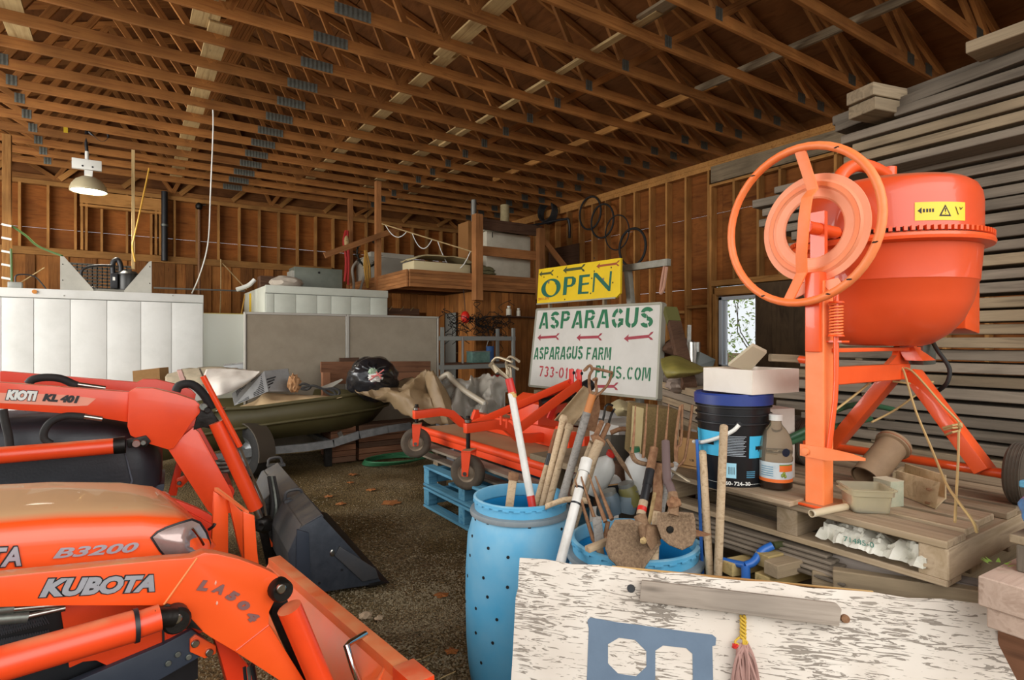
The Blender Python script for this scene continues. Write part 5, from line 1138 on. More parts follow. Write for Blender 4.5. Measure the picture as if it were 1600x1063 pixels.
# twine tied round the mixer
M_TW = paint('twine', '#b79a66', .9)
tw = thing('twine', 'yellowish twine tied round the mixer leg and pallet', 'twine', P(1480, 700, 2.1))
for pts in ([(1404, 576, 2.28), (1412, 580, 2.25), (1430, 640, 2.2), (1455, 700, 2.05), (1478, 755, 1.85), (1498, 785, 1.72), (1520, 815, 1.66), (1526, 832, 1.66)],
            [(1404, 576, 2.28), (1425, 580, 2.25), (1470, 630, 2.15), (1500, 662, 2.12), (1498, 675, 2.10), (1497, 720, 1.95), (1494, 775, 1.78), (1492, 816, 1.70)],
            [(1395, 596, 2.3), (1430, 600, 2.26), (1458, 597, 2.28)], [(1296, 648, 2.05), (1330, 622, 2.15), (1360, 598, 2.3)], [(1438, 612, 2.4), (1400, 640, 2.35), (1362, 660, 2.3)]):
    tubep('strand', spline([P(*p) for p in pts], 4), .0042, M_TW, tw, 6)
for k, (ya, yb) in enumerate(((669, 663), (672, 668), (680, 673))): tubep('wrap', [P(1473+2*k, ya, 2.13), P(1488, (ya+yb)/2-1, 2.09), P(1500, yb, 2.11)], .004, M_TW, tw, 6)
MB().blob(P(1500, 665, 2.10), (.008, .008, .012), 3, .3).build('knot', M_TW, tw)

# ------------------------------------------------------------------ things standing on the pallet
def at(px, py, z): return onz(px, py, z)
pa = thing('pail', 'black plastic pail with blue lid and cyan labels on the pallet', 'pail', V(1.955, 1.40, ZD)); pc = V(1.965, 1.392, ZD); Mq = Matrix.Translation(pc)
PR_, PH = .128, .352
body = MB().lathe([(0, 0), (PR_-.012, 0), (PR_-.010, .012), (PR_+.004, PH*.72), (PR_+.005, PH*.74), (PR_+.006, PH-.02), (0, PH-.02)], 56, Mq).build('body', paint('pail_black', '#141518', .35, 0, '#1d1e21', 6, .4), pa)
for z in (.72, .81, .89): MB().lathe([(PR_+.003, PH*z-.004), (PR_+.013, PH*z-.002), (PR_+.013, PH*z+.002), (PR_+.003, PH*z+.004)], 56, Mq, cap=False).build('rib', M_BLACK, body)
MB().lathe([(PR_+.008, PH-.03), (PR_+.016, PH-.03), (PR_+.017, PH+.006), (PR_+.010, PH+.012), (PR_-.005, PH+.010), (PR_-.012, PH+.002), (0, PH+.002)], 56, Mq, cap=False).build('lid', paint('lid_blue', '#2b3f86', .4, 0, '#24366f', 8, .5), pa)
CY, CYD = paint('label_cyan', '#3fb4dd', .45, 0, '#62c4e6', 5, .4), paint('label_light', '#9fd4e6', .5)
va = math.atan2(-pc.y, -pc.x)                       # towards the eye
def wrap(nm, u0, u1, z0, z1, mat, lift=.0012, parent=None):
    mb = MB(); n = max(2, int(abs(u1-u0)/.01))
    def rr_(z): return PR_-.010+.014*min(1, z/(PH*.72)) + lift
    for k in range(n):
        a, b_ = u0+(u1-u0)*k/n, u0+(u1-u0)*(k+1)/n
        mb.add([pc+V(rr_(z)*math.cos(va+u/PR_), rr_(z)*math.sin(va+u/PR_), z) for u, z in ((a, z0), (b_, z0), (b_, z1), (a, z1))], [(0, 1, 2, 3)])
    return mb.build(nm, mat, parent or body)
wrap('label', -.19, -.035, .130, .222, CY); wrap('label', .058, .125, .128, .210, CY)
for k in range(13): wrap('label_print', -.028, .046-.012*((k*5) % 3)*.4, .135+.006*k, .1375+.006*k, paint('print_grey', '#9aa3aa', .6), .0014)
wrap('label', -.025, .012, .052, .108, CYD)
for k in range(5): wrap('label_print', -.016+.005*k, -.0145+.005*k, .066, .094, MK, .002)
wrap('label_print', -.2, -.06, .030, .0312, M_WHITE); wrap('label_print', .04, .12, .030, .0312, M_WHITE); wrap('label_print', -.11, -.07, .17, .185, MK, .002); wrap('label_print', .085, .12, .160, .172, MK, .002)
for k in range(4): wrap('label_print', .05, .085, .055+.007*k, .0585+.007*k, paint('print_blue', '#4d8aa8', .6), .0014)
def wraptext(s, u, z, h, mat, wch):
    for k, ch in enumerate(s):
        if ch == ' ': continue
        a = va+(u+k*wch)/PR_; n = V(math.cos(a), math.sin(a), 0); rr_ = PR_-.010+.014*z/(PH*.72)
        textmesh('lettering', ch, mat, body, pc+n*rr_+V(0, 0, z), (-math.sin(a), math.cos(a), 0), (0, 0, 1), h, bold=.02, lift=.0015)
wraptext('60-724-30', -.028, .026, .020, M_WHITE, .0105); wraptext('Hydr', .082, .158, .022, MK, .0125)
wl_ = [pc+V((PR_+.02)*math.cos(va+u/PR_), (PR_+.02)*math.sin(va+u/PR_), z) for u, z in ((-.17, .165), (-.10, .178), (-.04, .205), (0, .232), (.018, .255))]
tubep('bail_grip', spline([V(*p) for p in wl_]), .0075, M_WHITE, pa, 10)
tubep('bail_wire', spline([pc+V((PR_+.015)*math.cos(va+u/PR_), (PR_+.015)*math.sin(va+u/PR_), z) for u, z in ((-.19, .16), (-.17, .165))]+[]), .002, M_STEEL, pa, 6); tubep('bail_ear', [wl_[4], wl_[4]+(pc+V(0, 0, .262)-wl_[4])*.15], .012, M_BLACK, pa, 10)
# carton lying on the pail
def carton(nm, lab, c, sx, sy, sz, rot, mat, zsl=1.0, open_=False):
    t = thing(nm, lab, 'carton', c); Mx = Matrix.Translation(Vector(c)) @ Matrix.Rotation(rot, 4, 'Z'); th = .004
    if not open_: MB().box((0, 0, sz/2), (sx, sy, sz)).build('body', mat, t, bevel=.002).matrix_basis = Mx
    else:
        mb = MB().box((0, 0, th/2), (sx, sy, th))
        for cx, cy, ax, ay in ((-sx/2, 0, th, sy), (sx/2, 0, th, sy), (0, -sy/2, sx, th), (0, sy/2, sx, th)): mb.box((cx, cy, sz/2), (ax, ay, sz))
        mb.build('body', mat, t).matrix_basis = Mx
    return t, Mx
M_CART = paint('white_corrugated', '#e6ddd0', .85, 0, '#d8cdbd', 5, .4); M_CARTG = paint('greyish_carton', '#c9bdb0', .85, 0, '#b9ac9e', 4, .5); M_KRAFT = paint('kraft_carton', '#b98e5c', .85, 0, '#a67c4c', 6, .5)
zc = ZD+PH+.013
t, Mx = carton('white_carton', 'open white corrugated carton lying on the blue lidded pail', V(2.03, 1.36, zc), .26, .23, .090, R(-33.7+28), M_CART, open_=True)
p0 = V(2.06, 1.34, zc+.05); MB().prism([P(1138, 572, 2.30), P(1176, 541, 2.30), P(1198, 552, 2.36), P(1172, 580, 2.38)], V(0, 0, .012)).build('paper_bundle', paint('paper', '#c9c0a4', .8), t, smooth=0)
t, Mx = carton('printed_carton', 'tall greyish carton with printed black band behind the bottle', V(2.22, 1.465, ZD), .19, .24, .285, R(-33.7+18), M_CARTG)
a_, b_ = R(-33.7+18), None
rv = V(math.cos(a_), math.sin(a_), 0); nv = V(math.sin(a_), -math.cos(a_), 0)
o0 = V(2.22, 1.465, ZD)+nv*.1205-rv*.095
strokes('printed_band', [rect(.0, .108, .172, .126), rect(.0, .165, .10, .168)], MK, t, o0, rv, UP)
textmesh('lettering', 'ng ltd.', M_WHITE, t, o0+rv*.085+UP*.112+nv*.004, rv, UP, .02, bold=.03, fit=(.075, .012))
# juice bottle
jb = thing('juice_bottle', 'clear juice bottle with white cap and orange label on the plywood', 'bottle', V(1.945, 1.22, ZD)); bcn = onz(1212, 762, ZD+.02); bcn.z = ZD+.022; Mb = Matrix.Translation(bcn)
mG, ntG, bG = nodes('bottle_plastic'); bG.inputs['Base Color'].default_value = lin('#c9bba4'); bG.inputs['Roughness'].default_value = .08; bG.inputs['Transmission Weight'].default_value = .8; bG.inputs['IOR'].default_value = 1.12
bp_ = [(0, 0), (.050, 0), (.056, .006), (.056, .10), (.058, .104), (.0585, .112), (.055, .12), (.0575, .135), (.057, .15), (.0545, .17), (.047, .195), (.035, .215), (.023, .230), (.0195, .238), (.0195, .250)]
bo = MB().lathe(bp_, 40, Mb).build('body', mG, jb)
MB().lathe([(0, .247), (.024, .247), (.0245, .266), (.021, .269), (0, .269)], 28, Mb).build('cap', M_WHITE, jb)
MB().lathe([(.051, .0005), (.0567, .006), (.0567, .027), (.05, .0275)], 40, Mb, cap=False).build('dark_residue', paint('residue', '#2a1b10', .3), bo)
vb = math.atan2(-bcn.y, -bcn.x)
def bwrap(nm, u0, u1, z0, z1, mat, lift):
    mb = MB(); n = 14
    for k in range(n):
        a, b_ = u0+(u1-u0)*k/n, u0+(u1-u0)*(k+1)/n; r_ = .0562+lift
        mb.add([bcn+V(r_*math.cos(vb+u/.056), r_*math.sin(vb+u/.056), z) for u, z in ((a, z0), (b_, z0), (b_, z1), (a, z1))], [(0, 1, 2, 3)])
    return mb.build(nm, mat, bo)
bwrap('label', -.085, .085, .028, .100, paint('label_whitish', '#cfd8da', .5, 0, '#b5c3c8', 30, .6), .0006); OR = paint('label_orange', '#e9722e', .5)
bwrap('label_band', -.085, .085, .028, .040, OR, .0012); bwrap('label_band', .012, .07, .068, .090, OR, .0012); bwrap('label_band', .012, .07, .090, .0935, paint('label_green', '#5b8c3a', .5), .0012)
for k in range(5): bwrap('label_print', -.055, -.008, .050+.008*k, .0525+.008*k, paint('print_blue', '#4d8aa8', .6), .0012)
for u, z in ((.022, .055), (.032, .052), (.028, .062)): MB().blob(bcn+V(.0575*math.cos(vb+u/.056), .0575*math.sin(vb+u/.056), z), (.005, .005, .007), 1, 0, 1, 2).build('printed_fruit', paint('fruit_green', '#8a9a3c', .5), bo)
MB().lathe([(0, 0), (.015, 0), (.015, .002), (0, .003)], 20, axisM(bcn+V(.0555*math.cos(vb+.036/.056), .0555*math.sin(vb+.036/.056), .137), V(math.cos(vb+.036/.056), math.sin(vb+.036/.056), 0))).build('logo_spot', paint('logo_navy', '#16263c', .4), bo)
for z in (.132, .145): MB().tube([bcn+V(.0575*math.cos(vb+u), .0575*math.sin(vb+u), z) for u in (-.6, -.4, -.2, 0, .1)], .0022, 6).build('grip_ridge', mG, bo)
o = tag(board('plywood_scrap', (1.955, 1.095, ZD+.009), (1.955, 1.36, ZD+.009), .20, .018, M_PALLET), 'plywood scrap lying under the juice bottle', 'plywood')
# ice cream tub, small carton, clay pipe, wooden box, plastic pipe
tb_ = thing('plastic_tub', 'empty translucent food tub near the pallet edge', 'tub', V(2.0, .90, ZD)); tc_ = onz(1353, 797, ZD); tc_.z = ZD
mT, ntT, bT = nodes('tub_plastic'); bT.inputs['Base Color'].default_value = lin('#e4dcc2'); bT.inputs['Roughness'].default_value = .35; bT.inputs['Transmission Weight'].default_value = .75; bT.inputs['IOR'].default_value = 1.1
def rrect(w_, d_, r_, n=5):
    out = []
    for cx, cy, a in ((w_-r_, d_-r_, 0), (-w_+r_, d_-r_, 90), (-w_+r_, -d_+r_, 180), (w_-r_, -d_+r_, 270)):
        for k in range(n+1): aa = R(a+90*k/n); out.append((cx+r_*math.cos(aa), cy+r_*math.sin(aa)))
    return out
vs = []; fs = []; secs = [(.052, .046, 0.0), (.056, .050, .004), (.060, .054, .055), (.066, .060, .058), (.067, .061, .074), (.0725, .066, .076), (.0725, .066, .080), (.064, .058, .080), (.056, .050, .010), (.05, .045, .006)]
rz = Matrix.Rotation(R(-33.7-8), 3, 'Z')
for w_, d_, z in secs: vs += [tc_+rz @ Vector((x, y, 0))+V(0, 0, z) for x, y in rrect(w_, d_, .016)]
m = 24
for i in range(len(secs)-1): fs += [(i*m+k, i*m+(k+1) % m, (i+1)*m+(k+1) % m, (i+1)*m+k) for k in range(m)]
fs += [tuple(range(m-1, -1, -1)), tuple((len(secs)-1)*m+k for k in range(m))]
MB().add(vs, fs).build('body', mT, tb_); MB().box(tc_+rz @ Vector((-.074, 0, 0))+V(0, 0, .072), (.02, .05, .004), rz).build('rim_tab', mT, tb_)
t, Mx = carton('small_carton', 'small faded green and white carton behind the tub', onz(1388, 788, ZD), .055, .07, .085, R(-20), paint('faded_carton', '#b9b59b', .8, 0, '#9ea38b', 30, .7)); 
cp = onz(1388, 788, ZD); MB().box((0, 0, .086), (.056, .071, .002)).build('top_flap', paint('paper', '#c9c0a4', .8), t).matrix_basis = Matrix.Translation(cp) @ Matrix.Rotation(R(-20), 4, 'Z')
cl = thing('clay_pipe', 'fat brown clay drain pipe leaning on the pallet', 'pipe', P(1370, 720, 2.15)); a, b_ = onz(1352, 748, ZD+.055), P(1398, 693, 2.20)
M_CLAY = paint('clay_brown', '#8f7558', .75, 0, '#7b6249', 8, .5, bump=.1)
ax_ = (b_-a); 
MB().lathe([(.052, 0), (.052, ax_.length*.88), (.061, ax_.length*.9), (.061, ax_.length), (.05, ax_.length), (.045, ax_.length*.9), (.045, .002)], 36, axisM(a, ax_), cap=False).build('pipe', M_CLAY, cl); MB().lathe([(.062, ax_.length*.93), (.0635, ax_.length*.94), (.062, ax_.length*.95)], 36, axisM(a, ax_), cap=False).build('rim_bead', paint('clay_red', '#9b5f40', .7), cl)
wb_ = thing('scrap_wood_box', 'open box of scrap boards on the pallet behind the twine', 'box', onz(1440, 780, ZD)); M_BX = wood('box_board', '#b59c76', '#c7b08b', '#9c835e', tint=.1)
a, b_ = onz(1397, 770, ZD+.002), onz(1462, 796, ZD+.002); yv = V(0, 0, 1); 
MB().prism([a, b_, b_+V(.02, -.005, .085), a+V(.02, 0, .078)], (.012, .004, 0)).build('front_board', M_BX, wb_, smooth=0); bk_ = V(.16, .03, 0)
MB().prism([a+bk_, b_+bk_, b_+bk_+V(.0, 0, .085), a+bk_+V(0, 0, .082)], (.012, 0, 0)).build('back_board', M_BX, wb_, smooth=0); MB().prism([a, a+bk_, a+bk_+V(0, 0, .07), a+V(.02, 0, .07)], (0, .012, 0)).build('end_board', M_BX, wb_, smooth=0); MB().prism([a, b_, b_+bk_, a+bk_], (0, 0, .006)).build('floor_board', M_BX, wb_, smooth=0)
for px, py in ((1452, 765), (1450, 786)): MB().blob(onp(px, py, a, (b_-a).cross(UP).normalized())+V(-.004, 0, 0), (.004, .008, .005), 2, .4).build('nail_hole', M_RUST, wb_)
pp = thing('plastic_pipe', 'short cream plastic pipe lying beside the tub', 'pipe', onz(1290, 800, ZD)); a, b_ = onz(1268, 803, ZD+.011), onz(1322, 792, ZD+.011)
MB().lathe([(.0095, 0), (.0118, 0), (.0118, (b_-a).length), (.0095, (b_-a).length), (.0095, 0)], 20, axisM(a, b_-a), cap=False).build('pipe', paint('cream_pvc', '#cbb898', .5), pp)
MB().lathe([(.0122, .0), (.0122, .004)], 20, axisM(a, b_-a), cap=False).build('cut_end', M_BEIGE, pp)
# crumpled feed sack pushed into the pallet
fs_ = thing('feed_sack', 'crumpled white printed sack stuffed inside the pallet edge', 'sack', onz(1370, 850, .83)); A_, B_ = onx(1283, 838, 1.93), onx(1448, 872, 1.91)
def sack(u, v):
    p = A_.lerp(B_, u); rdg = 1-2*abs(mnoise.noise(Vector((u*5.5+1, v*2.2, 4)))); fin = 1-2*abs(mnoise.noise(Vector((u*14, v*7, 9))))
    h = (.004+.055*math.sin(math.pi*min(1, v*1.1+.02))**.7)*(.55+.45*rdg)+.010*fin
    return V(p.x+.15*v-.028*(1-v)*rdg-.01*fin, p.y, .829+max(.0, h))
MB().grid(sack, 40, 14).build('sheet', paint('sack_white', '#dcd8cb', .6, 0, '#bfbba9', 9, .6), fs_, smooth=20)
c1_ = onx(1345, 845, 1.915); textmesh('lettering', '71485-0', paint('sack_green', '#3f7a6a', .6), fs_, c1_+V(-.012, .045, -.012), V(0, -1, .05), UP, .02, fit=(.09, .016))
MB().grid(lambda u, v: A_.lerp(B_, .62+.2*u)+V(.02+.05*v, 0, .832-A_.lerp(B_, .62+.2*u).z+.02*math.sin(u*6)*v+.012), 8, 4).build('yellow_corner', paint('sack_yellow', '#c8b54a', .6), fs_)
# garden hose and cable loops behind the leg
hs = thing('garden_hose', 'green garden hose lying behind the mixer leg', 'hose', P(1300, 680, 2.3)); M_HOSE = paint('hose_green', '#2f5a3c', .45)
tubep('hose_run', spline([P(1222, 690, 2.35), P(1262, 670, 2.36), P(1310, 640, 2.5), P(1350, 632, 2.6), P(1395, 640, 2.7)]), .013, M_HOSE, hs, 8); tubep('hose_loop', spline([P(1225, 695, 2.32), P(1300, 668, 2.5), P(1360, 655, 2.7)]), .013, M_HOSE, hs, 8)
# blue long handled cutter
ct = thing('pipe_cutter', 'blue handled cutter tool standing beside the second barrel', 'cutter', P(1170, 890, 2.05)); MBL = paint('cutter_blue', '#2a62b0', .35)
tubep('arm', spline([P(1207, 853, 2.0), P(1190, 862, 2.0), P(1178, 878, 1.98), P(1165, 884, 1.98)]), .014, MBL, ct, 10); tubep('arm', spline([P(1165, 884, 1.98), P(1145, 880, 2.02), P(1128, 876, 2.05)]), .012, MBL, ct, 10); tubep('shaft', [P(1165, 884, 1.98), P(1166, 930, 1.96), P(1166, 1010, 1.96)], .015, MBL, ct, 10)
tubep('black_grip', spline([P(1207, 853, 2.0), P(1225, 852, 2.02), P(1247, 862, 2.03)]), .013, paint('olive_grip', '#3a3f22', .5), ct, 8)

# ------------------------------------------------------------------ the wall of stacked lumber
ONES = 'zeroth first second third fourth fifth sixth seventh eighth ninth tenth eleventh twelfth thirteenth fourteenth fifteenth sixteenth seventeenth eighteenth nineteenth'.split()
def nth(k):
    if k < 20: return ONES[k]
    t, u = divmod(k, 10); T = {2: 'twent', 3: 'thirt', 4: 'fort', 5: 'fift'}[t]
    return T+'ieth' if u == 0 else T+'y-'+ONES[u]
rl = random.Random(21); FX = 3.42
n = 0
pos = ['near the top', 'in the upper part', 'in the middle', 'in the lower part', 'near the bottom']
z = .09; rows_ = []
while z < 2.42:
    th = rl.choice((.047, .05, .046, .052)); rows_.append((z, th)); z += th + rl.choice((.013, .016, .022, .014))
for k, (z, th) in enumerate(rows_):
    fr_ = z/2.5; ye = 2.02+rl.uniform(-.10, .16) - (.25 if .55 < fr_ < .75 else 0) + (.12 if fr_ > .85 else 0); xo = rl.uniform(-.02, .03)
    mat = M_GREYD if 1.45 < z < 1.72 else (M_GREY if rl.random() < .7 else M_GREYD); yn = -1.2  # middle rows go browner: the orange light on them is put into the colour
    tim(f'weathered plank in the lumber stack behind the mixer, {nth(len(rows_)-k)} full row from the top', (FX+.15+xo, yn, z+th/2), (FX+.15+xo, ye, z+th/2), .30, th, mat, 'plank', 'planks stacked against the right wall', 'stacked_plank')
    if k+1 < len(rows_):
        g_ = rows_[k+1][0]-z-th
        tim(f'thin sticker lath under the {nth(len(rows_)-k-1)} full row of the lumber stack', (FX+.05, 1.55+rl.uniform(-.1, .1), z+th+g_/2), (FX+.30, 1.55, z+th+g_/2), .05, g_, M_GREYD, 'lath', 'sticker laths in the lumber stack', 'sticker_lath')
ztop = rows_[-1][0]+rows_[-1][1]
def up_(lab, a, b, w_, t_, mat=M_GREY): return tim(lab, a, b, w_, t_, mat, 'plank', 'loose planks on top of the lumber stack')
def on3(px, py, z): return onz(px, py, z)
# planks crossing on the top, ends towards the hall
yy = lambda px, x: (onx(px, 300, x)).y
up_('plank on the stack top jutting out lowest towards the handwheel', (3.30, -1.2, ztop+.02), (3.30, yy(1222, 3.30), ztop-.02), .17, .038)
up_('long pale plank above the one jutting towards the handwheel', (3.30, -1.2, ztop+.075), (3.30, yy(1330, 3.3), ztop+.05), .17, .045, M_GREYD)
up_('greenish plank near the stack top with a knotty face', (3.26, -1.2, ztop+.135), (3.30, yy(1345, 3.3), ztop+.105), .18, .045, M_GREYD)
up_('reddish grey plank near the stack top', (3.22, -1.2, ztop+.195), (3.28, yy(1330, 3.3), ztop+.160), .18, .045)
up_('short plank with green end on the stack top', (3.2, -1.0, ztop+.27), (3.24, yy(1410, 3.25), ztop+.215), .16, .042)
up_('wavy grained plank on the upper stack', (3.18, .35, ztop+.315), (3.30, yy(1320, 3.3), ztop+.245), .18, .05)
up_('topmost pale plank on the lumber stack', (3.06, -.9, ztop+.385), (3.08, yy(1522, 3.1), ztop+.345), .15, .05, M_GREYD)
up_('plank under the topmost pale plank', (3.2, -.4, ztop+.375), (3.34, yy(1315, 3.34), ztop+.30), .18, .05)
rs_ = thing('plank_pair', 'pair of short thick planks jutting out from the stack top', 'planks', on3(1345, 165, ztop+.42)); a = onx(1343, 157, 3.02); d_ = V(.80, -.20, -.0)
for k, dz in enumerate((.032, -.034)): board('plank', a+V(-.0+.02*k, 0, dz), a+d_+V(0, 0, dz), .15, .062, M_GREYD, rs_, up=(0, 0, 1))
# ------------------------------------------------------------------ timber and wrapped bundle at the right edge
tim('heavy pinkish timber beam at the right edge, below the blue wrap', (1.79, .485, .865), (3.0, .43, .865), .15, .075, M_PINK, 'beam', 'timbers at the right edge', 'timber_beam')
tim('lower pinkish timber beam at the right edge', (1.80, .475, .80), (3.0, .42, .80), .14, .05, M_PINK, 'beam', 'timbers at the right edge', 'timber_beam')
sb = thing('timber_trestle', 'rough trestle of reddish blocks under the pinkish beams', 'trestle', (2.3, .45, 0))
for xx in (1.97, 2.7):
    for k in range(4): board('block', (xx+.01*k, .36, .095+.18*k), (xx+.01*k, .56, .095+.18*k), .14, .178, M_REDW, sb)
xz = 1.905
bl = thing('timber_spacer', 'grey block and board standing on the pinkish beam', 'spacer', (xz, .47, .903))
board('block', (xz+.04, .48, .903), (xz+.04, .48, .972), .075, .07, M_GREY, bl, up=(0, 1, 0)); board('board', (xz, .475, .984), (xz+.5, .45, .984), .11, .022, M_GREYD, bl)
bw = thing('blue_wrapped_bundle', 'bright blue plastic wrapped bundle at the right edge', 'bundle', (xz+.12, .47, .996))
MB().blob((xz+.135, .465, 1.055), (.135, .07, .062), 6, .12, 2.2, 4).build('wrap', paint('blue_plastic', '#2d7fc4', .25, 0, '#4f9ad6', 6, .6, coat=.4, bump=.25, bscale=20), bw); board('blue_lath', (xz-.0, .47, 1.13), (xz+.5, .45, 1.13), .08, .018, M_BLUEW, bw)
tim('grey end grain timber on top of the blue bundle', (xz+.02, .465, 1.19), (xz+.5, .44, 1.19), .07, .095, M_GREY, 'timber', None, 'timber_block')
lfm = MB()
for k in range(14):
    a = rl.uniform(0, 6.28); c = V(1.90, .55, .905)+V(.02*math.cos(a), .02*math.sin(a), .006); d = V(math.cos(a), math.sin(a), .4)*.018; e = V(-math.sin(a), math.cos(a), 0)*.005; lfm.add([c-e, c+e, c+d], [(0, 1, 2)])
tag(lfm.build('weed_tuft', paint('weed_green', '#6f8a35', .7), None, smooth=0), 'tiny green weed tuft on the pinkish beam', 'weed')
# ------------------------------------------------------------------ blue barrels of tools
MBA = paint('barrel_blue', '#4aa6d2', .45, 0, '#5fb0d6', 3, .5, dust='#9cc6d8', dustz=(-.2, .5), dustmask=(.25, .7), bump=.03)
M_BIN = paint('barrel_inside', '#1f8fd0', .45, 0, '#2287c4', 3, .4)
def barrel(nm, lab, xc, d, ztop, rr_, rb, holes):
    c = FW*d+RT*xc; c.z = 0; t = thing(nm, lab, 'barrel', c); M = Matrix.Translation(c)
    prof = [(0, 0), (rb*.86, 0), (rb*.90, .012), (rb*.95, .09), (rb*.985, .20), (rb, .38), (rb*.995, .50), (rb*.96, ztop-.17), (rr_*1.02, ztop-.085), (rr_*1.0, ztop-.075)]
    body = MB().lathe(prof, 72, M, cap=False).build('body', MBA, t, smooth=40)
    MB().lathe([(rr_*1.0, ztop-.08), (rr_*1.075, ztop-.076), (rr_*1.085, ztop-.066), (rr_*1.07, ztop-.056), (rr_*.99, ztop-.052)], 72, M, cap=False).build('ring_flange', paint('flange_grey', '#8b9498', .6, 0, '#6f7b80', 8, .6), t, smooth=40)
    MB().lathe([(rr_*.985, ztop-.078), (rr_*.985, ztop-.02), (rr_*1.01, ztop-.016), (rr_*1.01, ztop-.004), (rr_*.985, ztop), (rr_*.955, ztop), (rr_*.945, ztop-.006), (rr_*.945, ztop-.06)], 72, M, cap=False).build('rim', MBA, t, smooth=40)
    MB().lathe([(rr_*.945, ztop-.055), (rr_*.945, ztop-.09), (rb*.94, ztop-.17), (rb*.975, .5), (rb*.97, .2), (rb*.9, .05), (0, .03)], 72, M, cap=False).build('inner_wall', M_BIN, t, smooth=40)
    def rad(z):
        for (r0, z0), (r1, z1) in zip(prof[1:-1], prof[2:]):
            if z0 <= z <= z1: return r0+(r1-r0)*(z-z0)/max(1e-6, z1-z0)
        return rb
    for k in range(28):
        a = 2*math.pi*k/28; MB().box(c+V(rr_*1.005*math.cos(a), rr_*1.005*math.sin(a), ztop-.019), (.005, rr_*.13, .006), Matrix.Rotation(a, 3, 'Z')).build('thread_lug', MBA, t, smooth=0)
    for px, py in holes:
        r = ray(px, py); best = None
        for k in range(300):
            p = EYE+r*(d-rb*1.2+k*.004*rb/.24)
            if 0.01 < p.z < ztop-.08 and (V(p.x, p.y, 0)-c).length < rad(p.z): best = p; break
        if best:
            n = V(best.x-c.x, best.y-c.y, 0).normalized(); q3 = V(c.x, c.y, best.z)+n*(rad(best.z)-.001)
            MB().lathe([(0, 0), (.0068, 0), (.0068, .0025), (0, .0025)], 12, axisM(q3, n)).build('drain_hole', M_BLACK, t)
    return t, c
b1, c1b = barrel('tool_barrel', 'taller blue plastic barrel with drilled holes holding long handles', .0375, 2.55, .817, .206, .243, [(743, 812), (778, 813), (825, 821), (763, 857), (794, 871), (738, 838), (756, 903), (793, 918), (762, 933), (744, 951), (777, 968), (744, 989), (770, 1005), (752, 1036), (735, 868), (731, 900), (728, 940), (733, 1045), (877, 827)])
b2_, c2b = barrel('shovel_barrel', 'shorter blue plastic barrel of rusty shovels behind the white board', .48, 2.26, .726, .245, .272, [(908, 855), (1082, 880), (900, 872)])

# ------------------------------------------------------------------ hand tools
def tool(nm, lab, cat, p): return thing(nm, lab, cat, p)
def shaft(pts, r, mat, parent, nm='handle', n=12): return tubep(nm, spline(pts, 4) if len(pts) > 2 else pts, r, mat, parent, n)
def inb1(dx, dd, z=.05): p = FW*(2.55+dd)+RT*(.0375+dx); p.z = z; return p
def inb2(dx, dd, z=.06): p = FW*(2.26+dd)+RT*(.48+dx); p.z = z; return p
def ext(p_top, p_mid, zb, free=False):
    """carry a straight handle on from its top through a seen point down to height zb"""
    d = p_mid-p_top; e = p_top + d*((zb-p_top.z)/d.z)
    if free: return e
    n = 200; best = p_mid
    for k in range(n+1):
        p = p_top.lerp(e, k/n)
        if p.z < .80 and not ((V(p.x, p.y, 0)-c1b).length < .17): 
            if p.z < .70 and (V(p.x, p.y, 0)-c2b).length < .20: best = p; continue
            if p.z < .70: break
        best = p
    return best
# hand cultivator, white handle
t = tool('cultivator', 'white handled cultivator with curved prongs, leftmost in the barrel', 'cultivator', P(830, 780, 2.5)); M_WH = paint('white_handle', '#dcd9d2', .35, 0, '#c2beb5', 12, .5); M_RED = paint('red_paint', '#c2281e', .45)
top, mid = P(799, 615, 2.58), P(822, 740, 2.50); end = ext(top, mid, .10)
shaft([top, mid], .0165, M_WH, t); shaft([mid, ext(top, mid, mid.z-.02)], .0165, M_WH, t); lo_p = P(829, 775, 2.485)
shaft([mid, lo_p], .0168, M_WH, t); shaft([lo_p, ext(top, mid, .62)], .0172, M_RED, t, 'red_band'); shaft([ext(top, mid, .62), end], .016, M_HANDLE, t, 'handle_end')
shaft([P(795, 592, 2.59), P(801, 616, 2.58)], .018, M_RED, t, 'ferrule'); shaft([P(800, 613, 2.58), P(802, 622, 2.578)], .0175, paint('ferrule_yellow', '#c9a25a', .5), t, 'collar')
M_PR = paint('worn_steel', '#b6a88f', .45, .6, '#8f8168', 20, .6)
for pts in ([(797, 594, 2.59), (788, 588, 2.58), (776, 578, 2.56), (769, 568, 2.55), (765, 572, 2.52)], [(797, 594, 2.59), (793, 585, 2.6), (793, 575, 2.6), (797, 576, 2.58), (798, 590, 2.58)], [(796, 592, 2.59), (771, 570, 2.57), (772, 562, 2.56), (780, 559, 2.54), (800, 566, 2.48)], [(797, 590, 2.59), (791, 570, 2.6), (794, 560, 2.58), (800, 558, 2.55), (811, 565, 2.48)], [(797, 590, 2.59), (794, 575, 2.6), (797, 571, 2.56), (809, 577, 2.48)]):
    tubep('prong', spline([P(*p) for p in pts]), [.0065]*(len(pts)*6-11-0+0) if False else .0062, M_PR, t, 8)
MB().prism([P(763, 570, 2.53), P(768, 565, 2.55), P(779, 580, 2.55), P(774, 584, 2.54)], FW*.006).build('hoe_blade', M_PR, t, smooth=0)
# short stub
t = tool('wooden_stub', 'short grey wooden stub handle at the barrel left rim', 'handle', inb1(-.09, 0)); top = P(803, 738, 2.55); MB().bar(top, ext(top, P(796, 790, 2.53), .06), .036, .03, FW).build('shaft', M_HANDLE, t, bevel=.006); MB().bar(top, ext(top, P(802, 746, 2.548), top.z-.035), .046, .038, FW).build('ferrule', M_RUST, t, bevel=.004)
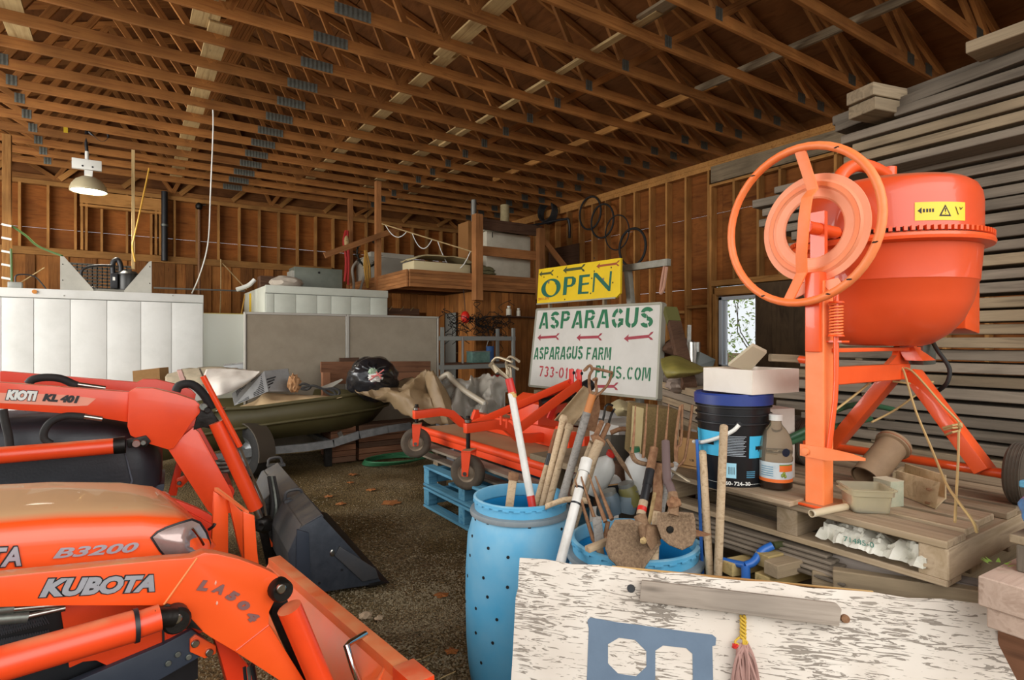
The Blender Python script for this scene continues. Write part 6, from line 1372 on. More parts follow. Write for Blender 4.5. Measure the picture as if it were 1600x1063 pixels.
# long wooden handles leaning to the right
tops = [((871, 672), (838, 786), 2.66, M_HANDLE, 'wooden handle with dark red top, leftmost of the leaning three', M_RUST, .014), ((880, 655), (850, 780), 2.64, M_HANDLE, 'wooden handle under the flat shovel blade', None, .0155), ((889, 668), (860, 778), 2.60, M_HANDLE, 'pale wooden handle, right of the leaning three', None, .0155)]
for (x0, y0), (x1, y1), d, mat, lab, cap_, r in tops:
    t = tool('long_handle', lab, 'handle', inb1(0, 0)); t['group'] = 'long wooden handles in the taller barrel'; a = P(x0, y0, d+.05); b_ = P(x1, y1, d-.06); e = ext(a, b_, .08); shaft([a, e], r, mat, t, 'shaft'); 
    if cap_: shaft([a-(e-a)*.0, a+(b_-a)*.35], r*1.06, M_REDW, t, 'painted_end'); shaft([a+(b_-a)*.34, a+(b_-a)*.5], r*1.08, M_BLACK, t, 'tape')
    else: MB().blob(a, (.02, .02, .022), 3, .2).build('knob', mat, t)
# square shovel, blade upwards
t = tool('square_shovel', 'flat square shovel standing blade up with pale dusty steel', 'shovel', inb1(.05, .05)); dB = 2.72
MB().grid(lambda u, v: P(866, 657, dB).lerp(P(912, 603, dB), v).lerp(P(893, 668, dB-.03).lerp(P(935, 617, dB-.02), v), u) + FW*(.03*(1-(2*u-1)**2)), 10, 10).build('blade', paint('shovel_tan', '#a58d6c', .7, .2, '#8d7655', 15, .6, bump=.1), t, smooth=60, solid=.004)
MB().prism([P(921, 640, dB-.03), P(936, 618, dB-.02), P(938, 640, dB), P(931, 676, dB), P(918, 672, dB)], FW*.012).build('blade_edge', M_RUST, t); 
a, m_ = P(886, 664, dB-.02), P(862, 760, 2.6); shaft([a, a+(m_-a)*.3], .021, M_RUSTPALE, t, 'socket'); shaft([a+(m_-a)*.28, ext(a, m_, .07)], .0165, M_HANDLE, t)
# long tool with grey shaft and forked head (garden claw)
t = tool('garden_claw', 'grey shafted claw with rusty curved prongs standing in front of the farm sign', 'cultivator', inb1(.13, .0)); dG = 2.55
a, m_ = P(917, 645, dG), P(884, 760, 2.50); shaft([a, ext(a, m_, .08)], .0185, M_HANDLEG, t); shaft([P(926, 617, dG+.01), P(916, 650, dG)], .017, paint('ferrule_orange', '#b8733a', .6), t, 'ferrule')
for pts in ([(924, 620, 2.56), (921, 606, 2.57), (921, 588, 2.56), (926, 578, 2.55)], [(926, 619, 2.56), (932, 612, 2.56), (931, 600, 2.56), (932, 592, 2.54), (927, 594, 2.52)], [(927, 620, 2.56), (938, 614, 2.57), (950, 600, 2.57), (956, 584, 2.56), (954, 582, 2.55)], [(926, 578, 2.55), (925, 576, 2.56), (938, 578, 2.56), (955, 582, 2.55)], [(926, 578, 2.55), (923, 572, 2.55), (919, 573, 2.54), (913, 579, 2.50)]):
    tubep('prong', spline([P(*p) for p in pts]), .0065, M_RUST, t, 8)
MB().prism([P(912, 580, 2.5), P(916, 575, 2.52), P(921, 574, 2.54), P(917, 580, 2.5)], FW*.004).build('tine_tip', M_PR, t, smooth=0)
# two handled post driver with white pipe
t = tool('white_pipe', 'long white plastic pipe leaning between the two barrels', 'pipe', P(880, 900, 2.1)); a, b_ = P(912, 738, 2.30), P(876, 878, 2.12); e = ext(a, b_, .02, True)
shaft([P(917, 718, 2.33), a], .024, M_WH, t, 'upper_pipe'); shaft([a, e], .0185, M_WH, t, 'pipe'); 
for k in (.18, .36): p = a.lerp(b_, k); tubep('black_band', [p, p+(b_-a)*.02], .0205, M_BLACK, t, 12)
t = tool('mattock', 'wooden mattock handle with brown head leaning above the white pipe', 'mattock', inb1(.2, -.05)); dM = 2.36; a, m_ = P(937, 690, dM), P(906, 762, dM-.05); shaft([a, a+(m_-a)*1.05], [.021, .0205], M_HANDLE, t) 
MB().prism([P(924, 683, dM), P(934, 680, dM), P(947, 690, dM), P(945, 698, dM), P(930, 697, dM)], FW*.045).build('head', M_RUST, t, bevel=.004)
MB().prism([P(946, 688, dM), P(950, 686, dM), P(978, 726, dM+.02), P(990, 752, dM+.02), P(985, 748, dM+.02), P(968, 724, dM+.02)], FW*.014).build('pick', M_RUSTPALE, t, bevel=.002)
shaft([P(927, 692, dM+.05), P(896, 772, 2.50)], .018, M_HANDLE, t, 'second_handle')
t = tool('wire_prong_tool', 'tool with two thin dark hooked wires above the mattock', 'rake', P(945, 680, 2.5)); 
for pts in ([(940, 664, 2.52), (944, 648, 2.52), (946, 636, 2.52), (951, 632, 2.52), (957, 634, 2.5)], [(950, 668, 2.52), (953, 655, 2.52), (957, 644, 2.52), (960, 640, 2.5)]): tubep('wire', spline([P(*p) for p in pts]), .0055, M_DARKSTEEL, t, 6)
for a, b_ in (((940, 660), (929, 686)), ((950, 664), (938, 690))): shaft([P(*a, 2.52), P(*b_, 2.42)], .0115, M_RUST, t, 'socket'); shaft([P(*b_, 2.42), P(*b_, 2.42).lerp(inb1(.13, .0, .3), 1)], .0115, M_HANDLE, t, 'handle')
# fork, tines downwards
t = tool('manure_fork', 'rusty four tined fork lying tines up against the short barrel', 'fork', inb2(-.12, 0)); dF = 2.22
for x0, y0, x1, y1 in ((898, 748, 927, 843), (908, 745, 938, 838), (920, 742, 946, 816), (930, 744, 956, 812)):
    tubep('tine', [P(x0, y0, dF+.04), P((x0+x1)/2-.5, (y0+y1)/2, dF+.02), P(x1, y1, dF-.06)], [.003, .0065, .0085], M_RUST, t, 8)
MB().tube(spline([P(925, 840, 2.16), P(934, 850, 2.15), P(945, 838, 2.16), P(950, 815, 2.17)]), .009, 8).build('cross_bar', M_RUST, t); MB().bar(P(932, 808, 2.18), P(937, 850, 2.14), .035, .02, FW).build('socket', M_HANDLEG, t, bevel=.004); shaft([P(935, 848, 2.14), ext(P(932, 808, 2.18), P(937, 850, 2.14), .10)], .014, M_HANDLE, t)
t = tool('wooden_peg', 'short wooden peg poking over the short barrel rim', 'peg', P(935, 853, 2.05)); MB().bar(P(917, 859, 2.01), P(950, 846, 2.06), .026, .02).build('shaft', M_HANDLE, t, bevel=.004); MB().bar(P(950, 846, 2.06), P(955, 844, 2.07), .03, .024).build('end', M_RUST, t, bevel=.003)
t = tool('curved_strap', 'curved strip of bark coloured wood lying over the barrel rim', 'strap', P(885, 790, 2.3)); MB().grid(lambda u, v: P(852+70*u, 788-8*u+9*v, 2.36-.05*u)+UP*(.02*math.sin(u*3.1)), 14, 2).build('strip', M_HANDLE, t, smooth=60, solid=.006)
# spades
def spade(nm, lab, pts, d, tilt, hole, mat):
    t = tool(nm, lab, 'shovel', inb2(0, 0)); cx = sum(p[0] for p in pts)/len(pts); cy = sum(p[1] for p in pts)/len(pts); c = P(cx, cy, d)
    mb = MB(); m = len(pts); rings = 5; vs = [c+FW*.03]; fs = []
    for k in range(1, rings+1):
        q = k/rings
        for x, y in pts: vs.append(P(cx+(x-cx)*q, cy+(y-cy)*q, d+tilt*((cy-y)*q/50))+FW*(.03*(1-q*q)))
    for j in range(m): fs.append((0, 1+j, 1+(j+1) % m))
    for k in range(rings-1):
        for j in range(m): fs.append((1+k*m+j, 1+(k+1)*m+j, 1+(k+1)*m+(j+1) % m, 1+k*m+(j+1) % m))
    mb.add(vs, fs).build('blade', mat, t, smooth=60, solid=.004); return t
M_GRIT = paint('gritty_rust', '#9c8266', .95, .05, '#5f4836', 120, .9, bump=.5, bscale=170)
t = spade('round_shovel', 'large gritty round shovel blade hanging over the short barrel, bigger of two', [(961, 813), (985, 812), (1012, 820), (1030, 838), (1033, 850), (1022, 866), (1008, 886), (1004, 897), (992, 898), (968, 888), (952, 873), (946, 858), (950, 832)], 1.98, .02, None, M_GRIT)
MB().prism([P(1012, 822, 1.97), P(1030, 824, 1.99), P(1036, 840, 2.0), P(1018, 862, 1.96), P(1008, 845, 1.96)], FW*.03).build('step_fold', M_RUSTPALE, t, bevel=.006); shaft([P(1000, 806, 2.03), P(1012, 845, 1.985)], .022, M_RUSTPALE, t, 'socket'); MB().blob(P(1005, 845, 1.955), (.012, .008, .012), 1, .4).build('pebble', M_PALE, t); MB().blob(P(982, 893, 1.955), (.015, .008, .01), 2, .4).build('clod', M_PALE, t)
a, m_ = P(1016, 735, 2.16), P(1001, 806, 2.04); shaft([P(1022, 700, 2.2), a], .0165, M_RUST, t, 'upper_handle'); shaft([a, a.lerp(m_, .35)], .0175, M_BLACK, t, 'tape'); shaft([a.lerp(m_, .33), a.lerp(m_, .72)], .016, M_BLACK, t, 'tape'); shaft([a.lerp(m_, .7), m_], .0165, M_HANDLE, t, 'lower_handle'); shaft([a.lerp(m_, .83), a.lerp(m_, .92)], .0171, M_RED, t, 'red_mark')
t = spade('small_round_shovel', 'smaller gritty shovel blade with a hole over the short barrel', [(1028, 802), (1050, 800), (1083, 802), (1086, 812), (1088, 838), (1082, 852), (1066, 860), (1046, 852), (1034, 842), (1027, 822)], 1.96, .03, None, M_GRIT)
MB().lathe([(0, 0), (.013, 0), (.011, .004), (0, .005)], 14, axisM(P(1047, 828, 1.975), -FW)).build('hole', M_DARKSTEEL, t); shaft([P(1051, 805, 1.985), P(1053, 786, 2.0), P(1051, 770, 2.02)], [.02, .017, .016], M_RUSTPALE, t, 'socket'); MB().blob(P(1053, 786, 1.99), (.024, .02, .022), 4, .3).build('collar', M_RUST, t); shaft([P(1051, 772, 2.02), P(1046, 758, 2.04), P(1042, 747, 2.06), P(1040, 690, 2.14)], .015, paint('purple_grey', '#5d4a47', .7), t)
# pitchforks, tines up
t = tool('pitchfork', 'rusty pitchfork standing tines up in front of the sacking', 'fork', inb2(.1, .05)); dP = 2.20
for k, (xt, yt, xb, yb) in enumerate(((993, 634, 988, 708), (1011, 631, 1005, 716), (1028, 633, 1021, 720), (1045, 632, 1037, 718))): tubep('tine', [P(xt, yt, dP+.03), P((xt+xb)/2+.5, (yt+yb)/2, dP), P(xb, yb, dP-.01)], [.002, .0045, .006], M_RUST, t, 8)
tubep('cross_bar', spline([P(986, 705, dP), P(993, 720, dP), P(1012, 726, dP), P(1035, 727, dP), P(1052, 727, dP)]), .0095, M_RUSTPALE, t, 8); shaft([P(1030, 724, dP-.01), P(1029, 745, dP-.02), P(1026, 800, 2.12)], .0185, M_RUST, t, 'socket'); shaft([P(1026, 800, 2.12), ext(P(1029, 745, dP-.02), P(1026, 800, 2.12), .1)], .016, M_HANDLE, t)
t = tool('wide_fork', 'wide tined fork with bent outer tine beside the pail', 'fork', inb2(.15, .1)); dW = 2.23
for pts in ([(1063, 634, 2.25), (1058, 668, 2.24), (1055, 700, 2.23), (1056, 726, 2.22)], [(1066, 632, 2.25), (1064, 690, 2.24), (1058, 700, 2.23), (1057, 726, 2.22)], [(1082, 633, 2.25), (1078, 665, 2.24), (1073, 700, 2.23), (1068, 720, 2.22), (1056, 730, 2.21), (1040, 730, 2.2)]): tubep('tine', spline([P(*p) for p in pts]), .0052, M_RUST, t, 8)
shaft([P(1056, 725, 2.22), P(1046, 745, 2.18), P(1040, 760, 2.16), inb2(.07, .12, .35)], .012, M_HANDLEG, t); tubep('side_spike', spline([P(1040, 732, 2.2), P(1060, 742, 2.15), P(1078, 754, 2.10)]), [.006]*12+[.003], M_PR, t, 8)
# two upright wooden handles in front of the pail
for (x0, y0), (x1, y1), d, r, mat, lab, z in (((1131, 668), (1122, 890), 2.06, .0145, M_HANDLE, 'pale grey wooden handle standing upright before the pail', .02), ((1098, 708), (1108, 880), 2.10, .0135, M_HANDLE, 'shorter brown wooden handle standing left of the pale one', .02)):
    t = tool('upright_handle', lab, 'handle', P(x1, y1, d)); a, b_ = P(x0, y0, d), P(x1, y1, d-.02); shaft([a, ext(a, b_, z, True)], r, mat, t, 'shaft'); MB().blob(a, (r, r, r*.8), 2, .1).build('rounded_end', mat, t)
t = tool('blue_rod', 'thin blue rod standing beside the pail', 'rod', P(1089, 720, 2.2)); shaft([P(1089, 687, 2.20), P(1091, 735, 2.19), ext(P(1089, 687, 2.2), P(1091, 735, 2.19), .4, True)], .006, MBL, t)
t = tool('thin_blade', 'thin rusty blade poking right behind the small shovel', 'blade', P(1095, 832, 2.0)); MB().prism([P(1080, 826, 2.02), P(1112, 836, 2.0), P(1100, 839, 2.0), P(1080, 838, 2.02)], FW*.008).build('blade', M_RUST, t); 
t = tool('small_stake', 'thin wooden stake between the spade handles', 'stake', inb2(.08, .06)); shaft([P(1023, 770, 2.12), ext(P(1023, 770, 2.12), P(1014, 820, 2.08), .2)], .007, M_PALE, t)

# ------------------------------------------------------------------ the peeling white board with a blue stencil
ws = thing('peeling_board', 'large peeling white plywood board with blue stencil in the foreground', 'board', (1.5, 1.0, 0))
zb_t = .78; A, Bq = onz(812, 872, zb_t), onz(1592, 950, zb_t); r = (Bq-A).normalized(); nout = V(r.y, -r.x, 0); 
if nout.dot(-A) < 0: nout = -nout
lean = .33; down = (UP*-1 + nout*lean).normalized(); nB = r.cross(-down).normalized(); 
if nB.dot(nout) < 0: nB = -nB
Ht = .80
mPe, ntp, bpe = nodes('peeling_paint'); Lk = ntp.links.new
tcn = N(ntp, 'ShaderNodeTexCoord'); mp = N(ntp, 'ShaderNodeMapping'); mp.inputs['Scale'].default_value = (5, 36, 1); Lk(tcn.outputs['Object'], mp.inputs[0])
no = N(ntp, 'ShaderNodeTexNoise'); no.inputs['Scale'].default_value = 2.0; no.inputs['Detail'].default_value = 3.5; no.inputs['Roughness'].default_value = .55; no.inputs['Distortion'].default_value = 2.6; Lk(mp.outputs[0], no.inputs['Vector'])
n3 = N(ntp, 'ShaderNodeTexNoise'); n3.inputs['Scale'].default_value = 3.2; n3.inputs['Detail'].default_value = 3; Lk(tcn.outputs['Object'], n3.inputs['Vector'])
ma = N(ntp, 'ShaderNodeMath', operation='MULTIPLY_ADD'); Lk(n3.outputs['Fac'], ma.inputs[0]); ma.inputs[1].default_value = .55; Lk(no.outputs['Fac'], ma.inputs[2])
rr_ = ramp(ntp, [(.868, (0, 0, 0, 1)), (.886, (1, 1, 1, 1))]); Lk(ma.outputs[0], rr_.inputs[0])
n4 = N(ntp, 'ShaderNodeTexNoise'); n4.inputs['Scale'].default_value = 6; Lk(tcn.outputs['Object'], n4.inputs['Vector'])
pw_ = ramp(ntp, [(.35, lin('#d2c6b8')), (.65, lin('#ddd3c6'))]); Lk(n4.outputs['Fac'], pw_.inputs[0]); ww = ramp(ntp, [(.3, lin('#70665c')), (.7, lin('#94897c'))]); Lk(no.outputs['Fac'], ww.inputs[0])
mx = N(ntp, 'ShaderNodeMix', data_type='RGBA'); Lk(rr_.outputs[0], mx.inputs[0]); Lk(pw_.outputs[0], mx.inputs[6]); Lk(ww.outputs[0], mx.inputs[7]); Lk(mx.outputs[2], bpe.inputs['Base Color']); bpe.inputs['Roughness'].default_value = .75
bpn = N(ntp, 'ShaderNodeBump'); bpn.inputs['Strength'].default_value = .5; bpn.inputs['Distance'].default_value = -.004; Lk(rr_.outputs[0], bpn.inputs['Height']); Lk(bpn.outputs[0], bpe.inputs['Normal'])
Lb = (Bq-A).length; Mw = Matrix((r, -down, nB)).transposed().to_4x4(); Mw.translation = A
sh2 = MB(); edge = [(0, 0)] + [(Lb*k/16, .004*math.sin(k*2.3)) for k in range(1, 16)] + [(Lb-.004, -.002), (Lb+.002, -.05), (Lb-.004, -.09), (Lb+.004, -.13), (Lb-.002, -.20), (Lb+.002, -.4), (Lb, -Ht), (.004, -Ht), (.0, -.3), (-.004, -.12), (.002, -.09), (.0, -.05)]
# holes: one by the batten
sheet = sh2.prism([Mw @ Vector((x, y, 0)) for x, y in edge], -nB*.018).build('plywood_sheet', mPe, ws, M=Mw, smooth=0)
M_EDGE = wood('plywood_edge', '#b98f55', '#cfaa70', '#94683a', tint=.05)
board('top_edge', Mw @ Vector((.3, .001, -.009)), Mw @ Vector((Lb*.75, .003, -.009)), .017, .006, M_EDGE, ws, up=-down)
def onB(px, py): q = onp(px, py, A, nB); l = Mw.inverted() @ q; return l.x, l.y
ta = [onB(x, y) for x, y in ((1003, 906), (1302, 941), (1310, 950), (1306, 977), (1000, 938))]
MB().prism([Mw @ Vector((x, y, .0005)) for x, y in ta], nB*.035).build('batten', wood('batten_timber', '#8d8073', '#a39688', '#776b5f', tint=.02), ws, M=frame(Mw @ Vector((ta[0][0], ta[0][1], 0)), Mw @ Vector((ta[1][0], ta[1][1], 0)), nB), bevel=.003)
for px, py, rad_, mat, nm in ((986, 920, .0125, M_BLACK, 'bolt_hole'), (1320, 967, .012, M_RUST, 'bolt_head')):
    x, y = onB(px, py); MB().lathe([(0, 0), (rad_, 0), (rad_*.9, .003 if nm == 'bolt_hole' else .010), (0, .003 if nm == 'bolt_hole' else .011)], 18, axisM(Mw @ Vector((x, y, .0004)), nB)).build(nm, mat, ws)
mSt = paint('stencil_blue', '#66788b', .75, 0, '#5c6d80', 8, .5, bump=.1)
# blue stencil: a squat shape with two octagonal openings
Oq = onB(922, 968); X1 = onB(1118, 995)[0]; Y0 = onB(914, 1062)[1]-.10
def wpt(px, py): return onB(px, py)
outer = [wpt(918, 970), (wpt(922, 965)), wpt(1113, 992), wpt(1119, 997), wpt(1118, 1009), wpt(1113, 1010)]
xl, xr = wpt(920, 980)[0], wpt(1113, 1010)[0]
h1 = [wpt(x, y) for x, y in ((950, 1007), (967, 997), (992, 1000), (1010, 1018), (1010, 1042), (994, 1057), (966, 1053), (950, 1037))]
h2_ = [wpt(x, y) for x, y in ((1024, 1017), (1036, 1009), (1072, 1013), (1082, 1022), (1082, 1063))]
x1a, x1b = h1[0][0], h1[3][0]; x2a, x2b = h2_[0][0], h2_[3][0]; yb1 = h1[6][1]; ybot = yb1-.10
polys = [[outer[0], wpt(919, 978), (xl, wpt(920, 982)[1]), (xl, ybot), (x1a, ybot), h1[7], h1[0], h1[1], wpt(967, 973), outer[1]],
         [wpt(967, 973), h1[1], h1[2], wpt(992, 976)], [wpt(992, 976), h1[2], h1[3], (x2a, h2_[0][1]), h2_[1], wpt(1036, 982)],
         [h1[3], h1[4], h1[5], (h1[5][0], ybot), (x2a, ybot), (x2a, h2_[0][1])], [wpt(1036, 982), h2_[1], h2_[2], wpt(1072, 987)], [wpt(1072, 987), h2_[2], h2_[3], (x2b, ybot), (xr, ybot), (xr, outer[5][1]), outer[4], outer[3], outer[2]],
         [(x1a, ybot), h1[7], h1[6], h1[5], (h1[5][0], ybot)]]
mb = MB()
for pl in polys: mb.prism([Mw @ Vector((x, y, .0006)) for x, y in pl], nB*.0007)
mb.build('blue_stencil', mSt, ws, smooth=0)
for k in range(2): board('back_batten', Mw @ Vector((.25+k*.9, -.03, -.04)), Mw @ Vector((.25+k*.9, -Ht, -.04)), .06, .04, M_GREYD, ws, up=nB)
# tassel of yellow rope hanging on it
tx = thing('rope_tassel', 'yellow knotted rope with a frayed pink tuft on the white board', 'rope', onp(1160, 990, A, nB)); rq = random.Random(12); MYR = paint('yellow_rope_fibre', '#c8a436', .8); MPK = paint('pink_fibre', '#b08a80', .95, 0, '#99746a', 30, .7)
def bp(px, py, h=.012): return onp(px, py, A+nB*h, nB)
for k in range(3): tubep('braid', [bp(1161+4*math.sin(j*.9+k*2.1), 962+j*2.6, .014+.004*math.cos(j*.9+k*2.1)) for j in range(15)], .0035, MYR, tx, 6)
for k in range(4): tubep('loop', spline([bp(1160+rq.uniform(-6, 6), 996, .016), bp(1160+rq.uniform(-12, 12), 1004, .02), bp(1160+rq.uniform(-4, 4), 1010, .016)]), .003, MYR, tx, 6)
for k in range(26):
    x0 = 1160+rq.uniform(-8, 8); x1 = 1163+rq.uniform(-22, 24); tubep('tuft_strand', spline([bp(x0, 1006, .014), bp((x0+x1)/2+rq.uniform(-4, 4), 1030, .02+.02*rq.random()), bp(x1, 1075+rq.uniform(-6, 10), .012)], 4), [.004]*8+[.0025], MPK, tx, 5)
MB().blob(bp(1149, 1010, .02), (.010, .008, .008), 2, .4).build('red_tip', M_RED, tx)
# ------------------------------------------------------------------ pallets and the orange finish mower
MW = paint('mower_orange', '#ea4a20', .45, 0, '#dc4419', 4, .5, dust='#a37a55', dustz=(.85, .99), dustmask=(.05, .3))
MWC = paint('mower_orange_clean', '#ea4a20', .4, 0, '#dd441a', 4, .5)
MX0, MY0, MY1 = 2.49, 3.28, 5.41
bpal = thing('blue_pallet', 'stack of chipped blue painted pallets under the mower', 'pallet', (2.9, 4.05, 0))
for k in range(2):
    z0 = .0+.19*k
    for y in (3.45, 4.05, 4.70): board('stringer', (2.22, y, z0+.10), (3.35, y, z0+.10), .05, .13, M_BLUEW, bpal)
    for x in (2.25, 2.5, 2.75, 3.0, 3.3): board('deck_board', (x, 3.42, z0+.176), (x, 4.73, z0+.176), .10, .022, M_BLUEW, bpal)
    for x in (2.25, 2.8, 3.3): board('bottom_board', (x, 3.42, z0+.021), (x, 4.73, z0+.021), .10, .022, M_BLUEW, bpal)
    for y in (3.45, 4.05, 4.70): board('post_block', (2.215, y, z0+.10), (2.30, y, z0+.10), .10, .14, M_BLUEW, bpal)
wp = thing('grey_pallet', 'weathered grey pallet between the blue pallets and the mower', 'pallet', (3.0, 4.4, .38))
for y in (3.3, 4.3, 5.25): board('stringer', (2.35, y, .435), (3.65, y, .435), .06, .09, M_PALLET, wp)
for x in (2.38, 2.62, 2.9, 3.2, 3.5): board('deck_board', (x, 3.2, .492), (x, 5.4, .492), .13, .022, M_GREY, wp)
board('bottom_board', (2.40, 3.25, .391), (2.40, 5.4, .391), .11, .02, M_GREY, wp)
board('prop_post', (2.6, 5.2, 0.0), (2.6, 5.2, .38), .1, .1, M_GREYD, wp, up=(0, 1, 0))
mo = thing('finish_mower', 'dusty orange finishing mower deck with caster wheels on pallets', 'mower', (3.0, 4.3, .50))
def wb(nm, pts, ext, mat=MW, bev=.004, par=mo): return MB().prism([V(*p) for p in pts], V(*ext)).build(nm, mat, par, bevel=bev)
ZT = .605
wb('deck', [(MX0, MY0, ZT-.015), (MX0+1.12, MY0, ZT-.015), (MX0+1.12, MY1, ZT-.015), (MX0, MY1, ZT-.015)], (0, 0, .02))
MB().tube([V(MX0, MY0-.02, ZT-.015), V(MX0, MY1+.02, ZT-.015)], .035, 12).build('front_tube', MWC, mo); wb('front_skirt', [(MX0-.012, MY0, ZT-.10), (MX0+.004, MY0, ZT-.10), (MX0+.004, MY0, ZT-.02), (MX0-.012, MY0, ZT-.02)], (0, MY1-MY0, 0), MWC)
for y in (MY0, MY1): wb('side_skirt', [(MX0, y, ZT-.11), (MX0+1.12, y, ZT-.11), (MX0+1.12, y, ZT), (MX0, y, ZT)], (0, .012, 0), MWC)
def tubearm(pts, w_=.075):
    mb = MB()
    for i in range(len(pts)-1): mb.bar(V(*pts[i]), V(*pts[i+1]), .055, w_)
    return mb
def castor(px, py, y, fy):
    """front caster: goose-neck arm from the deck, forked wheel"""
    X = 2.20; c = ony(px, py, 0) if False else onx(px, py, X); r_ = .137
    pv = V(c.x+.02, c.y+.03, ZT+.20)
    arm = [V(MX0+.62, c.y-.02, ZT+.075), V(MX0+.30, c.y, ZT+.075), V(MX0+.19, c.y+.005, ZT+.09), V(MX0+.08, c.y+.02, ZT+.19), V(MX0-.02, c.y+.03, ZT+.215), V(pv.x-.03, pv.y, ZT+.205)]
    vs = []; fs = []
    for i, p in enumerate(arm):
        t = (arm[min(i+1, 5)]-arm[max(i-1, 0)]).normalized(); n_ = t.cross(V(0, 1, 0)).normalized(); 
        for a, b_ in ((-1, -1), (1, -1), (1, 1), (-1, 1)): vs.append(p+V(0, 1, 0)*a*.03+n_*b_*.038)
    for i in range(5):
        for k in range(4): fs.append((i*4+k, i*4+(k+1) % 4, i*4+4+(k+1) % 4, i*4+4+k))
    fs += [(3, 2, 1, 0), (20, 21, 22, 23)]
    MB().add(vs, fs).build('goose_neck_arm', MWC, mo, smooth=20, bevel=.006)
    tubep('spindle', [V(pv.x, pv.y, ZT+.30), V(pv.x, pv.y, c.z+.16)], .017, M_DARKSTEEL, mo, 10); MB().lathe([(0, 0), (.028, 0), (.028, .02), (.018, .03), (0, .032)], 14, Matrix.Translation(V(pv.x, pv.y, ZT+.25))).build('spindle_cap', M_STEEL, mo)
    ax = V(math.sin(fy), math.cos(fy), 0); fw_ = V(ax.y, -ax.x, 0)
    for s in (-1, 1): MB().prism([c+ax*s*.055+fw_*dx+V(0, 0, dz) for dx, dz in ((-.025, -.02), (.025, -.02), (.05, .17), (-.03, .17))], ax*s*.008).build('fork_plate', MW, mo)
    MB().prism([c-ax*.063+fw_*dx+V(0, 0, .165) for dx in (-.03, .05)]+[c+ax*.063+fw_*dx+V(0, 0, .165) for dx in (.05, -.03)], (0, 0, .012)).build('fork_top', MW, mo)
    M = axisM(c, ax); wh = MB().lathe([(r_*.52, -.036), (r_*.75, -.045), (r_*.93, -.040), (r_, -.02), (r_, .02), (r_*.93, .040), (r_*.75, .045), (r_*.52, .036)], 36, M, cap=False).build('wheel', M_TYRE, mo, smooth=60)
    MB().lathe([(.012, -.05), (.02, -.05), (.03, -.03), (r_*.42, -.022), (r_*.5, -.034), (r_*.53, -.036), (r_*.53, .036), (.02, .05), (0, .05)], 30, M).build('rim', paint('rim_dusty', '#8a7a66', .6, .3), wh)
    MB().lathe([(0, -.068), (.016, -.068), (.016, .068), (0, .068)], 10, M).build('axle_bolt', M_STEEL, wh)
castor(650, 692, 0, .5); castor(731, 738, 0, .9)
# top works
CY_ = 4.25
wb('cross_beam', [(MX0+.42, 3.55, ZT+.01), (MX0+.42, 3.55, ZT+.16), (MX0+.50, 3.55, ZT+.16), (MX0+.50, 3.55, ZT+.01)], (0, 1.55, 0), MWC); wb('cross_beam', [(MX0+.78, 3.6, ZT+.01), (MX0+.78, 3.6, ZT+.13), (MX0+.84, 3.6, ZT+.13), (MX0+.84, 3.6, ZT+.01)], (0, 1.4, 0), MWC)
for y in (3.62, 4.95): wb('mount_bracket', [(MX0+.30, y, ZT+.005), (MX0+.42, y, ZT+.005), (MX0+.42, y, ZT+.20), (MX0+.38, y, ZT+.20)], (0, .05, 0), MWC)
gx = MX0+.62; wb('gearbox_cover', [(gx-.16, CY_-.22, ZT+.01), (gx+.20, CY_-.22, ZT+.01), (gx+.20, CY_-.20, ZT+.32), (gx+.02, CY_-.18, ZT+.40), (gx-.13, CY_-.20, ZT+.33)], (0, .44, 0), MWC, .008)
MB().lathe([(0, 0), (.03, 0), (.03, .004), (0, .004)], 16, axisM((gx+.08, CY_-.222, ZT+.22), (0, -1, 0))).build('inspection_hole', M_BLACK, mo)
wb('belt_cover', [(gx-.1, 3.48, ZT+.01), (gx+.25, 3.48, ZT+.01), (gx+.25, 3.48, ZT+.13), (gx-.1, 3.48, ZT+.13)], (0, .50, 0), MW, .01); wb('belt_cover', [(gx-.1, 4.5, ZT+.01), (gx+.25, 4.5, ZT+.01), (gx+.25, 4.5, ZT+.12), (gx-.1, 4.5, ZT+.12)], (0, .55, 0), MW, .01)
HT = V(gx+.62, CY_-.30, 1.28); HT = P(899, 583, 4.72)
for dy in (-.05, .05):
    MB().bar(HT+V(0, dy, -.10), HT+V(0, dy, .03), .012, .055, (0, 1, 0)).build('hitch_plate', paint('hitch_red', '#c8281c', .45), mo, bevel=.004)
    MB().lathe([(0, 0), (.014, 0), (.014, .003), (0, .003)], 12, axisM(HT+V(0, dy-.029, .0), (0, -1, 0))).build('pin_hole', M_BLACK, mo)
MB().bar(HT+V(0, .06, -.08), P(735, 665, 4.75), .06, .014, (0, 1, 0)).build('hitch_strut', MWC, mo, bevel=.003); MB().bar(HT+V(0, -.06, -.08), P(808, 672, 4.35), .075, .014, (0, 1, 0)).build('hitch_strut', MWC, mo, bevel=.003)
MB().bar(HT+V(0, .06, -.09), P(800, 640, 5.0), .06, .014, (0, 1, 0)).build('hitch_strut', paint('hitch_red', '#c8281c', .45), mo, bevel=.003); MB().bar(HT+V(0, 0, -.08), P(912, 628, 4.95), .05, .014, (0, 1, 0)).build('hitch_strut', MWC, mo, bevel=.003)
MB().bar(P(872, 620, 4.8), P(858, 655, 4.75), .05, .02, (0, 1, 0)).build('lower_link', paint('hitch_red', '#c8281c', .45), mo, bevel=.003)
tubep('drive_shaft', [P(845, 632, 4.8), P(895, 618, 4.9)], .045, M_DARKSTEEL, mo, 12); tubep('drive_shaft_end', [P(893, 618, 4.9), P(922, 601, 5.05)], .055, M_BLACK, mo, 12)
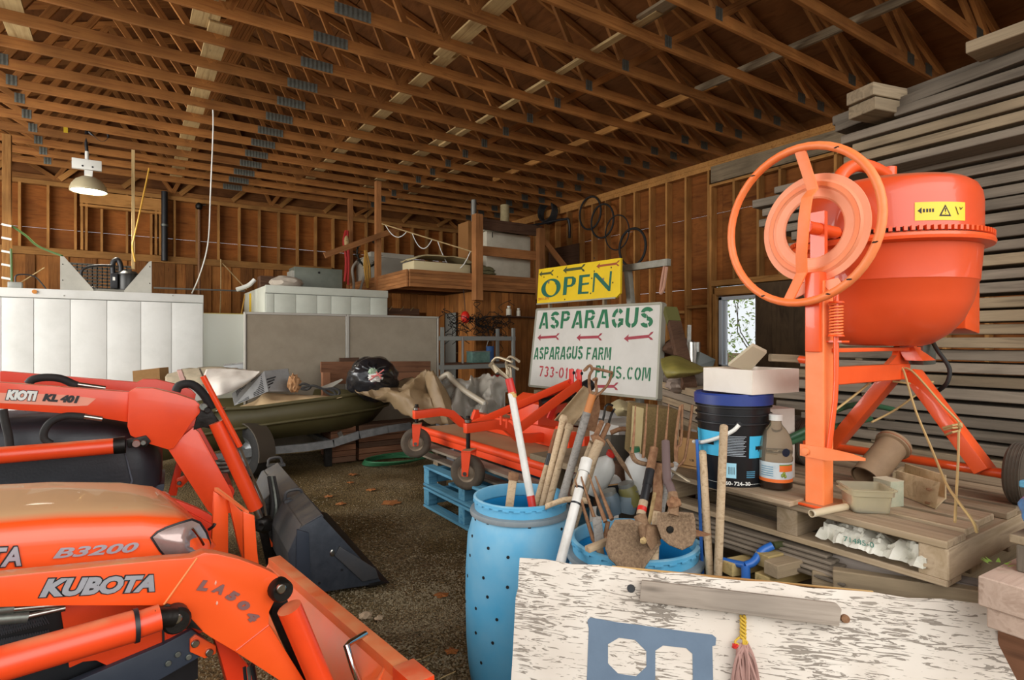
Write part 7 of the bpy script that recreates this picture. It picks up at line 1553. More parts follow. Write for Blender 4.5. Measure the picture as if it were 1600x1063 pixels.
MB().bar(P(945, 680, 4.2), P(958, 668, 4.2), .07, .055).build('rear_arm', MWC, mo, bevel=.004); MB().bar(P(956, 668, 4.2), P(982, 663, 4.2), .07, .055).build('rear_arm', MWC, mo, bevel=.004)
MB().bar(P(945, 681, 4.2), V(MX0+1.0, MY0+.2, ZT+.05), .07, .055).build('rear_arm', MWC, mo, bevel=.004)
for px, py in ((783, 650), (792, 655)): tubep('linkage_pin', [P(px, py, 4.5), P(px, py+14, 4.5)], .012, MWC, mo, 8)

# ------------------------------------------------------------------ farm signs
M_SGN = paint('sign_white', '#d8d4cc', .5, 0, '#cbc6bd', 2, .4); M_ALU = paint('sign_frame', '#a3a090', .45, .3); M_GRN = paint('stencil_green', '#1f6b45', .6, 0, '#2a7a52', 12, .5); M_SRD = paint('stencil_red', '#c23a44', .6, 0, '#b04a50', 14, .5); M_ARR = paint('arrow_red', '#a8404c', .6, 0, '#9a3640', 8, .5)
SX = 4.95; lo, hi = onx(1028, 622, SX), onx(1033, 474, SX); nS = V(-1, 0, .13).normalized()          # leans back a little
p0S = V(SX, 5.6, 1.2)
def S2(px, py): return onp(px, py, p0S, nS)
rS = V(0, -1, 0); uS = nS.cross(rS).normalized(); uS = uS if uS.z > 0 else -uS
fsn = thing('farm_sign', 'big white sign with green stencilled farm lettering and red arrows', 'sign', V(SX, 5.6, .8))
TL, TR, BR, BL = S2(839, 484), S2(1034, 474), S2(1027, 624), S2(827, 603)
yL = (TL.y+BL.y)/2; yR = (TR.y+BR.y)/2; Os = V(BL.x, yL, 0); 
def sc2(p): q = p-BL; return q.dot(rS), q.dot(uS)
W_ = sc2(TR)[0]; H0, H1 = sc2(TL)[1], sc2(TR)[1]
corners = [sc2(q) for q in (BL, BR, TR, TL)]
pt3 = lambda c: BL+rS*c[0]+uS*c[1]
MB().prism([pt3(c) for c in corners], -nS*.06).build('face', M_SGN, fsn, smooth=0)
for a, b_ in ((0, 1), (1, 2), (2, 3), (3, 0)): board('frame_bar', pt3(corners[a])+nS*.002-nS*.03, pt3(corners[b_])+nS*.002-nS*.03, .08, .03, M_ALU, fsn, up=uS if a in (0, 2) else rS)
# the lettering: stencil strokes laid out on the sign plane
def seg(a, b_, w0, w1=None):
    a, b_ = Vector(a), Vector(b_); d = (b_-a).normalized(); n = Vector((-d.y, d.x)); w1 = w1 or w0
    return [a-n*w0/2, b_-n*w1/2, b_+n*w1/2, a+n*w0/2]
def hseg(a, b_, w): # stroke with level ends
    (x0, y0), (x1, y1) = a, b_; return [(x0-w/2, y0), (x0+w/2, y0), (x1+w/2, y1), (x1-w/2, y1)]
def arcs(cx, cy, rx, ry, a0, a1, w, n=10):
    o = []; i_ = []
    for k in range(n+1):
        a = R(a0+(a1-a0)*k/n); o.append((cx+rx*math.cos(a), cy+ry*math.sin(a))); i_.append((cx+(rx-w)*math.cos(a), cy+(ry-w)*math.sin(a)))
    return [[o[k], o[k+1], i_[k+1], i_[k]] for k in range(n)]
def glyph(ch, w=.18):
    g = .035
    if ch == 'A': return [hseg((.09, 0), (.36, .98), w), hseg((.72, 0), (.49, .98), w), [(.28, .20), (.54, .20), (.50, .34), (.34, .34)]]
    if ch == 'S': return arcs(.35, .73, .35, .27, 20, 175, w)+arcs(.35, .73, .35, .27, 192, 262, w)+[[(.34, .46), (.40, .46), (.40, .60), (.34, .60)]]+arcs(.37, .27, .35, .27, 90, -60, w)+arcs(.37, .27, .35, .27, -75, -165, w)
    if ch == 'P': return [hseg((.09, 0), (.09, 1), w), [(.21, .84), (.42, .84), (.42, 1), (.21, 1)]]+arcs(.42, .71, .26, .29, 90, 8, w)+arcs(.42, .71, .26, .29, -8, -90, w)+[[(.21, .42), (.42, .42), (.42, .57), (.21, .57)]]
    if ch == 'R': return glyph('P', w)+[[(.38, .40), (.54, .40), (.74, 0), (.56, 0)]]
    if ch == 'G': return arcs(.38, .5, .38, .5, 40, 82, w)+arcs(.38, .5, .38, .5, 98, 172, w)+arcs(.38, .5, .38, .5, 188, 262, w)+arcs(.38, .5, .38, .5, 278, 325, w)+[[(.44, .34), (.74, .34), (.74, .48), (.44, .48)], [(.58, .14), (.74, .14), (.74, .34), (.58, .34)]]
    if ch == 'U': return [hseg((.09, .30), (.09, 1), w), hseg((.63, .30), (.63, 1), w)]+arcs(.36, .32, .36, .32, 180, 262, w)+arcs(.36, .32, .36, .32, 278, 360, w)
    if ch == 'F': return [hseg((.09, 0), (.09, 1), w), [(.21, .84), (.62, .84), (.62, 1), (.21, 1)], [(.21, .42), (.54, .42), (.54, .57), (.21, .57)]]
    if ch == 'M': return [hseg((.08, 0), (.10, 1), w*.9), [(.20, 1), (.36, 1), (.50, .30), (.40, .16)], [(.53, .30), (.66, 1), (.72, 1), (.72, .75), (.58, .16), (.50, .16)], hseg((.84, 0), (.82, 1), w*.9)]
    if ch == 'L': return [hseg((.09, 0), (.09, 1), w), [(.21, 0), (.60, 0), (.60, .16), (.21, .16)]]
    if ch == 'C': return arcs(.36, .5, .36, .5, 45, 82, w)+arcs(.36, .5, .36, .5, 98, 262, w)+arcs(.36, .5, .36, .5, 278, 315, w)
    if ch in 'O0': return arcs(.36, .5, .36, .5, 98, 262, w)+arcs(.36, .5, .36, .5, -82, 82, w)
    if ch == '7': return [[(0, .84), (.62, .84), (.62, 1), (0, 1)], [(.42, .80), (.60, .80), (.34, 0), (.16, 0)]]
    if ch == '3': return arcs(.30, .74, .33, .26, 150, -80, w)+arcs(.30, .26, .33, .28, 80, -150, w)
    if ch == '1': return [hseg((.30, 0), (.30, 1), w), [(.10, .74), (.21, .74), (.21, .96)]]
    if ch == '-': return [[(.05, .42), (.36, .42), (.36, .56), (.05, .56)]]
    if ch == '.': return [[(.1, 0), (.28, 0), (.28, .18), (.1, .18)]]
    return []
WID = {'A': .82, 'M': .94, '-': .42, '.': .38, '1': .5, ' ': .4}
def stencil(nm, s, mat, pl, pr, ph, w=.2, slant=0.0):
    """pl,pr: ends of the baseline in the photograph; ph: top of the first letter"""
    a, b_, h_ = [sc2(S2(*q)) for q in (pl, pr, ph)]; tot = sum(WID.get(c, .74)+.14 for c in s)-.14; H = h_[1]-a[1]; sx_ = (b_[0]-a[0])/tot
    x = 0; sl = (b_[1]-a[1])/(b_[0]-a[0])
    for ch in s:
        gl = glyph(ch, w)
        if gl:
            mb = MB()
            for pl_ in gl: mb.prism([BL+rS*(a[0]+(x+px_)*sx_+py_*H*slant)+uS*(a[1]+sl*(x+px_)*sx_+py_*H)+nS*.002 for px_, py_ in pl_], nS*.0015)
            mb.build('stencil_letter', mat, fsn, smooth=0)
        x += WID.get(ch, .74)+.14
stencil('l', 'ASPARAGUS', M_GRN, (842, 514), (1020, 512), (850, 488), .20)
stencil('l', 'ASPARAGUS', M_GRN, (834, 562), (910, 562), (838, 543), .2); stencil('l', 'FARM', M_GRN, (916, 562), (954, 563), (917, 543), .2)
stencil('l', '733-0100', M_SRD, (842, 588), (906, 594), (845, 572), .17); stencil('l', 'PLUS.COM', M_GRN, (930, 590), (1016, 596), (931, 571), .17)
def arrow(pa, pb, mat, par, f2, nn, wd=.02):
    a, b_ = f2(*pa), f2(*pb); d = (b_-a); L_ = d.length; d.normalize(); n = nn.cross(d).normalized(); mb = MB(); h = wd
    for pl in ([a, a+d*h*4-n*h*2.4, a+d*h*3.2, a+d*h*4+n*h*2.4], [a+d*h*3-n*h*.9, a+d*(L_-h*3.2)-n*h*.9, a+d*(L_-h*3.2)+n*h*.9, a+d*h*3+n*h*.9], [a+d*(L_-h*3.4)+n*h*.9, a+d*(L_-h*3.4)-n*h*.1, a+d*(L_-h)+n*h*1.2, b_+n*h*2.4, a+d*(L_-h*2)+n*h*2.2], [a+d*(L_-h*3.4)-n*h*.9, a+d*(L_-h*3.4)+n*h*.1, a+d*(L_-h)-n*h*1.2, b_-n*h*2.4, a+d*(L_-h*2)-n*h*2.2]): mb.prism([q+nn*.002 for q in pl], nn*.0015)
    mb.build('painted_arrow', mat, par, smooth=0)
for pa, pb in (((840, 528), (874, 526)), ((901, 528), (941, 526.5)), ((975, 529.5), (1021, 525))): arrow(pa, pb, M_ARR, fsn, S2, nS)
arrow((915, 604), (966, 604), M_ARR, fsn, S2, nS)
# frame legs holding the sign up
for y in (TL.y-.15, TR.y+.15): board('support_leg', (SX+.35, y, .0), (SX+.12, y, 1.75), .07, .05, M_GREYD, fsn, up=(0, 1, 0))
for y in (TL.y-.3, TR.y+.3): board('sign_foot', (SX-.10, y, .0), (SX-.10, y, BR.z-.05), .09, .09, M_GREYD, fsn, up=(0, 1, 0))
# yellow OPEN board above it
nO = V(-1, 0, .10).normalized(); p0O = V(SX+.20, 5.6, 1.9)
def O2(px, py): return onp(px, py, p0O, nO)
uO = nO.cross(rS).normalized(); uO = uO if uO.z > 0 else -uO
osn = thing('open_sign', 'yellow OPEN sign board with green letters above the white sign', 'sign', p0O)
M_YEL2 = paint('sign_yellow', '#eec91a', .5, 0, '#e2bd14', 3, .5, bump=.05); M_OG = paint('open_green', '#1d5f4c', .55, 0, '#24705a', 8, .5); M_OGD = paint('arrow_olive', '#48502a', .6)
oc = [O2(*q) for q in ((839, 475.5), (962, 465.5), (969, 458), (970, 403), (842, 421))]
MB().prism(oc, -nO*.03).build('board', M_YEL2, osn, smooth=0); MB().bar((oc[0]+oc[1])/2-(oc[1]-oc[0])*.5+nO*.004, oc[1]+nO*.004, .012, .02).build('bottom_edge', M_ALU, osn)
def op(pls, nm='green_letter', mat=M_OG): 
    mb = MB()
    for pl in pls: mb.prism([O2(x, y)+nO*.002 for x, y in pl], nO*.0015)
    mb.build(nm, mat, osn, smooth=0)
def zp(x, y): return (820+x*.15056, 390+y*.15056)       # detail coordinates of the lettering
def ringO(cx, cy, rx, ry, th_, n=28):
    out = []
    for k in range(n):
        a, b_ = 2*math.pi*k/n, 2*math.pi*(k+1)/n
        def pt_(a, f): 
            w_ = 18+26*abs(math.cos(a+th_)); rx_, ry_ = rx-(w_ if f else 0), ry-(w_*.75 if f else 0)
            x, y = rx_*math.cos(a), ry_*math.sin(a); return zp(cx+x+y*-.08, cy+y-x*.12)
        out.append([pt_(a, 0), pt_(b_, 0), pt_(b_, 1), pt_(a, 1)])
    return out
op(ringO(273, 400, 100, 96, .3))
op([[zp(*q) for q in ((412, 288), (448, 284), (432, 470), (395, 476))], [zp(*q) for q in ((448, 284), (510, 280), (500, 302), (446, 304))], [zp(*q) for q in ((500, 282), (530, 298), (532, 330), (522, 360), (490, 350), (494, 318), (490, 302))], [zp(*q) for q in ((522, 358), (490, 385), (440, 392), (441, 372), (478, 366), (492, 346))]])
op([[zp(*q) for q in ((568, 268), (604, 264), (588, 462), (551, 466))], [zp(*q) for q in ((600, 265), (678, 256), (674, 282), (600, 290))], [zp(*q) for q in ((594, 352), (668, 342), (664, 362), (592, 374))], [zp(*q) for q in ((590, 440), (662, 436), (660, 458), (588, 462))]])
op([[zp(*q) for q in ((716, 250), (734, 246), (718, 440), (702, 446))], [zp(*q) for q in ((716, 240), (750, 244), (888, 396), (884, 432), (866, 430), (732, 282))], [zp(*q) for q in ((886, 226), (906, 224), (888, 432), (868, 432))]])
arrow(zp(398, 218), zp(628, 188), M_OGD, osn, O2, nO, .022); arrow(zp(745, 176), zp(985, 142), paint('arrow_rust', '#a3522a', .6), osn, O2, nO, .016); arrow(zp(150, 258), zp(300, 240), M_OGD, osn, O2, nO, .018)
a = O2(*zp(140, 530)); textmesh('small_lettering', '2012-275', M_SRD, osn, a+nO*.003, O2(*zp(250, 518))-a, uO, .05, fit=((O2(*zp(250, 518))-a).length, .035))
for q in ((200, 288), (340, 285), (322, 355), (722, 226), (898, 188), (696, 300), (684, 456), (914, 345), (722, 90+0), (415, 520)): MB().blob(O2(*zp(*q))+nO*.002, (.006, .010, .012), q[0], .4, 3, 2).build('bullet_hole', M_BLACK, osn)
for px in (855, 940): q = O2(px, 470); board('support_strut', V(q.x+.06, q.y, .9), V(q.x+.05, q.y, q.z+.3), .05, .04, M_GREYD, osn, up=(0, 1, 0))
# grey T post with a bracket
tp = thing('sign_post', 'pale grey sign post with a sideways arm behind the OPEN sign', 'post', V(SX+.4, 5, 0)); M_POST = paint('pale_post', '#9a968a', .6, 0, '#85816f', 10, .5)
a, b_ = onx(981, 420, 5.5), onx(986, 475, 5.5); MB().bar(a, ext(a, b_, .02, True), .08, .08, (1, 0, 0)).build('upright', M_POST, tp, bevel=.004); c_, d_ = onx(973, 420, 5.5), onx(1045, 410, 5.4); MB().bar(c_, d_, .07, .085).build('arm', M_POST, tp, bevel=.004)
tubep('rope_end', spline([d_+V(0, .06, -.02), d_+V(0, .10, -.18), d_+V(0, .13, -.36), d_+V(0, .08, -.30), d_+V(0, .03, -.05)]), .018, paint('pink_rope', '#b98a72', .8), tp, 6)

# ------------------------------------------------------------------ boat on its trailer
M_OLV = paint('olive_boat', '#575030', .5, 0, '#4d4628', 3, .5, dust='#5e5636', dustz=(.5, 1), bump=.03)
bo_ = thing('jon_boat', 'olive green aluminium boat on its galvanised trailer', 'boat', (1.5, 7.2, .3)); YBo = 6.75
def bx_(px, py, y=YBo): return ony(px, py, y)
top_pts = [(300, 650), (345, 640), (400, 637), (460, 629), (520, 622), (565, 617), (600, 621), (632, 637)]
bot_pts = [(300, 712), (345, 706), (380, 694), (420, 687), (480, 680), (550, 672), (590, 664), (634, 641)]
xs0 = bx_(160, 640).x
side = [(xs0, bx_(300, 645).z, .20)]+[(bx_(*a).x, bx_(*a).z, min(bx_(*b_).z, bx_(*a).z-.02)) for a, b_ in zip(top_pts, bot_pts)]
def hull(nm, yo, mat, par):
    vs = []; fs = []; n = len(side)
    for i, (x, zt1, zb1_) in enumerate(side):
        c = max(0, (i-4)/(n-1-4)) if i > 4 else 0; yy_ = .0+.55*c*c
        ysd = YBo+yy_ if yo < 0 else YBo+1.3-yy_
        for z, f in ((zt1, 0), (zt1*.55+zb1_*.45, .02), (zb1_, .10)): vs.append(V(x, ysd+(f if yo < 0 else -f), z))
    for i in range(n-1):
        for k in range(2): fs.append((i*3+k, i*3+k+1, i*3+3+k+1, i*3+3+k))
    return MB().add(vs, fs).build(nm, mat, par, smooth=14, solid=.012)
hull('near_side', -1, M_OLV, bo_); hull('far_side', 1, M_OLV, bo_)
vs = []; fs = []
for i, (x, zt1, zb1_) in enumerate(side):
    c = max(0, (i-4)/(len(side)-5)) if i > 4 else 0; vs += [V(x, YBo+.10+.55*c*c, zb1_), V(x, YBo+1.2-.55*c*c, zb1_)]
for i in range(len(side)-1): fs.append((i*2, i*2+1, i*2+3, i*2+2))
MB().add(vs, fs).build('bottom', M_OLV, bo_, solid=.012)
def rail(nm, f, r_): tubep(nm, [V(x, YBo-.008+(.55*max(0, (i-4)/(len(side)-5))**2 if i > 4 else 0), zt1*(1-f)+zb1_*f) for i, (x, zt1, zb1_) in enumerate(side)], r_, M_OLV, bo_, 8)
rail('gunwale', 0, .022); rail('spray_rail', .52, .016)
tl_ = thing('boat_trailer', 'galvanised boat trailer frame under the olive boat', 'trailer', (1.8, 7.0, .1)); yT = 6.72
pth = [bx_(330, 717, yT), bx_(400, 706, yT), bx_(480, 699, yT), bx_(520, 693, yT), bx_(560, 680, yT), bx_(605, 671, yT), bx_(640, 666, yT)]
mb = MB()
for i in range(len(pth)-1): mb.bar(pth[i], pth[i+1]+(pth[i+1]-pth[i]).normalized()*.01, .045, .085)
M_GLV2 = paint('galvanised_tube', '#8f9190', .45, .5, '#6f7172', 12, .7); mb.build('frame_rail', M_GLV2, tl_)
for k in (1, 3): board('cross_member', pth[k]+V(0, 0, -.02), pth[k]+V(0, 1.3, -.02), .06, .06, M_GLV2, tl_)
MB().bar(bx_(530, 675, yT+.02), bx_(536, 690, yT+.02), .05, .02, (0, 1, 0)).build('bunk_bracket', M_STEEL, tl_); MB().bar(bx_(425, 693, yT+.02), bx_(424, 700, yT+.02), .02, .02, (0, 1, 0)).build('bolt', M_STEEL, tl_)
Mt = axisM(P(392, 735, 5.9), (0, 1, 0)); Mt = axisM(V(P(388, 738, 6.3).x, P(388, 738, 6.3).y, .285), RT*.5+FW*.866)
MB().lathe([(.16, -.07), (.24, -.085), (.28, -.07), (.285, 0), (.28, .07), (.24, .085), (.16, .07)], 40, Mt, cap=False).build('tyre', M_RUBBER, tl_, smooth=60); MB().lathe([(0, -.02), (.05, -.06), (.10, -.03), (.155, -.06), (.165, -.07), (.165, .07), (0, .07)], 30, Mt).build('rim', M_GLV2, tl_)
MB().prism([Mt @ Vector((.325*math.cos(a*.2), .325*math.sin(a*.2), -.10)) for a in range(-2, 18)]+[Mt @ Vector((.31*math.cos(a*.2), .31*math.sin(a*.2), -.10)) for a in range(17, -3, -1)], (Mt.to_3x3() @ Vector((0, 0, 1)))*.2).build('mudguard', paint('tan_fender', '#4c4439', .6), tl_)
board('axle_post', (pth[3].x, yT+.2, .0), (pth[3].x, yT+.2, pth[3].z-.04), .08, .08, M_DARKSTEEL, tl_, up=(0, 1, 0))
# brown tarpaulin over the bow
M_TRP = paint('brown_tarp', '#8a7354', .6, 0, '#7a6446', 3, .5, bump=.12, bscale=8)
tr_ = thing('brown_tarpaulin', 'creased brown tarpaulin draped over the boat bow', 'tarpaulin', P(650, 640, 6.8))
def drape(rows__, nm, mat, par, sub=2, amp=None, up_=5, seed=1.0, fr=5.0):
    """a sheet laid over things: the given points are smoothed, then creased"""
    R0 = [[P(*q) for q in rw] for rw in rows__]
    R1 = [spline(rw, up_) for rw in R0]; cols = [spline([R1[j][i] for j in range(len(R1))], up_) for i in range(len(R1[0]))]
    nu, nv = len(cols), len(cols[0]); ext_ = (R0[0][0]-R0[-1][-1]).length
    amp = .03*min(1, ext_) if amp is None else amp
    vs = []
    for j in range(nv):
        for i in range(nu):
            p = cols[i][j]; q = Vector((p.x*fr, p.y*fr, p.z*fr*.6+seed*7))
            c = (1-2*abs(mnoise.noise(q)))*.7 + (1-2*abs(mnoise.noise(q*2.3+Vector((5, 2, 1)))))*.3 - .45
            vs.append(p + (UP*.7-FW*.7)*c*amp)
    fs = [(j*nu+i, j*nu+i+1, (j+1)*nu+i+1, (j+1)*nu+i) for j in range(nv-1) for i in range(nu-1)]
    return MB().add(vs, fs).build(nm, mat, par, smooth=50, solid=.006)
drape([[(560, 606, 7.3), (590, 602, 7.4), (620, 600, 7.4), (650, 590, 7.3), (668, 582, 7.0), (682, 594, 7.2)],
       [(556, 612, 7.0), (588, 609, 7.1), (622, 606, 7.0), (648, 600, 6.8), (672, 586, 6.9), (694, 615, 6.9)],
       [(558, 617, 6.85), (592, 618, 6.8), (625, 616, 6.7), (646, 620, 6.55), (676, 610, 6.75), (702, 638, 6.8)],
       [(566, 618, 6.85), (600, 624, 6.85), (631, 634, 6.6), (655, 645, 6.45), (682, 640, 6.6), (708, 655, 6.7)],
       [(575, 620, 6.9), (606, 630, 6.9), (634, 652, 6.6), (668, 662, 6.4), (700, 660, 6.5), (714, 663, 6.7)]], 'sheet', M_TRP, tr_, amp=.14, fr=4.2)
drape([[(662, 590, 6.95), (672, 580, 6.7), (684, 590, 6.85)], [(668, 610, 6.75), (684, 600, 6.55), (700, 618, 6.75)], [(676, 640, 6.6), (694, 630, 6.45), (712, 645, 6.7)], [(690, 665, 6.5), (704, 662, 6.45), (715, 664, 6.7)]], 'fold', M_TRP, tr_, amp=.10, fr=4.2, seed=3)
t = thing('tan_sheet', 'tan crumpled sheet lying along the boat gunwale', 'sheet', P(450, 625, 7)); drape([[(375, 636, 7.3), (400, 626, 7.3), (415, 615, 7.3), (440, 616, 7.3), (470, 618, 7.3), (500, 618, 7.3), (530, 622, 7.3)], [(372, 639, 6.95), (398, 634, 6.9), (412, 622, 6.9), (440, 624, 6.95), (470, 622, 6.95), (500, 621, 6.95), (532, 621, 6.95)], [(370, 641, 6.78), (398, 639, 6.74), (420, 635, 6.75), (445, 632, 6.75), (475, 628, 6.76), (505, 624, 6.76), (535, 621, 6.76)]], 'cloth', paint('tan_cloth', '#b59a74', .8, 0, '#a08560', 4, .5), t)
# black rubbish bag, boards, vented metal panels, paper, hose
M_BAG = paint('bin_bag', '#1a1a1c', .22, 0, '#26262a', 6, .6, coat=.3, bump=.5, bscale=14)
t = thing('rubbish_bag', 'knotted black rubbish bag with white paper scraps on the boat', 'bag', P(583, 592, 7.15)); c = P(583, 592, 7.15); MB().blob(c, (.32, .28, .28), 8, .14, 2.6, 4).build('bag', M_BAG, t, smooth=70)
for k in range(16):
    a = 2*math.pi*k/16; tubep('crease', spline([c+V(0, -.26, .06)+V(.0, 0, 0), c+(RT*math.cos(a)*.16+UP*(.05+.12*math.sin(a)))-FW*.25, c+(RT*math.cos(a)*.27+UP*(.02+.20*math.sin(a)))-FW*.16], 4), [.012]*8+[.003], M_BAG, t, 5)
MB().blob(P(587, 590, 6.88), (.09, .03, .055), 3, .5, 3).build('paper_scrap', M_WHITE, t); MB().blob(P(583, 581, 6.88), (.05, .03, .04), 5, .5, 3).build('paper_scrap', paint('paper_green', '#9fb59a', .6), t)
for a, b_ in (((580, 588), (597, 586)), ((588, 581), (596, 592)), ((578, 594), (600, 578))): tubep('red_tie', [P(*a, 6.83), P(*b_, 6.83)], .008, paint('pink_tie', '#c46a66', .6), t, 5)
for (x0, x1, y0, y1, yd, lab) in ((501, 672, 566, 583, 7.75, 'upper reddish board behind the rubbish bag'), (515, 660, 583, 600, 7.7, 'lower reddish board behind the rubbish bag')):
    a, b_ = ony(x0, (y0+y1)/2, yd), ony(x1, (y0+y1)/2-2, yd); o = board('reddish_board', a, b_, .04, .15, M_REDW, None); tag(o, lab, 'board', 'reddish boards leaning at the partition')
o = board('short_board', ony(530, 563, 7.85), ony(561, 562, 7.85), .03, .06, M_DARKW, None); tag(o, 'short dark board poking up behind the reddish boards', 'board')
for px, nm in ((509, 'reddish timber post at the left end of the reddish boards'), (666, 'pinkish timber post at the right end of the reddish boards')):
    a = ony(px, 582, 7.62); o = board('timber_post', (a.x, a.y, .01), (a.x, a.y, a.z), .10, .08, M_REDW if px < 600 else M_PINK, None, up=(0, 1, 0)); tag(o, nm, 'post')
M_ALM = paint('vent_aluminium', '#a2a2a0', .4, .6, '#8a8a88', 6, .5)
t = thing('vented_panel', 'grey vented metal panel with slots leaning on the boat', 'panel', P(400, 610, 6.9)); A_, B_, C_, D_ = P(362, 615, 6.9), P(413, 580, 7.1), P(419, 612, 7.05), P(366, 634, 6.85)
MB().prism([A_, B_, C_, D_], FW*.012).build('slotted_plate', M_ALM, t, smooth=0); MB().prism([B_, P(450, 576, 7.3), P(456, 612, 7.25), C_], FW*.012).build('side_plate', M_ALM, t, smooth=0)
for col_ in range(2):
    for k in range(11):
        u = .12+.46*col_; v = .06+.085*k; f = lambda uu, vv: A_.lerp(B_, uu).lerp(D_.lerp(C_, uu), vv)
        MB().prism([f(u, v)-FW*.002, f(u+.32, v)-FW*.002, f(u+.32, v+.045)-FW*.002, f(u, v+.045)-FW*.002], -FW*.001).build('slot', M_BLACK, t, smooth=0)
for k in range(5): MB().prism([P(417+1*k, 592+4.5*k, 7.06), P(431-2*k, 588+4.5*k, 7.12), P(431-2*k, 590+4.5*k, 7.12), P(417+1*k, 594+4.5*k, 7.06)], -FW*.003).build('slot', M_BLACK, t, smooth=0)
t = thing('flat_duct', 'long flat grey metal duct lying behind the vented panel', 'duct', P(390, 572, 7.5)); MB().prism([P(349, 570, 7.4), P(432, 561, 7.6), P(434, 577, 7.6), P(352, 581, 7.4)], FW*.25).build('body', M_ALM, t); MB().prism([P(349, 569.5, 7.38), P(432, 560.5, 7.58), P(432, 562, 7.58), P(349, 571.5, 7.38)], FW*.26).build('rim', M_STEEL, t)
t = thing('white_paper_sheet', 'large white paper sheet draped over the vented panel', 'sheet', P(360, 595, 6.6)); drape([[(322, 578, 6.9), (345, 576, 7.0), (372, 577, 7.0), (395, 579, 7.0), (407, 580, 6.95)], [(318, 592, 6.7), (342, 590, 6.7), (368, 592, 6.7), (390, 592, 6.75), (398, 590, 6.8)], [(322, 606, 6.6), (342, 603, 6.55), (362, 604, 6.6), (382, 601, 6.7), (390, 597, 6.75)], [(328, 621, 6.55), (345, 618, 6.5), (362, 612, 6.6), (378, 606, 6.7), (388, 599, 6.75)]], 'paper', paint('creased_paper', '#d6cfc4', .8, 0, '#c4bab0', 5, .5), t)
t = thing('patterned_blanket', 'faded patterned blanket heaped left of the white paper', 'blanket', P(310, 585, 7.0)); drape([[(262, 585, 7.4), (285, 578, 7.4), (312, 575, 7.4), (340, 574, 7.4), (372, 576, 7.4)], [(258, 596, 7.1), (285, 590, 7.1), (312, 588, 7.0), (338, 584, 7.1), (368, 582, 7.2)], [(270, 612, 6.9), (290, 606, 6.9), (315, 603, 6.9), (332, 600, 6.95), (360, 600, 7.0)]], 'blanket', paint('faded_blanket', '#a08f78', .9, 0, '#85806a', 14, .7), t)
for k in range(4): drape([[(276+24*k, 579-k, 7.38), (284+24*k, 578-k, 7.38)], [(280+22*k, 590-k, 7.08), (288+22*k, 589-k, 7.08)], [(286+18*k, 604-k, 6.88), (293+18*k, 604-k, 6.88)]], 'stripe', paint('blanket_pink', '#a8837a', .9), t, 0)
o = MB().prism([P(207, 580, 7.3), P(249, 575, 7.5), P(255, 712, 7.5), P(215, 715, 7.3)], FW*.2).build('brown_card', M_KRAFT, None); tag(o, 'brown card edge showing above the tractor arm', 'card')
t = thing('torn_foam', 'torn brown foam lump beside the vented panel', 'foam', P(461, 600, 7.1)); MB().blob(P(460, 600, 7.1), (.07, .06, .11), 5, .5, 3, 3).build('lump', paint('foam_brown', '#9a6a40', .9, 0, '#c09a72', 10, .7), t)
t = thing('black_hose_pile', 'tangle of black hose lying on the tan sheet', 'hose', P(490, 608, 7.1))
for pts in ([(472, 606), (490, 603), (505, 608), (520, 607), (530, 611), (528, 618), (515, 616), (505, 609)], [(468, 602), (475, 600), (485, 604), (480, 609), (470, 608)], [(512, 608), (522, 612), (526, 620)]): tubep('loop', spline([P(x, y, 7.05) for x, y in pts]), .016, M_RUBBER, t, 6)
o = MB().prism([P(498, 606, 7.4), P(534, 592, 7.5), P(536, 594, 7.5), P(512, 610, 7.3)], FW*.012).build('grey_cover', M_SHEET, None); tag(o, 'grey flat lid leaning by the hose tangle', 'lid')
# clear plastic sheeting and bin
mPl, ntl, bl_ = nodes('clear_sheeting'); bl_.inputs['Base Color'].default_value = lin('#b7b2a6'); bl_.inputs['Roughness'].default_value = .18; bl_.inputs['Transmission Weight'].default_value = .30; bl_.inputs['Coat Weight'].default_value = .6; bl_.inputs['IOR'].default_value = 1.15
t = thing('plastic_sheeting', 'shiny clear plastic sheeting heaped beside the brown tarpaulin', 'sheeting', P(735, 620, 6.9)); rp_ = random.Random(31)
rows__ = []
for j in range(6):
    rw = []
    for i in range(9):
        x = 692+12.5*i+rp_.uniform(-3, 3); y = 588+13*j+6*abs(i-4)/4*(1 if j == 0 else 0)+rp_.uniform(-3, 3); rw.append((x, y, 7.1-.09*j+.16*math.sin(i*1.7+j*.6)+rp_.uniform(-.05, .05)))
    rows__.append(rw)
drape(rows__, 'sheet', mPl, t, 2, amp=.13, fr=3.6, seed=2)
tubep('rolled_edge', spline([P(688, 592, 7.0), P(700, 585, 6.95), P(706, 594, 6.9), P(728, 612, 6.75), P(760, 632, 6.6)]), .035, paint('cream_plastic', '#b3a893', .4), t, 8)
t = thing('grey_bin', 'grey plastic bin under the clear sheeting', 'bin', P(735, 640, 7.2)); c = P(735, 640, 7.35); MB().box((c.x, c.y, .42), (.75, .5, .84)).build('body', paint('bin_grey', '#76777c', .35, 0, '#66676c', 5, .5), t, bevel=.03); MB().box((c.x, c.y, .85), (.79, .54, .03)).build('rim', M_SHEET, t)
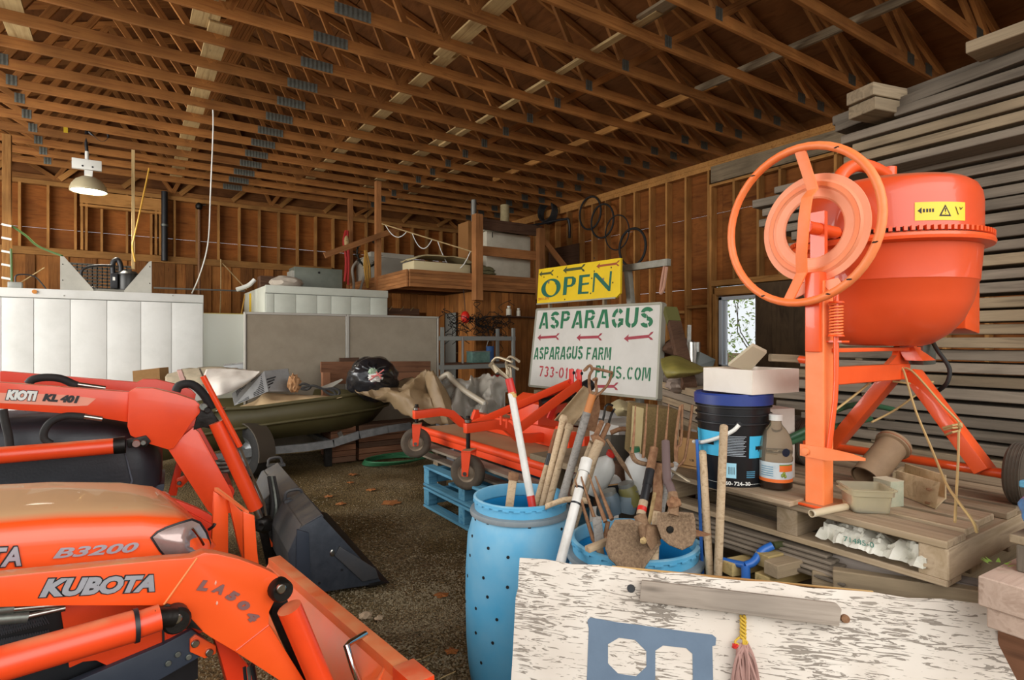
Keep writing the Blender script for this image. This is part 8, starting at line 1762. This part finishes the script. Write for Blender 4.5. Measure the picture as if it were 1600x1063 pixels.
# timber stack under the boat and green hose on the ground
for k in range(6):
    for j, (xa, xb) in enumerate(((512, 556), (556, 672))):
        y_ = 7.02+.02*((k*3+j) % 3); a, b_ = ony(xa+3, 715, y_), ony(xb-2, 715, y_)
        o = board('stacked_timber', (a.x, y_+.1, .045+.072*k), (b_.x, y_+.1, .045+.072*k), .3, .066, M_REDW if (k+j) % 3 else M_DARKW, None); tag(o, f'dark reddish timber under the boat bow, {nth(k+1)} from the ground in the {["near", "far"][j]} column', 'timber', 'timber stack under the boat bow')
t = thing('green_hose', 'loose coils of green hose on the gravel by the timber stack', 'hose', onz(615, 722, 0))
for k in range(4): c = onz(610+5*k, 721, .02); tubep('coil', [V(c.x+(.34+.03*k)*math.cos(a*.26), c.y+(.20+.02*k)*math.sin(a*.26), .022+.016*k) for a in range(24)], .011, paint('coil_green', '#2f6b45', .45), t, 6, closed=True)
# fallen leaves
rlv = random.Random(17); M_LEAF = paint('dry_leaf', '#8f5527', .8, 0, '#a8692f', 20, .6)
for k, (px, py, s, lab) in enumerate(((611, 785, .10, 'largest dry brown leaf on the gravel, near the blue pallet'), (551, 743, .06, 'orange dry leaf near the timber stack'), (580, 766, .055, 'pale dry leaf in the middle of the gravel'), (513, 776, .05, 'dry leaf near the charcoal bucket edge'), (532, 786, .055, 'curled dry leaf beside the charcoal bucket'), (547, 755, .04, 'tiny pale leaf behind the pale dry leaf'), (672, 793, .07, 'dry leaf under the blue pallet corner'), (690, 930, .05, 'dry leaf on the loose gravel heap'), (706, 1018, .04, 'small orange leaf beside the taller barrel'))):
    c = onz(px, py, 0); c.z = gz(c.x, c.y)+.006; n = 14; vs = [c+V(0, 0, .012)]; ph = rlv.random()*6
    for i in range(n):
        a = 2*math.pi*i/n; rr2 = s*(.55+.45*abs(math.sin(2.5*a+ph))); vs.append(c+V(rr2*math.cos(a), rr2*math.sin(a), .010*rlv.random()))
    o = MB().add(vs, [(0, 1+i, 1+(i+1) % n) for i in range(n)]).build('dry_leaf', M_LEAF, None, smooth=0); tag(o, lab, 'leaf', 'dry leaves on the gravel')
for k, (px, py, a, L_, lab) in enumerate(((670, 1023, .2, .075, 'straw bit lying nearest to the taller barrel'), (648, 1031, -.3, .06, 'straw bit beside the orange bucket'), (663, 1041, .5, .07, 'straw bit below the other straws'), (700, 1052, .1, .08, 'straw bit at the foot of the taller barrel'))):
    c = onz(px, py, 0); c.z = gz(c.x, c.y)+.004; o = tubep('straw', [c-V(math.cos(a), math.sin(a), 0)*L_/2, c+V(math.cos(a), math.sin(a), .05)*L_/2], .003, M_PALE, None, 5); tag(o, lab, 'straw', 'straw bits on the ground')
for px, py, s, lab in ((571, 965, .035, 'pale stone beside the orange bucket edge'), (592, 968, .022, 'small grey stone right of the pale stone')):
    c = onz(px, py, 0); o = MB().blob(c+V(0, 0, s*.3), (s, s*.8, s*.5), px, .4, 2).build('stone', paint('pale_stone', '#b39c80', .9), None); tag(o, lab, 'stone')

# ------------------------------------------------------------------ heap between mower and pail
hb = thing('trestle_table', 'low rough table of planks under the garden clutter', 'table', (2.9, 2.2, 0))
for y in (1.95, 2.25, 2.55, 2.85, 3.1): board('plank', (2.3, y, .70), (3.9, y, .70), .26, .04, M_GREYD, hb)
for x in (2.4, 3.8):
    for y in (1.95, 3.05): board('leg', (x, y, .02), (x, y, .68), .08, .08, M_GREYD, hb, up=(0, 1, 0))
# furniture behind: planks and blocks behind the sacking
wt = thing('white_boards', 'stack of pale boards and white wrapping below the farm sign', 'boards', P(960, 650, 5.2))
for k in range(4): board('board', (4.3, 3.0, .50+.05*k), (4.25, 4.9, .50+.05*k), .5, .045, M_GREY, wt)
for y in (3.2, 4.7): board('bearer', (4.05, y, .235), (4.5, y, .235), .09, .47, M_GREYD, wt)
MB().grid(lambda u, v: V(4.02+.5*v, 3.2+1.6*u, .70+.05*math.sin(u*9)*math.sin(v*5)+.04*mnoise.noise(Vector((u*6, v*6, 2)))), 20, 10).build('white_wrapping', paint('grey_white_wrap', '#b5b2ae', .5, 0, '#9c9996', 5, .5), wt, smooth=60, solid=.01)
sk = thing('speckled_board', 'speckled tan insulation block standing behind the pitchfork tines', 'block', P(1025, 670, 2.6)); dS = 2.75
MB().prism([P(991, 633, dS-.05), P(1062, 641, dS), P(1056, 728, dS), P(985, 712, dS-.05)], FW*.16).build('block', paint('speckled_tan', '#8f7a4f', .95, 0, '#6f5c38', 120, .8, bump=.4, bscale=160), sk, bevel=.01)
MB().prism([P(988, 634, dS-.06), P(1005, 638, dS-.06), P(1000, 712, dS-.06), P(984, 708, dS-.06)], -FW*.012).build('cream_face', paint('cream_face', '#cbb98a', .85, 0, '#b9a574', 8, .5), sk, smooth=0)
sp = thing('support_crate', 'dark wooden crate holding the speckled block', 'crate', P(1025, 745, 2.8)); c = P(1020, 745, 2.9); MB().box((c.x, c.y, (.72+P(1020, 724, dS).z)/2), (.5, .3, P(1020, 724, dS).z-.735)).build('body', M_DARKW, sp)
hp = thing('feed_sack_folded', 'folded olive printed feed sack behind the slanted timber', 'sack', P(1060, 585, 4.0)); drape([[(1032, 562, 4.2), (1055, 556, 4.25), (1080, 566, 4.2), (1098, 575, 4.2)], [(1034, 575, 4.0), (1056, 570, 3.95), (1080, 576, 3.95), (1100, 580, 4.0)], [(1040, 588, 3.95), (1060, 584, 3.85), (1084, 583, 3.9), (1096, 582, 4.0)], [(1044, 592, 4.0), (1062, 590, 3.95), (1080, 587, 4.0), (1092, 584, 4.1)]], 'sheet', paint('olive_sack', '#8f8340', .55, 0, '#6f6a34', 10, .7), hp)
cr = thing('plank_bench', 'bench of stacked grey planks below the feed sack', 'bench', P(1060, 620, 4.0))
zc1 = P(1060, 606, 4.1).z
for k in range(5): board('plank', P(1056, 612, 4.6).xy.to_3d()+UP*(zc1-.055*k-.02), P(1122, 606, 3.75).xy.to_3d()+UP*(zc1-.055*k-.02), .22, .05, M_GREY if k % 2 else M_GREYD, cr)
for px, d in ((1066, 4.5), (1115, 3.85)): q = P(px, 610, d); board('leg', (q.x, q.y, .722), (q.x, q.y, zc1-.26), .1, .1, M_GREYD, cr, up=(0, 1, 0))
MB().blob(P(1072, 590, 4.3), (.16, .14, .10), 4, .3, 2.5).build('dark_cloth', paint('grey_cloth_dark', '#6f655a', .9), cr); MB().blob(P(1066, 600, 4.2), (.13, .1, .07), 6, .3, 2.5).build('pale_cloth', paint('pinkish_cloth', '#8f7f72', .9), cr)
st_ = thing('slanted_timber', 'dark slanted timber leaning right of the white sign', 'timber', P(1070, 540, 4.4)); MB().bar(P(1049, 487, 4.8), P(1077, 606, 4.05), .10, .06, FW).build('timber', M_DARKW, st_, bevel=.004); MB().bar(P(1047, 484, 4.79), P(1053, 505, 4.66), .102, .062, FW).build('green_end', paint('mossy', '#5d5a2a', .9), st_)
dk = thing('dark_shelf_clutter', 'dark green box shaped clutter behind the slanted timber', 'clutter', P(1095, 570, 4.6)); MB().prism([P(1094, 550, 4.6), P(1118, 562, 4.5), P(1110, 585, 4.5), P(1090, 572, 4.6)], FW*.15).build('box', paint('deep_green', '#232a22', .5), dk)
q = P(1100, 590, 4.6); MB().bar(P(1088, 578, 4.7), P(1118, 576, 4.4), .2, .03).build('shelf_board', M_PALE, dk); board('shelf_leg', (q.x, q.y, .01), (q.x, q.y, P(1100, 577, 4.6).z-.03), .08, .08, M_DARKW, dk, up=(0, 1, 0)); MB().bar(P(1077, 508, 4.9), P(1076, 560, 4.9), .03, .02, FW).build('rod', M_STEEL, dk); MB().lathe([(0, 0), (.05, 0), (.05, .22), (0, .22)], 14, Matrix.Translation(P(1085, 577, 4.7))).build('can', M_STEEL, dk)
wk = thing('workbench', 'dark workbench with rounded top left of the slanted timber', 'bench', P(1050, 530, 5.2)); q = P(1048, 545, 5.6); q = P(1064, 545, 7.0); MB().box((q.x, q.y, P(1048, 556, 6.4).z), (.36, .3, .05)).build('top', M_DARKW, wk); MB().blob(P(1062, 543, 6.5), (.20, .18, .11), 3, .2).build('bundle', M_DARKW, wk)
for dx in (-.14, .14):
    for dy in (-.12, .12): board('leg', (q.x+dx, q.y+dy, .0), (q.x+dx, q.y+dy, P(1048, 556, 6.4).z-.03), .07, .07, M_DARKW, wk, up=(0, 1, 0))
# cartons and odds behind the barrels
def tri(pts, ext_, nm, mat, par): return MB().prism([P(*p) for p in pts], ext_).build(nm, mat, par, smooth=0)
kb_ = thing('kraft_carton', 'open kraft carton standing left of the pail', 'carton', P(1075, 705, 2.7)); tri([(1062, 683, 2.6), (1090, 688, 2.5), (1090, 730, 2.5), (1058, 724, 2.6)], FW*.012+RT*.0, 'front', M_KRAFT, kb_); tri([(1062, 683, 2.6), (1062, 683+10, 2.85), (1058, 724, 2.85), (1058, 724, 2.6)], RT*.012, 'side', M_KRAFT, kb_); tri([(1062, 672, 2.85), (1090, 676, 2.75), (1090, 724, 2.75), (1062, 720, 2.85)], FW*.012, 'back', M_KRAFT, kb_); tri([(1058, 726, 2.6), (1090, 731, 2.5), (1092, 724, 2.75), (1060, 720, 2.85)], UP*-.01, 'floor', M_KRAFT, kb_)
textmesh('lettering', 'www.te', MK, kb_, P(1070, 719, 2.568)-FW*.002, P(1090, 723, 2.5)-P(1070, 719, 2.568), UP, .02, fit=(.055, .012))
avo = thing('fruit_tray_box', 'black printed fruit box holding bottles behind the barrels', 'carton', P(965, 765, 2.75)); tri([(905, 765, 2.72), (1005, 752, 2.66), (1006, 780, 2.66), (905, 795, 2.72)], FW*.01, 'front', M_BLACK, avo); tri([(905, 775, 2.72), (1006, 760, 2.66), (1016, 745, 3.0), (915, 752, 3.0)], UP*-.01, 'floor', M_KRAFT, avo); tri([(915, 738, 3.0), (1016, 730, 3.0), (1016, 748, 3.0), (915, 756, 3.0)], FW*.01, 'back', M_BLACK, avo)
r_ = P(1006, 768, 2.66)-P(905, 780, 2.72); textmesh('lettering', 'AVOC', M_WHITE, avo, P(981, 772, 2.676)-FW*.004, r_, UP, .04, shear=.3, fit=(.075, .028)); tri([(905, 763.5, 2.718), (1005, 750.5, 2.658), (1005, 752.5, 2.658), (905, 765.5, 2.718)], -FW*.003, 'edge', M_KRAFT, avo)
q = P(955, 780, 2.85); MB().box((q.x, q.y, .72+.03), (.34, .3, .05)).build('tray_base', M_DARKW, avo)
def bottle(nm, lab, c, axis, r, h, mat, capm): 
    t = thing(nm, lab, 'bottle', c); M = axisM(c, axis); MB().lathe([(0, 0), (r*.95, 0), (r, r*.1), (r, h*.62), (r*.75, h*.75), (r*.32, h*.86), (r*.3, h*.92), (0, h*.92)], 22, M).build('body', mat, t); MB().lathe([(0, h*.9), (r*.38, h*.9), (r*.38, h), (0, h)], 16, M).build('cap', capm, t); return t
M_WB = paint('white_bottle', '#d3d2cc', .4, 0, '#bdbcb5', 6, .5)
bottle('spray_bottle', 'large white bottle with red cap tilted beside the mattock handle', P(925, 768, 2.72), UP*.8+RT*.35-FW*.2, .055, .22, M_WB, M_RED); bottle('white_jug', 'white jug with green cap standing behind the pitchfork', P(1000, 768, 2.60), UP+RT*-.12, .058, .20, M_WB, paint('cap_green', '#2f6f4a', .5)); bottle('lying_bottle', 'white bottle lying inside the black fruit box', P(950, 762, 2.78), RT*.9+UP*.35, .05, .25, M_WB, M_WHITE)
for k, (px, py, m__, lab) in enumerate(((915, 762, '#77756e', 'grey tin in the fruit box'), (935, 758, '#8a4f35', 'reddish round tin on the white bottle'), (960, 790, '#5c6b74', 'blue grey bottle below the fruit box'), (978, 788, '#6f7d84', 'pale grey bottle below the fruit box, right one'), (988, 778, '#7a7440', 'olive lidded jar below the fruit box'), (945, 795, '#4d5a5f', 'dark bluish jar below the fruit box'))):
    c = P(px, py+12, 2.55 if py > 770 else 2.72); t = thing('jar', lab, 'jar', c); MB().lathe([(0, 0), (.038, 0), (.042, .02), (.042, .075), (.034, .09), (0, .09)], 18, axisM(c, UP+RT*(.2 if k % 2 else -.3))).build('body', paint('jar_'+m__[1:], m__, .4), t); MB().lathe([(0, .088), (.036, .088), (.036, .105), (0, .106)], 16, axisM(c, UP+RT*(.2 if k % 2 else -.3))).build('lid', M_PIPE, t)
en = thing('small_engine', 'small rusty engine with fins behind the pitchfork', 'engine', P(970, 710, 2.8)); c = P(973, 702, 2.85)
for k in range(7): MB().bar(c+RT*(-.06+.02*k)+UP*.07, c+RT*(-.06+.02*k)+UP*-.07, .008, .12, RT).build('cooling_fin', paint('fin_grey', '#6f675c', .6, .4), en)
tubep('crank_case', [c+RT*-.09+UP*-.12, c+RT*.10+UP*-.13], .05, M_RUST, en, 14); tubep('exhaust', spline([c+RT*-.06+UP*.08, c+RT*0+UP*.1, c+RT*.08+UP*.085]), .012, M_RUST, en, 8); MB().blob(c+RT*-.02+UP*-.2, (.09, .08, .05), 3, .3).build('base', M_RUST, en)
for k in range(4): tubep('linkage', [c+RT*(-.12+.05*k)+UP*(-.05-.02*k), c+RT*(.0+.04*k)+UP*(-.14+.02*k)], .008, M_RUST, en, 6)
hi_ = thing('leaf_litter_pile', 'crumpled tan cloth on the white wrapping behind the claw', 'cloth', P(975, 640, 3.4)); drape([[(955, 630, 3.5), (970, 625, 3.6), (985, 634, 3.6)], [(960, 642, 3.4), (974, 638, 3.3), (988, 646, 3.4)], [(965, 650, 3.4), (978, 650, 3.4), (988, 655, 3.4)]], 'cloth', M_CANVAS, hi_)
q = P(972, 660, 3.5); MB().box((q.x, q.y, P(972, 652, 3.5).z/2-.01), (.3, .25, P(972, 652, 3.5).z-.03)).build('box_under', paint('pale_box', '#a9a49c', .7), hi_)
